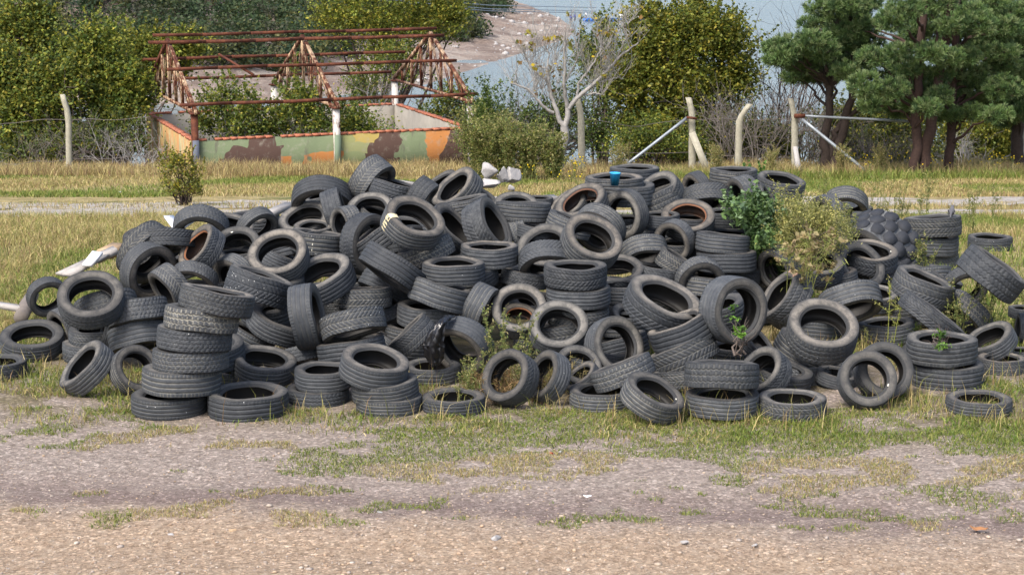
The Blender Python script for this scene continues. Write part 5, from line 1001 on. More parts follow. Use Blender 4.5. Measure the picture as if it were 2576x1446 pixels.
thicket('bare_thicket', 'bare pale stems in the shadow left of the shed', 330, 430, 57.3, .8, 22, 44, 'bark_pale', 2.0, .014)
thicket('bare_thicket', 'bare branches behind the shed against the bare shore', 930, 400, 68, .6, 24, 45, 'bark_pale', 4.0, .022)
thicket('bare_thicket', 'bare stems around the foot of the white branched tree', 1330, 430, 57, .7, 26, 46, 'bark_grey', 2.2, .014)
thicket('bare_thicket', 'bare twigs in front of the right hand undergrowth', 2230, 428, 57, .9, 34, 47, 'bark_grey', 2.2, .014)
thicket('bare_thicket', 'pale forked dead stems right of the pine trunks', 2430, 428, 58, .6, 16, 48, 'bark_pale', 1.8, .016)
thicket('bare_thicket', 'dark leafless twigs reaching over the lake by the pines', 1985, 425, 63, .28, 16, 49, 'bark_dark', 7.0, .03)
thicket('bare_thicket', 'upright bare twigs behind the white branched tree', 1330, 430, 62, .35, 24, 50, 'bark_grey', 5.2, .016)

# white branched tree, nearly leafless
def white_tree():
    Y = 54.0; cv = lambda x, y: ((2048 + x / 1.8076) * .6289, y / 1.8076 * .6289)
    base = at(*cv(345, 1240), Y); base[2] = float(gz(Y)); root = empty('white_tree', tuple(base)); tag(root, 'white barked tree nearly bare with a few yellow leaves', 'tree')
    limbs = [([(340, 1250), (338, 1150), (360, 1070), (387, 1000), (380, 915)], .16, .12), ([(380, 915), (404, 850), (404, 780)], .095, .075), ([(380, 920), (345, 870), (318, 790), (285, 690), (265, 600), (255, 500)], .08, .04),
        ([(404, 780), (385, 690), (378, 600), (385, 480), (380, 340), (385, 230)], .065, .018), ([(404, 785), (450, 735), (520, 665), (600, 600), (690, 510), (760, 430), (830, 370), (915, 310)], .075, .02),
        ([(300, 815), (250, 790), (180, 715), (120, 650), (40, 615), (-10, 600)], .05, .018), ([(265, 600), (200, 545), (130, 480), (100, 410), (95, 360)], .04, .015), ([(255, 500), (190, 480), (90, 440)], .028, .012),
        ([(470, 720), (480, 600), (530, 540), (590, 450), (640, 370), (690, 270)], .04, .014), ([(560, 630), (650, 590), (740, 565), (805, 570)], .03, .012), ([(500, 690), (600, 675), (670, 690)], .026, .01),
        ([(378, 600), (430, 520), (470, 430), (480, 300), (500, 180)], .03, .01), ([(380, 560), (330, 500), (310, 430), (330, 320), (310, 240)], .03, .01), ([(255, 500), (265, 400), (230, 300), (150, 250)], .03, .01), ([(690, 510), (640, 470), (640, 400), (690, 330)], .03, .01), ([(760, 430), (800, 330), (850, 240), (840, 170)], .028, .01), ([(265, 600), (220, 640), (150, 655)], .022, .01)]
    r_ = np.random.default_rng(5); mb = MB(); tips = []
    def twig(p, d, ln, r, lev):
        P = [p]
        for k in range(5):
            d = d + r_.standard_normal(3) * .13 + np.array([0, 0, .10]); d /= np.linalg.norm(d); P.append(P[-1] + d * ln / 5)
        mb.tube(P, np.linspace(r, r * .45, 6), 5, cap=False); tips.append(P[-1]); tips.append(P[3])
        if lev:
            for k in range(r_.integers(2, 4)):
                e = d + r_.standard_normal(3) * .55; e[2] = abs(e[2]) * .8 + .25; twig(P[2 + k], e / np.linalg.norm(e), ln * .62, r * .6, lev - 1)
    for j, (pts, r0, r1) in enumerate(limbs):
        dep = 0 if j < 2 else (r_.random() - .5) * 1.6
        P = np.array([at(*cv(x, y), Y + dep * k / (len(pts) - 1)) for k, (x, y) in enumerate(pts)]) - base
        if j == 0: P[0, 2] = -.1
        t = np.linspace(0, 1, len(P)); tt = np.linspace(0, 1, 4 * len(P)); Pi = np.stack([np.interp(tt, t, P[:, k]) for k in range(3)], 1); Pi[1:-1] += r_.standard_normal((len(Pi) - 2, 3)) * (.012 if j > 1 else .004)
        mb.tube(Pi, np.linspace(r0, r1, len(Pi)), 8, cap=False)
        if j > 1:
            for k in range(15):
                q = Pi[r_.integers(len(Pi) // 3, len(Pi))]; e = np.array([r_.standard_normal() * .7, r_.standard_normal() * .7, 1.0]); twig(q, e / np.linalg.norm(e), .45 + .5 * r_.random(), .0095, 2 if k < 7 else 1)
    ob('trunk', mb.mesh('trunk', M['bark_pale'], True), root)
    T_ = np.array(tips); k = r_.choice(len(T_), 50, False); C = np.repeat(T_[k], 4, 0) + r_.standard_normal((200, 3)) * .06
    V, Q, c = leaves(C, .15, [(.38, .28, .02), (.30, .26, .03), (.26, .15, .05), (.22, .22, .04)], seed=3, aspect=.8); ob('leaves', me_np('leaves', V, [Q], M['leaf'], c), root)
white_tree()

# Scots pines
def pine(name, label, trunks, pads, seed, bark, Y):
    r_ = np.random.default_rng(seed); base = at(*trunks[0][0][0], Y); base[2] = float(gz(Y)); root = empty(name, tuple(base)); tag(root, label, 'tree', 'pines at the right')
    mb = MB(); tp = []
    for pts, r0, r1 in trunks:
        P = np.array([at(x, y, Y) for x, y in pts]) - base; P[0, 2] = min(P[0, 2], 0) - .1
        t = np.linspace(0, 1, len(P)); tt = np.linspace(0, 1, 22); Pi = np.stack([np.interp(tt, t, P[:, k]) for k in range(3)], 1); Pi[1:-1] += r_.standard_normal((20, 3)) * .03
        mb.tube(Pi, np.linspace(r0, r1, 22), 10, cap=False); tp.append(Pi)
    tp = np.concatenate(tp); ND = []; 
    for x, y, rx, ry in pads:
        dep = (r_.random() - .5) * 3.4; s = Y / FPX; c = at(x, y, Y + dep) - base; rx, ry = rx * s, ry * s * 1.15
        j = tp[np.argmin(((tp - c - np.array([0, 0, -.8])) ** 2).sum(1))]
        mid = (j + c) / 2 + np.array([0, 0, .25]); t = np.linspace(0, 1, 9)[:, None]; P = (1 - t) ** 2 * j + 2 * t * (1 - t) * mid + t ** 2 * c; P[1:-1] += r_.standard_normal((7, 3)) * .05
        mb.tube(P, np.linspace(.055, .015, 9), 5, cap=False)
        nt = int(170 * rx * ry / (.7 * .32)) + 50
        d = r_.standard_normal((nt, 3)); d /= np.linalg.norm(d, axis=1)[:, None]; rr = r_.random(nt)[:, None] ** .4
        tc = c + d * rr * np.array([rx, .8 * rx, ry]) + np.array([0, 0, 0])
        for q in tc[::9]: mb.tube([c + (q - c) * .15, (c + q) / 2 + r_.standard_normal(3) * .06 - np.array([0, 0, .04]), q], [.014, .010, .006], 4, cap=False)
        ND.append((tc, d * .7 + np.array([0, 0, .75])))
    ob('trunk', mb.mesh('trunk', M[bark], True), root)
    tc = np.concatenate([a for a, _ in ND]); td = np.concatenate([b for _, b in ND]); K = 20
    D = np.repeat(td, K, 0) + r_.standard_normal((len(td) * K, 3)) * .55; D /= np.linalg.norm(D, axis=1)[:, None]; C = np.repeat(tc, K, 0)
    ln = (.10 + .07 * r_.random(len(C)))[:, None]; sd = np.cross(D, r_.standard_normal(D.shape)); sd /= np.linalg.norm(sd, axis=1)[:, None]
    V = np.stack([C - sd * .009, C + sd * .009, C + D * ln + sd * .005, C + D * ln - sd * .005], 1).reshape(-1, 3)
    pal = np.array([(.09, .155, .05), (.135, .205, .065), (.06, .105, .042), (.18, .235, .10)]); col = np.repeat(pal[r_.integers(0, 4, len(td))], K, 0) * (1 + .25 * (r_.random((len(C), 1)) * 2 - 1))
    ob('needles', me_np('needles', V, [np.arange(len(C))[:, None] * 4 + np.array([[0, 1, 2, 3]])], M['needle'], np.repeat(col, 4, 0)), root)
cv = lambda x, y: ((3072 + x / 1.8076) * .6289, y / 1.8076 * .6289)
def pads(l_): return [(*cv(x, y), rx / 1.8076 * .6289, ry / 1.8076 * .6289) for x, y, rx, ry in l_]
pine('pine_tree', 'pine with two thick red brown trunks joined at the base', [([(2301, 418), (2303, 340), (2308, 240), (2318, 120), (2325, -40)], .16, .10), ([(2318, 418), (2338, 330), (2352, 270), (2372, 150), (2398, -60)], .18, .11)],
    pads([(700, 310, 150, 70), (1150, 120, 150, 80), (900, 150, 120, 80), (800, 420, 150, 60), (1000, 480, 130, 60), (700, 620, 120, 80), (900, 640, 120, 70), (1100, 560, 120, 60), (1050, 760, 100, 50), (1000, 60, 140, 70), (850, 720, 120, 50), (640, 520, 120, 60), (1020, 300, 120, 60), (1250, 30, 120, 60), (600, 230, 130, 60), (880, 560, 120, 60), (1180, 380, 110, 60), (1330, 180, 120, 70), (1120, 660, 110, 60), (760, 760, 110, 50), (960, 800, 110, 50), (1150, 780, 110, 50), (740, 420, 120, 60), (1240, 280, 110, 60), (950, 380, 110, 60), (720, 180, 110, 60), (1080, 220, 110, 60)]), 61, 'bark_red', 53.0)
pine('pine_tree', 'straight red brown pine right of the double trunked one', [([(2384, 416), (2392, 330), (2398, 200), (2410, -60)], .15, .10)],
    pads([(1300, 600, 130, 80), (1450, 520, 150, 60), (1650, 520, 150, 60), (1500, 640, 150, 70), (1700, 640, 140, 80), (1250, 700, 100, 60), (1600, 740, 120, 60), (1500, 180, 150, 70), (1700, 200, 140, 70), (1300, 420, 120, 60), (1550, 380, 140, 70), (1400, 50, 140, 70), (1600, 30, 140, 60), (1430, 290, 130, 60), (1700, 380, 120, 60), (1560, 280, 120, 60), (1380, 760, 110, 50), (1800, 100, 120, 70), (1480, 820, 120, 50), (1300, 830, 110, 50), (1660, 830, 120, 50), (1420, 420, 120, 60), (1620, 640, 120, 60), (1380, 680, 120, 60), (1700, 470, 120, 60), (1240, 520, 110, 60), (1640, 330, 120, 60), (1480, 100, 120, 60)]), 62, 'bark_red', 54.0)
pine('pine_tree', 'blackish multi stemmed pine with foliage hanging over the lake', [([(2078, 425), (2072, 360), (2084, 290), (2096, 180), (2110, 20)], .17, .07), ([(2090, 425), (2112, 350), (2138, 270), (2150, 200), (2140, 40)], .17, .07), ([(2082, 425), (2098, 340), (2120, 300), (2190, 255)], .12, .05)],
    pads([(150, 330, 150, 60), (330, 300, 150, 60), (500, 270, 130, 60), (250, 480, 130, 60), (480, 470, 150, 60), (450, 60, 190, 70), (620, 150, 110, 60), (60, 430, 90, 50), (250, 380, 130, 60), (400, 380, 130, 60), (330, 180, 110, 50), (560, 30, 130, 60), (200, 560, 110, 40), (420, 560, 120, 50), (30, 350, 80, 40), (640, 60, 120, 60), (560, 370, 110, 60), (700, 30, 120, 60), (120, 400, 110, 50), (330, 420, 120, 50), (560, 520, 110, 60), (300, 540, 120, 50), (520, 180, 110, 60), (600, 300, 110, 60)]), 63, 'bark_dark', 55.0)
pine('pine_tree', 'dark pine trunk and boughs at the far right edge', [([(2562, 425), (2560, 300), (2566, 100), (2570, -60)], .2, .13)],
    pads([(1800, 450, 120, 60), (1750, 330, 120, 70), (1750, 100, 130, 70), (1800, 600, 130, 70), (1750, 760, 110, 50), (1850, 260, 130, 70), (1700, 20, 130, 60), (1880, 520, 130, 70), (1860, 700, 120, 60), (1880, 120, 120, 70), (1640, 120, 120, 60), (1850, 820, 120, 60), (1730, 860, 120, 50), (1790, 680, 120, 60), (1870, 400, 120, 70), (1760, 220, 120, 60)]), 64, 'bark_dark', 56.5)

# far wooded hill: a mass of crowns
def forest():
    r_ = np.random.default_rng(9); X = r_.uniform(-190, 10, 13000); Y = r_.uniform(250, 620, 13000); t = inside(X, Y)
    edge = 15 + 10 * (fbm(X, Y, .05, 3, 4) - .5) * 2
    near = (Y < 330) & (X < -20)
    k = t > np.where(near, edge + 5, edge + 3); X, Y = X[k], Y[k]; Z = hill_z(X, Y)
    dens = r_.random(len(X)) < .92; X, Y, Z = X[dens], Y[dens], Z[dens]
    n = 110; N = len(X); d = r_.standard_normal((N, n, 3)); d /= np.linalg.norm(d, axis=2)[:, :, None]; d *= r_.random((N, n, 1)) ** .35
    rad = r_.uniform(1.4, 2.9, N); P = np.stack([X, Y, Z + rad * .9], -1)[:, None] + d * rad[:, None, None] * np.array([1, 1, 1.05])
    pal = np.array([(.045, .075, .030), (.060, .09, .035), (.032, .055, .027), (.09, .105, .038), (.05, .082, .033), (.13, .13, .045), (.07, .078, .045)])
    base = pal[r_.integers(0, len(pal), N)]
    V, Q, c = leaves(P.reshape(-1, 3), .62, [(1, 1, 1)], seed=4, up=.4); c = c * np.repeat(np.repeat(base, n, 0), 4, 0)
    tag(ob('hill_forest', me_np('hill_forest', V, [Q], M['leaf'], c)), 'dense dark green wood on the hill across the inlet', 'forest', kind='stuff')
forest()
# ------------------------------------------------------------------ grass
def blades(X, Y, h, wd, pal, seed, lean=.35, zoff=0.0):
    """curved blades of grass rooted at X, Y"""
    r_ = np.random.default_rng(seed); N = len(X); Z = gh(X, Y) + zoff - .005
    h = h * (.55 + .9 * r_.random(N)); a = r_.random(N) * 6.283; ln = lean * (r_.random(N) ** .8) * 1.6
    d = np.stack([np.cos(a), np.sin(a), 0 * a], -1); f = r_.random(N) * 6.283; s = np.stack([np.cos(f), np.sin(f), 0 * f], -1) * (wd * (.6 + .8 * r_.random(N)))[:, None]
    B = np.stack([X, Y, Z], -1); up = np.array([0, 0, 1.0])
    m = B + up * (h * .55)[:, None] + d * (h * ln * .35)[:, None]; t = B + up * (h * (1 - .3 * ln))[:, None] + d * (h * ln)[:, None]
    V = np.stack([B - s / 2, B + s / 2, m + s * .4, m - s * .4, t], 1).reshape(-1, 3)
    i = np.arange(N)[:, None] * 5; pal = np.array(pal); c = pal[r_.integers(0, len(pal), N)] * (1 + .3 * (r_.random((N, 1)) * 2 - 1))
    return V, i + np.array([[0, 1, 2, 3]]), i + np.array([[3, 2, 4]]), np.repeat(np.clip(c, 0, 1), 5, 0)
def grass(name, label, parts):
    V, Q, T, C = [], [], [], []; n = 0
    for p in parts:
        v, q, t, c = p; V.append(v); Q.append(q + n); T.append(t + n); C.append(c); n += len(v)
    o = ob(name, me_np(name, np.concatenate(V), [np.concatenate(Q), np.concatenate(T)], M['grass'], np.concatenate(C)))
    return tag(o, label, 'grass', kind='stuff')
GREEN = [(.12, .19, .03), (.17, .23, .04), (.085, .14, .022), (.23, .26, .06)]
STRAW = [(.43, .345, .15), (.52, .43, .21), (.36, .28, .115), (.38, .33, .135), (.28, .185, .10)]
OLV = [(.23, .24, .065), (.29, .28, .09), (.17, .19, .045)]
def scatter(x0, x1, y0, y1, n, seed, fn):
    r_ = np.random.default_rng(seed); X = r_.uniform(x0, x1, n); Y = r_.uniform(y0, y1, n); k = (r_.random(n) < fn(X, Y)) & (heap_free(X, Y) > 0); return X[k], Y[k]
TXY = np.array([r[1][:3] for r in TYRES])
def heap_free(X, Y):
    """1 outside the heap, 0 where several tyres lie over the ground"""
    out = np.ones(len(X)); k = (Y > 15) & (Y < 24) & (np.abs(X) < 7)
    if k.any(): out[k] = (((X[k][:, None] - TXY[None, :, 0]) ** 2 + (Y[k][:, None] - TXY[None, :, 1]) ** 2) < .55 ** 2).sum(1) < 4
    return out
inX = lambda X, Y, m=1.06: np.abs(X) < Y * .28 * m + .6
sm = lambda v, a, b: np.clip((v - a) / (b - a), 0, 1)
# front yard: thin patches on the dirt
def f_patch(X, Y):
    n = .62 * fbm(X, Y * 1.5, 3.0, 3, 3) + .38 * fbm(X, Y * 1.5, .7, 2, 13); e = sm(Y + .12 * X + (vnoise(X, Y, .8, 8) - .5), 12.9, 15.7)
    right = sm(X, 1.5, 4.5) * sm(Y, 12.0, 13.5) * .05
    return inX(X, Y) * sm(n, .59 - .14 * e - right, .62 - .10 * e - right) * (.6 + .4 * e) * (Y > 12.6)
X, Y = scatter(-6, 6, 12.4, 15.8, 230000, 1, f_patch); k = vnoise(X, Y, 1.3, 14) > .45
grass('yard_grass', 'low patchy grass growing on the bare dirt in front of the tyres', [blades(X[k], Y[k], .032, .006, GREEN + OLV, 2, .9), blades(X[~k], Y[~k], .036, .005, OLV + STRAW, 3, 1.0)])
# fringe along the foot of the pile and under it
def f_fringe(X, Y): return inX(X, Y, 1.1) * sm(fbm(X, Y, 1.6, 3, 5), .36, .55) * sm(Y + .10 * X + .5 * (vnoise(X, Y, 1.2, 9) - .5), 14.7, 15.5)
X, Y = scatter(-6, 6.5, 14.6, 18.5, 100000, 4, f_fringe); k = vnoise(X, Y, 1.7, 15) > .5
X2, Y2 = scatter(-6, 6.5, 15.1, 17.5, 4500, 6, f_fringe)
grass('fringe_grass', 'green and straw coloured grass along the foot of the tyres', [blades(X[k], Y[k], .06, .008, GREEN + GREEN + OLV, 7, .9), blades(X[~k], Y[~k], .06, .007, OLV + OLV + GREEN + STRAW, 8, 1.0), blades(X2, Y2, .22, .006, STRAW + OLV, 9, .5)])
# meadow on the left, dry and knee high with greener ground nearer
def f_left(X, Y): return inX(X, Y) * (X < -1.5 + .0 * Y) * (.30 + .70 * sm(fbm(X, Y, .9, 4, 6), .36, .62)) * (1 - .85 * sm(Y, 32.5, 35))
X, Y = scatter(-13, 0, 18.2, 36, 230000, 10, f_left); g = sm(fbm(X, Y, .5, 3, 16) * 1.0 + .42 * sm(Y, 29, 19.0), .60, .86) > np.random.default_rng(1).random(len(X))
grass('dry_meadow', 'knee high dry yellow grass on the left slope', [blades(X[~g], Y[~g], .07 + .22 * fbm(X[~g], Y[~g], .9, 3, 42), .009, STRAW + OLV, 11, .8), blades(X[g], Y[g], .12, .010, OLV + GREEN, 12, .85)])
# right and behind the pile
def f_right(X, Y): return inX(X, Y) * (X > 0) * (.3 + .7 * sm(fbm(X, Y, .6, 3, 7), .35, .6))
X, Y = scatter(0, 11, 17.5, 35, 110000, 13, f_right); g = vnoise(X, Y, .6, 17) > .42
grass('rough_grass', 'mixed green and dry grass right of and behind the tyres', [blades(X[~g], Y[~g], .18, .011, STRAW + OLV, 14, .6), blades(X[g], Y[g], .14, .012, OLV + GREEN, 15, .7)])
# verge between the track and the fence
def f_verge(X, Y): return inX(X, Y) * (.25 + .75 * sm(fbm(X, Y, .35, 4, 8), .35, .62))
X, Y = scatter(-16, 16, 43.2, 55, 130000, 16, f_verge); g = vnoise(X, Y, .35, 18) > .55
X2, Y2 = scatter(-17, 17, 52.5, 57.5, 50000, 18, lambda X, Y: .45 + .55 * (vnoise(X, Y, .7, 19) > .4)); 
X3, Y3 = scatter(3, 17, 51, 56.5, 30000, 20, lambda X, Y: .5 + 0 * X)
grass('verge_grass', 'dry grass and green patches between the track and the fence', [blades(X[~g], Y[~g], .12, .016, STRAW + STRAW + OLV, 17, .7), blades(X[g], Y[g], .10, .018, GREEN + OLV, 18, .7), blades(X2, Y2, .16 + .42 * fbm(X2, Y2, .8, 3, 41), .015, STRAW + STRAW + [(.22, .15, .09)], 19, .55), blades(X3, Y3, .28, .018, GREEN + OLV, 21, .6)])
# tall weeds between track and pile on the median
X, Y = scatter(-14, 14, 34, 41, 26000, 22, lambda X, Y: inX(X, Y) * (np.abs(Y - 39.2) < .5 + 1.2 * vnoise(X, Y, .5, 20)) * .8)
grass('median_grass', 'dry grass on the crown and edges of the gravel track', [blades(X, Y, .13, .013, STRAW + STRAW + OLV, 23, .6)])

# ------------------------------------------------------------------ loose stones on the dirt
def pebble(r_, sub=1):
    import bmesh
    bm = bmesh.new(); bmesh.ops.create_icosphere(bm, subdivisions=sub, radius=1); V = np.array([v.co[:] for v in bm.verts]); T = np.array([[v.index for v in f.verts] for f in bm.faces]); bm.free()
    k = r_.standard_normal((5, 3)); k /= np.linalg.norm(k, axis=1)[:, None]
    for d in k: V = V - np.clip(V @ d - .62, 0, None)[:, None] * d * .9
    return V * r_.uniform(.6, 1.1, 3) * np.array([1, 1, .62]), T
def shard(r_):
    import bmesh
    bm = bmesh.new(); bmesh.ops.create_icosphere(bm, subdivisions=3, radius=1); V = np.array([v.co[:] for v in bm.verts]); T = np.array([[v.index for v in f.verts] for f in bm.faces]); bm.free()
    k = r_.standard_normal((11, 3)); k /= np.linalg.norm(k, axis=1)[:, None]
    for d in k: V = V - np.clip(V @ d - r_.uniform(.30, .62), 0, None)[:, None] * d
    return V + r_.standard_normal(V.shape) * .012, T
def gravel():
    r_ = np.random.default_rng(33); kinds = [pebble(r_) for _ in range(8)]; V, T, C = [], [], []; n = 0
    for k in range(13000):
        y = 11.0 + 5 * r_.random() ** 1.6; x = r_.uniform(-1, 1) * (y * .3 + .3)
        tanb = y < 12.9 - .09 * x + .4 * (vnoise(x, y, 1, 9) - .5)
        if not tanb and r_.random() < .35: continue
        s = .004 + .009 * r_.random() ** 2.0 + (.028 * r_.random() ** 2 if (tanb and r_.random() < .06) else 0) + (.012 * r_.random() if r_.random() < .02 else 0)
        v, t = kinds[r_.integers(8)]; a = r_.random() * 6.28; c, s_ = math.cos(a), math.sin(a)
        W = v @ np.array([[c, -s_, 0], [s_, c, 0], [0, 0, 1]]) * s + np.array([x, y, float(gh(x, y)) + s * .25])
        V.append(W); T.append(t + n); n += len(W)
        col = np.array([(.52, .42, .32), (.60, .52, .44), (.44, .30, .19), (.40, .36, .33), (.56, .40, .25)])[r_.integers(5)] * r_.uniform(.7, 1.2); C.append(np.tile(col, (len(W), 1)))
    m, nn, l, b = nodes('pebbles', .9, .2); a = nn.new('ShaderNodeAttribute'); a.attribute_name = 'tint'; l.new(mix(nn, l, noise(nn, l, coord(nn), 60, 4), a.outputs['Color'], (.30, .24, .19)), b.inputs['Base Color'])
    tag(ob('gravel', me_np('gravel', np.concatenate(V), [np.concatenate(T)], m, np.concatenate(C))), 'small tan stones scattered over the dirt', 'gravel', kind='stuff')
gravel()
def rock(name, label, cat, px, py, wpx, hk, mat, seed, Y=None, group=None, z=None, sub=2):
    r_ = np.random.default_rng(seed); p = on_ground(px, py) if Y is None else at(px, py, Y); s = wpx * p[1] / FPX / 2
    v, t = shard(r_); v = v / np.abs(v).max(0); v = v * np.array([s, s * .8, s * hk]); 
    o = ob(name, me_np(name, v, [t], M[mat] if isinstance(mat, str) else mat), None, (p[0], p[1], p[2] + s * hk * .4)); return tag(o, label, cat, group)
for k, (x, y, w, h, lab) in enumerate([(585, 1338, 30, .5, 'flat brown stone on the tan strip near the centre left'), (1245, 1357, 36, .5, 'large pale stone pressed into the tan dirt strip'), (1410, 1137, 14, .7, 'small whitish stone beside the red scrap on the dirt'), (1722, 1365, 24, .5, 'ochre stone at the edge of the tan dirt'), (955, 1290, 16, .6, 'pale round stone on the worn dirt band'), (430, 1345, 22, .4, 'whitish flat stone low on the left dirt'), (1900, 1372, 22, .5, 'cream stone low right of centre on the dirt'), (2360, 1192, 16, .5, 'dark stone on the dirt below the right hand grass')]):
    rock('stone', lab, 'stone', x, y, w, h, 'stone' if k != 0 else 'wood_tan', 200 + k, group='larger stones on the dirt')
M['red'] = simple('red_scrap', (.55, .02, .02), .5, .2, 9)
rock('red_scrap', 'bright red scrap lying on the dirt', 'litter', 1386, 1141, 12, .6, 'red', 301)
M['leaf_brown'] = simple('dead_leaf', (.33, .16, .07), .8, .3, 9)
def curled(name, label, cat, px, py, wpx, mat, seed, Y=None):
    """thin curled scrap: leaf or sheet"""
    r_ = np.random.default_rng(seed); p = on_ground(px, py) if Y is None else at(px, py, Y); s = wpx * p[1] / FPX / 2
    t = np.linspace(-1, 1, 9); U, W = np.meshgrid(t, t); wd = .45 * (1 - np.abs(U) ** 2.2) + .06
    V = np.stack([U, W * wd, .35 * U ** 2 + .5 * (W * wd) ** 2 + .08 * np.sin(5 * U + r_.random() * 6)], -1).reshape(-1, 3) * s
    i = np.arange(8)[:, None] * 9; j = np.arange(8)[None]; Q = np.stack([i + j, i + j + 1, i + j + 10, i + j + 9], -1).reshape(-1, 4)
    o = ob(name, me_np(name, V, [Q], M[mat], smooth=True), None, (p[0], p[1], p[2] + .01)); o.rotation_euler = (0, 0, r_.random() * .8 - .4); md = o.modifiers.new('thick', 'SOLIDIFY'); md.thickness = .004
    return tag(o, label, cat)
curled('dead_leaf', 'curled brown dead leaf on the right dirt', 'leaf', 2462, 1334, 46, 'leaf_brown', 3)
curled('paper_scrap', 'pale paper scrap lying on the middle dirt', 'litter', 1478, 1251, 22, 'white_litter', 4)
curled('paper_scrap', 'white paper scrap on the grass near the left fence post', 'litter', 90, 455, 14, 'white_litter', 5)
curled('paper_scrap', 'white paper scrap beyond the gravel track on the left', 'litter', 305, 485, 16, 'white_litter', 6)

# ------------------------------------------------------------------ weeds, flowers and single plants
def weed(name, label, cat, group, base, h, n, seed, pal, leaf=.03, spread=.25, dens=26, bark=(.16, .17, .05), seedpal=None, droop=.0, width=.004, lw=.35):
    """clump of thin stems set with small leaves and seed heads"""
    r_ = np.random.default_rng(seed); base = np.array(base, float); root = empty(name, tuple(base)); tag(root, label, cat, group); mb = MB(); C = []; S = []
    for k in range(n):
        a = r_.random() * 6.283; sp = spread * r_.random() ** .6; hh = h * (.6 + .45 * r_.random()); b0 = np.array([r_.standard_normal() * .03 * n ** .4, r_.standard_normal() * .03 * n ** .4, -.02])
        t = np.linspace(0, 1, 8)[:, None]; e = b0 + np.array([math.cos(a) * sp * h, math.sin(a) * sp * h, hh]); m_ = b0 + (e - b0) * np.array([.3, .3, .65])
        P = (1 - t) ** 2 * b0 + 2 * t * (1 - t) * m_ + t ** 2 * e; P[:, 2] -= droop * hh * t[:, 0] ** 3; mb.tube(P, np.linspace(width, width * .4, 8), 4, cap=False)
        q = r_.random(dens) ** .8; Pi = np.stack([np.interp(q, t[:, 0], P[:, c]) for c in range(3)], 1); C.append(Pi + r_.standard_normal((dens, 3)) * (leaf * .8) * (1.2 - q)[:, None])
        for g in range(5):                       # side shoots with their own leaves
            q0 = P[r_.integers(2, 7)]; d = r_.standard_normal(3); d[2] = abs(d[2]) + .5; d *= hh * .22 / np.linalg.norm(d); mb.tube([q0, q0 + d * .6, q0 + d], [width * .5, width * .4, width * .25], 3, cap=False)
            C.append(q0 + d * r_.random((dens // 4, 1)) + r_.standard_normal((dens // 4, 3)) * leaf * .4)
            S.append(q0 + d * (.6 + .5 * r_.random((8, 1))) + r_.standard_normal((8, 3)) * .012)
    M.setdefault('stem%s' % (bark,), simple('weed_stem', bark, .8, .3, 9)); ob('stem', mb.mesh('stem', M['stem%s' % (bark,)]), root)
    V, Q, c = leaves(np.concatenate(C), leaf, pal, seed=seed, aspect=lw, up=.2); ob('leaves', me_np('leaves', V, [Q], M['leaf'], c), root)
    if seedpal is not None:
        V, Q, c = leaves(np.concatenate(S), leaf * .55, seedpal, seed=seed + 1, aspect=.7); ob('seed_heads', me_np('seed_heads', V, [Q], M['leaf'], c), root)
    return root
WG = 'weeds growing among the tyres'; PALE = [(.22, .24, .07), (.28, .27, .10), (.16, .19, .05), (.32, .28, .13)]; FERN = [(.10, .15, .045), (.15, .19, .06), (.08, .12, .035)]
G0 = lambda x, y: on_ground(x, y)
weed('tall_weed', 'tall feathery green weed in front of the centre tyres', 'weed', WG, G0(1268, 985), .78, 9, 71, FERN + PALE, .036, .30, 60, seedpal=PALE)
weed('tall_weed', 'spreading pale weed hanging over the lone flat front tyre', 'weed', WG, G0(1190, 1010), .42, 9, 72, PALE + FERN, .026, .55, 46, seedpal=PALE)
weed('dead_grass_tuft', 'brown dead grass tuft inside the leaning front tyre', 'weed', WG, G0(1262, 1000), .30, 60, 73, [(.24, .15, .07), (.30, .20, .09), (.18, .16, .05)], .05, .6, 8, (.26, .17, .08), width=.003, lw=.12)
weed('dry_grass_tuft', 'dry yellow grass tuft between two standing front tyres', 'weed', WG, G0(1378, 985), .34, 50, 74, [(.28, .22, .09), (.20, .19, .06)], .05, .5, 8, (.25, .20, .09), width=.003, lw=.12)
weed('tall_weed', 'slender yellow green weed before the pale sidewall truck tyre', 'weed', WG, G0(2228, 905), .86, 2, 75, PALE + [(.26, .27, .05)], .03, .12, 60, (.24, .26, .06), seedpal=[(.34, .33, .10)], width=.006)
weed('tall_weed', 'short bluish weed right of the slender yellow green weed', 'weed', WG, G0(2290, 905), .36, 3, 76, FERN, .024, .15, 50)
weed('thin_weed', 'thin seed stalk left of the slender yellow green weed', 'weed', WG, G0(2190, 900), .42, 1, 77, PALE, .02, .1, 30, (.28, .27, .08), seedpal=PALE)
for k, (x, y, h, lab) in enumerate([(2418, 850, .62, 'seeding weed below the fallen zigzag tyre on the right'), (2475, 830, .6, 'bushy weed under the right hand sloping tyre'), (2520, 900, .62, 'seeding weed at the right edge near the leaning arch tyre'), (2560, 840, .7, 'tall weed at the right edge beyond the sloping tyre'), (2330, 690, .5, 'weed in front of the huge tractor tyre'), (2140, 640, .6, 'feathery weed left of the huge tractor tyre')]):
    Yk = 18.2 + k * .35 if k < 4 else 20.2; b_ = at(x, y, Yk); weed('tall_weed', lab, 'weed', WG, b_, h, 6, 80 + k, PALE + FERN, .03, .3, 44, seedpal=PALE)
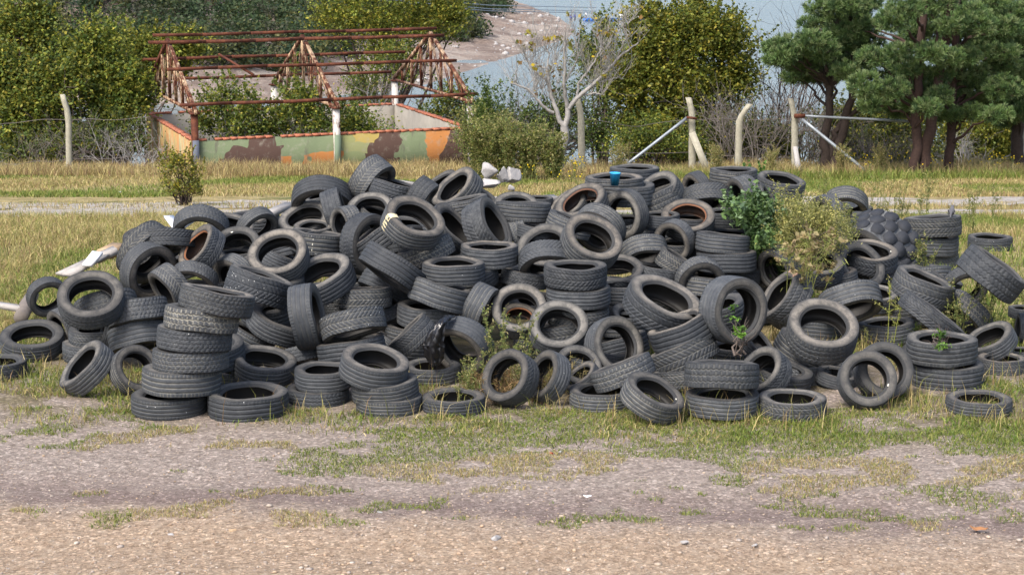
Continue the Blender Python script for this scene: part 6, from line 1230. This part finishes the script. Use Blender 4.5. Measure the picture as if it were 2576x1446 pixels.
# big clump on the right part of the heap
def heap_plant(name, label, cat, px, py, Y, lst, n, pal, size, seed, **k):
    base = at(px, py, Y); return bush(name, label, cat, WG, base, pxl(base, Y, lst, .5), n, pal, size, seed, bark='twig', sig=k.get('sig', .05), r0=.012, nst=k.get('nst', 20), per=30, shell=.5, up=k.get('up', .3))
heap_plant('leafy_creeper', 'dark green heart leaved creeper spilling over the right tyres', 'creeper', 1915, 690, 19.9, [(1880, 520, 55, 28), (1930, 545, 50, 42), (1920, 600, 36, 40), (1910, 650, 26, 40), (1845, 525, 28, 16), (1955, 640, 34, 40), (1900, 560, 40, 30)], 4200, [(.09, .16, .05), (.12, .20, .07), (.17, .25, .13), (.065, .115, .035)], .066, 91, up=.6)
heap_plant('goldenrod', 'bushy olive yellow weed growing out of the right tyres', 'weed', 2010, 690, 19.6, [(1985, 570, 45, 45), (2020, 600, 55, 45), (1960, 620, 40, 40), (2050, 570, 45, 40), (2085, 530, 25, 30), (2005, 530, 25, 30), (1962, 500, 12, 30), (2040, 650, 50, 30), (2050, 545, 50, 30), (2000, 620, 65, 40), (2110, 570, 35, 30), (2090, 610, 35, 30)], 17000, [(.25, .25, .075), (.32, .31, .105), (.36, .34, .14), (.18, .20, .055)], .021, 92, nst=44, sig=.045)
heap_plant('leafy_vine', 'bright green vine by the rear flat tyres', 'vine', 1880, 470, 23.5, [(1870, 440, 30, 12), (1910, 445, 25, 10), (1835, 455, 16, 10), (1860, 460, 20, 8)], 800, [(.10, .20, .04), (.14, .26, .06), (.07, .13, .03)], .055, 93, up=.6, nst=8)
heap_plant('leafy_sprig', 'bright green sprig growing through the large standing tyre', 'weed', 1862, 880, 16.1, [(1862, 800, 14, 26), (1868, 840, 14, 22), (1845, 825, 8, 8), (1805, 860, 10, 8)], 210, [(.13, .26, .04), (.17, .32, .06), (.10, .20, .03)], .038, 94, up=.6, nst=5, sig=.02)
heap_plant('small_creeper', 'small green creeper in the hole of the stacked right tyre', 'creeper', 2365, 855, 16.65, [(2335, 846, 14, 6), (2370, 848, 18, 6), (2350, 843, 8, 6)], 150, [(.11, .21, .04), (.08, .15, .03)], .03, 95, up=.7, nst=5, sig=.02)
r_ = np.random.default_rng(8)
b_ = at(2015, 755, 18.5); weed('flowering_grass', 'tall clump of grass with reddish plumes among the right tyres', 'grass', WG, b_, .8, 14, 96, [(.20, .25, .06), (.26, .28, .08)], .10, .55, 8, (.26, .27, .08), seedpal=[(.30, .23, .12), (.36, .30, .15)], width=.005, lw=.1, droop=.12)
for k, (x, y, lab) in enumerate([(2178, 560, 'tall weed stalks standing by the rear half sunk tyre'), (2215, 560, 'dense weed stalks beside the gravel track'), (2260, 545, 'thin weed stalk left of the pair of stacked rear tyres'), (2330, 530, 'leafy green stalk above the pair of stacked rear tyres'), (2440, 560, 'yellowish stalk right of the pair of stacked rear tyres'), (2490, 520, 'bare branched sapling near the right end of the track'), (2070, 500, 'weed stalks in front of the rear tilted tyre')]):
    weed('weed_stalks', lab, 'weed', 'weed stalks behind the heap', on_ground(x, y + 45), 1.0 if k < 2 else .9, 5 if k != 5 else 2, 110 + k, PALE + FERN, .035, .16, 40, seedpal=PALE, width=.006)
for k, (x, w, lab) in enumerate([(1205, 30, 'tall pale weeds at the right end of the camouflage wall'), (1270, 40, 'bushy pale weeds between the wall and the white tree'), (1330, 36, 'tall yellow green weeds left of the white tree trunk'), (1390, 24, 'weeds around the foot of the white tree')]):
    weed('weed_clump', lab, 'weed', 'weeds along the fence', on_ground(x, 456), 2.1 - .25 * k, 40, 120 + k, PALE + PALE + FERN + [(.26, .27, .06)], .085, .38, 70, seedpal=PALE, width=.008)
for k, (x, w, lab) in enumerate([(2115, 26, 'pale weeds right of the stained fence post'), (2215, 36, 'tall pale weeds in front of the slanting grey pipe'), (1800, 20, 'pale weeds between the propped post and the cranked post'), (1940, 20, 'pale weeds left of the stained fence post'), (1560, 20, 'dry weeds beside the brushwood')]):
    weed('weed_clump', lab, 'weed', 'weeds along the fence', on_ground(x, 446), 1.0, 16, 130 + k, PALE + STRAW, .05, .3, 44, seedpal=PALE, width=.007)
b_ = on_ground(462, 522); bush('yellow_shrub', 'small yellow leaved shrub beside the gravel track', 'shrub', None, b_, [(-.1, 0, .55, .35, .3, .3), (.15, 0, .8, .3, .3, .3), (-.25, 0, .95, .25, .25, .25), (.05, 0, 1.1, .3, .3, .22), (.3, 0, .45, .25, .25, .2)], 2600, AUT + YGRN + [(.34, .29, .03)], .05, 140, bark='bark_dark', sig=.08, r0=.02, nst=18)
b_ = on_ground(330, 560); 
def flower_patch():
    r_ = np.random.default_rng(77); k = 0; where = []
    for q in range(20): where.append((r_.uniform(1270, 1490), r_.uniform(432, 484), 'left'))
    for q in range(34): where.append((r_.uniform(2130, 2570), r_.uniform(424, 448), 'right'))
    m1 = simple('yellow_petals', (.72, .52, .01), .6, .15, 20); m2 = simple('flower_stem', (.14, .17, .05), .8, .2, 9); protos = []
    for q in range(4):
        s = MB(); f = MB(); rr = np.random.default_rng(q)
        for j in range(4):
            e = np.array([rr.standard_normal() * .16, rr.standard_normal() * .16, .35 + .25 * rr.random()]); s.tube([(0, 0, 0), e * np.array([.3, .3, .6]), e], [.006, .005, .004], 4, cap=False)
            t = np.linspace(0, 2 * np.pi, 9)[:-1]; rad = .022 + .012 * rr.random(); nz = rr.standard_normal(3) * .4 + np.array([0, -.6, .8]); nz /= np.linalg.norm(nz); a = np.cross(nz, [1, 0, 0]); a /= np.linalg.norm(a); bb = np.cross(nz, a)
            V = np.array([e + nz * .012] + [e + (a * math.cos(x) + bb * math.sin(x)) * rad * (1 if i % 2 else .72) for i, x in enumerate(t)] + [e - nz * .012]); f.add(V, None, [(0, 1 + i, 1 + (i + 1) % 8) for i in range(8)] + [(9, 1 + (i + 1) % 8, 1 + i) for i in range(8)])
        protos.append((s.mesh('stem', m2), f.mesh('flower_heads', m1)))
    for x, y, side in where:
        p = on_ground(x, y); a, c = protos[k % 4]; k += 1
        o = ob('yellow_wildflower', a, None, tuple(p)); o.rotation_euler = (0, 0, r_.random() * 6.28); h = ob('flower_heads', c, o)
        tag(o, 'yellow wildflower in the grass near the white tree' if side == 'left' else 'yellow wildflower in the grass below the pines', 'flower', 'yellow flowers near the white tree' if side == 'left' else 'yellow flowers below the pines')
flower_patch()

# ------------------------------------------------------------------ boards, logs, rubble, litter
def board(name, label, p, q, w, h, mat='wood_grey', group=None, up=(0, 0, 1)):
    mb = MB(); p, q = np.array(p, float), np.array(q, float); N = 6
    c = (p + q) / 2; pts = [p + (q - p) * t for t in np.linspace(0, 1, N)]
    mb.box(p - c, q - c, w, h, up=up, jit=.015); return tag(ob(name, mb.mesh(name, M[mat]), None, tuple(c)), label, 'board' if 'board' in name or 'plank' in name else 'log', group)
BG = 'old boards beside the heap'
for k, (x0, y0, x1, y1, Y0, Y1, w, h, mt, lab) in enumerate([
    (168, 693, 262, 640, 19.6, 20.2, .14, .03, 'wood_grey', 'long grey plank sloping up behind the big left tyre'),
    (150, 690, 236, 652, 20.0, 20.5, .12, .03, 'wood_grey', 'grey plank lowest in the pile of left boards'),
    (218, 668, 246, 636, 19.7, 19.9, .12, .03, 'white_litter', 'pale plank crossing the left boards'),
    (240, 652, 292, 628, 20.2, 20.3, .18, .07, 'wood_grey', 'thick grey board on top of the left boards'),
    (262, 640, 300, 622, 20.4, 20.6, .2, .1, 'wood_tan', 'short tan beam against the upper left tyre'),
    (-10, 765, 58, 776, 19.4, 19.2, .12, .05, 'wood_grey', 'weathered board lying at the left edge'),
    (425, 545, 450, 578, 21.2, 20.6, .12, .03, 'white_litter', 'pale board end above the arched left tyre'),
    (440, 580, 490, 545, 20.4, 21.0, .12, .03, 'white_litter', 'light plank seen through the arched left tyre'),
    (535, 558, 585, 548, 21.0, 21.2, .1, .04, 'wood_grey', 'thin board behind the top left tyres'),
    (640, 552, 730, 515, 21.0, 21.6, .16, .06, 'wood_grey', 'dark board ramp left of the top arched tyre'),
    (900, 470, 985, 455, 22.4, 22.6, .2, .14, 'stone', 'pale split trunk lying behind the top tyres'),
    (985, 462, 1060, 470, 22.2, 22.4, .16, .10, 'wood_grey', 'grey split log behind the top centre tyres'),
    (1290, 505, 1400, 498, 22.8, 23.0, .2, .06, 'wood_grey', 'flat grey board beyond the upper centre tyres')]):
    board('plank' if k < 10 or k == 12 else 'log', lab, at(x0, y0, Y0), at(x1, y1, Y1), w, h, mt, BG)
p_, q_ = at(52, 800, 19.0), at(82, 742, 19.9); mb = MB(); c_ = (p_ + q_) / 2; mb.tube([p_ - c_, (0, 0, .01), q_ - c_], [.075, .08, .07], 12); tag(ob('log', mb.mesh('log', M['bark_grey'], True), None, tuple(c_)), 'pale bark log beside the leftmost standing tyre', 'log', BG)
for k, (x, y, w, h, Y, lab) in enumerate([(1226, 440, 58, .9, 22.6, 'pale grey rubble slab tilted left of the others'), (1262, 458, 40, 1.5, 22.3, 'upright whitish rubble slab in the middle of the rubble'), (1290, 452, 46, 1.1, 22.7, 'rounded whitish rubble block at the right of the rubble'), (1235, 470, 52, .6, 22.0, 'low white rubble piece at the front of the rubble'), (1290, 480, 26, .9, 22.0, 'small white rubble piece next to the weeds'), (1310, 500, 40, .4, 21.8, 'reddish tan rubble fragment beside the flat board')]):
    rock('rubble', lab, 'rubble', x, y, w, h, 'stone' if k != 5 else 'brick', 400 + k, Y, 'rubble behind the upper tyres', sub=2)
for k, (x, y, w, lab) in enumerate([(1375, 424, 46, 'heap of white rags below the white tree'), (1325, 430, 20, 'small white rag left of the white tree trunk'), (1500, 432, 26, 'white rag right of the concrete post')]):
    rock('white_rag', lab, 'litter', x, y, w, .35, 'white_litter', 420 + k, None, 'white rags by the fence')
def brush():
    r_ = np.random.default_rng(90); mb = MB(); c = on_ground(1640, 425)
    for k in range(46):
        a = r_.standard_normal() * .35 + (0 if r_.random() < .5 else math.pi); p = r_.standard_normal(3) * np.array([.7, .3, .08]) + np.array([0, 0, .18]); P = [p]; d = np.array([math.cos(a), math.sin(a) * .5, .25 * r_.random()])
        for j in range(5): d = d + r_.standard_normal(3) * .18; P.append(P[-1] + d * .28)
        mb.tube(P, np.linspace(.03, .008, 6), 5, cap=False)
    tag(ob('brushwood_heap', mb.mesh('brushwood_heap', M['bark_pale']), None, tuple(c)), 'heap of cut dry branches below the slanting pale pipe', 'brushwood')
brush()
def cup():
    p = at(1546, 462, 19.6); p[2] -= .02; m = simple('blue_plastic', (.04, .36, .70), .35, .1, 9); mb = MB(); t = np.linspace(0, 2 * np.pi, 17)[:-1]
    prof = [(.0, .004), (.040, .004), (.040, 0), (.056, .13), (.060, .132), (.060, .14), (.053, .14), (.037, .008), (0, .008)]
    V = np.array([(r * (1 + .05 * math.cos(8 * a)) * math.cos(a), r * (1 + .05 * math.cos(8 * a)) * math.sin(a), z) for r, z in prof for a in t]); Q = [(i * 16 + j, i * 16 + (j + 1) % 16, i * 16 + 16 + (j + 1) % 16, i * 16 + 16 + j) for i in range(8) for j in range(16)]
    mb.add(V, Q); o = ob('plastic_cup', mb.mesh('plastic_cup', m, True), None, tuple(p)); o.rotation_euler = (0, .05, 0); tag(o, 'bright blue plastic cup standing on the rim of a flat tyre', 'cup')
cup()
def bird():
    p = at((3072 + 1845 / 2.5147) * .6289, (720 + 368 / 2.5147) * .6289, 24.25); root = empty('small_bird', tuple(p)); tag(root, 'small grey bird with white wing patch perched on a tyre', 'bird')
    r_ = np.random.default_rng(2); V = []; t = np.linspace(0, 2 * np.pi, 13)[:-1]
    prof = [(-.070, .006, .075), (-.055, .018, .060), (-.03, .030, .052), (0, .036, .055), (.025, .033, .068), (.040, .024, .086), (.048, .0225, .100), (.056, .022, .110), (.066, .015, .114), (.074, .004, .112)]
    prof = [(-.135, .004, .005), (-.10, .007, .022)] + prof[1:]
    for x, r, z in prof: V += [(x, r * math.cos(a), z + r * math.sin(a)) for a in t]
    Q = [(i * 12 + j, i * 12 + (j + 1) % 12, i * 12 + 12 + (j + 1) % 12, i * 12 + 12 + j) for i in range(len(prof) - 1) for j in range(12)]
    V = np.array(V) ; Rz = np.array([[.34, -.94, 0], [.94, .34, 0], [0, 0, 1]]); tf = lambda A: (np.array(A) * 1.15) @ Rz.T
    mb = MB(); mb.add(tf(V), Q); ob('body', mb.mesh('body', simple('grey_plumage', (.10, .10, .11), .9, .3, 30), True), root)
    mb = MB(); mb.add(tf([(.072, -.006, .110), (.072, .006, .110), (.072, 0, .118), (.096, 0, .108)]), None, [(0, 1, 3), (1, 2, 3), (2, 0, 3)]); ob('beak', mb.mesh('beak', M['lug']), root)
    for s_ in (-1, 1):
        mb = MB(); mb.add(tf([(.028, .030 * s_, .075), (-.02, .041 * s_, .078), (-.095, .016 * s_, .028), (-.05, .036 * s_, .035), (.01, .040 * s_, .045)]), None, [(0, 1, 4), (1, 3, 4), (1, 2, 3)]); w = ob('wing', mb.mesh('wing', simple('dark_wing', (.045, .045, .05), .9, .3, 30)), root); w.modifiers.new('thick', 'SOLIDIFY').thickness = .004
        mb = MB(); mb.add(tf([(-.01, .044 * s_, .066), (-.05, .040 * s_, .056), (-.055, .039 * s_, .042), (-.015, .0435 * s_, .048)]), [(0, 1, 2, 3)]); ob('wing_patch', mb.mesh('wing_patch', M['white_litter']), w)
        mb = MB(); mb.tube(tf([(0, .012 * s_, .03), (.006, .014 * s_, .012), (0, .014 * s_, 0)]), .0025, 5); ob('leg', mb.mesh('leg', M['lug']), root)
bird()
def bag():
    """torn black plastic sack hanging over the arched tyre"""
    r_ = np.random.default_rng(14); t = TY['c37']; D = t.scale.x; c = np.array(t.location)
    cv = lambda x, y: ((900 + x / 2.5147) * .6289, (1125 + y / 2.5147) * .6289)
    rows = [((2215, 350), (2330, 345), -.02), ((2170, 390), (2290, 365), -.16), ((2120, 430), (2235, 410), -.27), ((2050, 520), (2212, 500), -.31), ((1990, 630), (2212, 610), -.32), ((1985, 660), (2205, 690), -.32), ((2010, 760), (2195, 760), -.31), ((2060, 830), (2160, 835), -.30), ((2080, 860), (2110, 862), -.29)]
    V = []; Yc = c[1]; nu = 15
    R_ = []
    ys = np.linspace(0, len(rows) - 1, 33)
    for s_ in ys:
        i = min(int(s_), len(rows) - 2); f = s_ - i; L_, R2, d = [(np.array(rows[i][k]) * (1 - f) + np.array(rows[i + 1][k]) * f) for k in range(3)]
        for k in range(nu):
            a = k / (nu - 1); x, y = L_ * (1 - a) + R2 * a; fold = .012 * math.sin(a * 13 + s_ * .3) + .006 * math.sin(a * 29 - s_ * .8) + .07 * math.sin(a * math.pi); V.append(at(*cv(x, y), Yc + float(d) - fold))
    i = np.arange(32)[:, None] * nu; j = np.arange(nu - 1)[None]; Q = np.stack([i + j, i + j + 1, i + nu + j + 1, i + nu + j], -1).reshape(-1, 4)
    V = np.array(V) + r_.standard_normal((len(V), 3)) * .006; o0 = V.mean(0); m, n, l, b = nodes('black_plastic', .28, .5); b.inputs['Base Color'].default_value = (.012, .012, .014, 1)
    o = ob('plastic_sack', me_np('plastic_sack', V - o0, [Q], m, smooth=True), None, tuple(o0)); o.modifiers.new('thick', 'SOLIDIFY').thickness = .006; tag(o, 'torn black plastic sack draped over an arched centre tyre', 'plastic bag')
bag()

# ------------------------------------------------------------------ far shore: jetty, boat, people
def jetty():
    Y = 436.0; zc = -22; blue = simple('blue_float', (.03, .14, .48), .5, .2, 2); c0 = at(1472, 55, Y); c0[2] = zc; root = empty('floating_jetty', tuple(c0)); tag(root, 'long blue floating jetty on the lake', 'jetty')
    mb = MB()
    for k in range(22): mb.box((k * .72 - .4, 0, .3), (k * .72 + .27, 0, .3), 2.4, .75, jit=.04)
    ob('float_deck', mb.mesh('float_deck', blue), root); mb = MB()
    for k in range(0, 26, 4): mb.tube([(k * .72, -1.1, .6), (k * .72, -1.1, 1.5)], .05, 5)
    ob('bollard', mb.mesh('bollard', M['steel']), root)
    p = at(1592, 50, 441); p[2] = zc; r2 = empty('white_boat', tuple(p)); tag(r2, 'white motorboat with orange canopy moored by the jetty', 'boat')
    V = []; 
    for x, w, zt in ((-2.6, .9, .9), (-1, 1.1, .85), (1, 1.0, .95), (2.4, .5, 1.15), (3.2, .03, 1.3)): V += [(-x, -w * .5, 0), (-x, w * .5, 0), (-x, w, zt), (-x, -w, zt)]
    mb = MB(); mb.add(V, [(4 * k + a, 4 * k + (a + 1) % 4, 4 * k + 4 + (a + 1) % 4, 4 * k + 4 + a) for k in range(4) for a in range(4)] + [(0, 1, 2, 3)]); ob('hull', mb.mesh('hull', M['white_litter']), r2)
    mb = MB(); mb.box((.2, 0, 1.9), (3.0, 0, 1.9), 1.8, .35, jit=.1); ob('canopy', mb.mesh('canopy', simple('orange_canopy', (.62, .30, .10), .7, .2, 2)), r2)
    mb = MB()
    for x in (.4, 2.7):
        for y in (-.8, .8): mb.tube([(x, y, .9), (x, y, 1.8)], .04, 5)
    ob('canopy_frame', mb.mesh('canopy_frame', M['steel']), r2)
    def person(label, px, py, Yp, shirt, trous):
        p = at(px, py, Yp); p[2] = float(hill_z(np.array([p[0]]), np.array([p[1]]))[0]) if inside(p[0], p[1]) > 0 else zc + .7
        body = MB(); rt = [(0, .0), (.13, .02), (.15, .3), (.17, .85), (.19, 1.0), (.20, 1.3), (.17, 1.45), (.07, 1.5), (.065, 1.55), (.10, 1.62), (.105, 1.70), (.07, 1.78), (0, 1.8)]
        t = np.linspace(0, 2 * np.pi, 11)[:-1]; V = [(r * 1.15 * math.cos(a), r * .7 * math.sin(a), z) for r, z in rt for a in t]; body.add(V, [(i * 10 + j, i * 10 + (j + 1) % 10, i * 10 + 10 + (j + 1) % 10, i * 10 + 10 + j) for i in range(12) for j in range(10)])
        for s_ in (-1, 1): body.tube([(.2 * s_, 0, 1.42), (.27 * s_, -.03, 1.12), (.25 * s_, -.12, .85)], [.06, .05, .035], 6)
        o = ob('person', body.mesh('person', simple('skin_and_trousers', trous, .8, .2, 3), True), None, tuple(p)); tag(o, label, 'person', 'people on the shore')
        s = MB(); V = [(r * 1.2 * math.cos(a), r * .8 * math.sin(a), z) for r, z in [(.195, .9), (.205, 1.0), (.215, 1.3), (.185, 1.46)] for a in t]; s.add(V, [(i * 10 + j, i * 10 + (j + 1) % 10, i * 10 + 10 + (j + 1) % 10, i * 10 + 10 + j) for i in range(3) for j in range(10)]); ob('shirt', s.mesh('shirt', simple('shirt', shirt, .8, .1, 3), True), o)
    person('tiny figure in blue standing at the tip of the shore', 1436, 62, 420, (.05, .09, .40), (.10, .10, .14)); person('tiny figure in dark blue bending near the shore tip', 1446, 60, 424, (.04, .06, .28), (.08, .08, .1)); person('tiny figure in white standing by the jetty end', 1474, 60, 434, (.75, .75, .75), (.2, .2, .25))
jetty()
def shore_rocks():
    r_ = np.random.default_rng(55); kinds = [pebble(r_) for _ in range(5)]; V, T = [], []; n = 0
    for k in range(420):
        y = r_.uniform(240, 470); x = shore_x(y) - r_.random() ** 1.2 * 26; 
        if inside(x, y) < .5: continue
        s = .2 + .8 * r_.random() ** 5; v, t = kinds[r_.integers(5)]; W = v * s + np.array([x, y, float(hill_z(np.array([x]), np.array([y]))[0]) + s * .2]); V.append(W); T.append(t + n); n += len(W)
    tag(ob('shore_rubble', me_np('shore_rubble', np.concatenate(V), [np.concatenate(T)], M['stone'])), 'boulders scattered over the bare shore', 'boulders', kind='stuff')
shore_rocks()
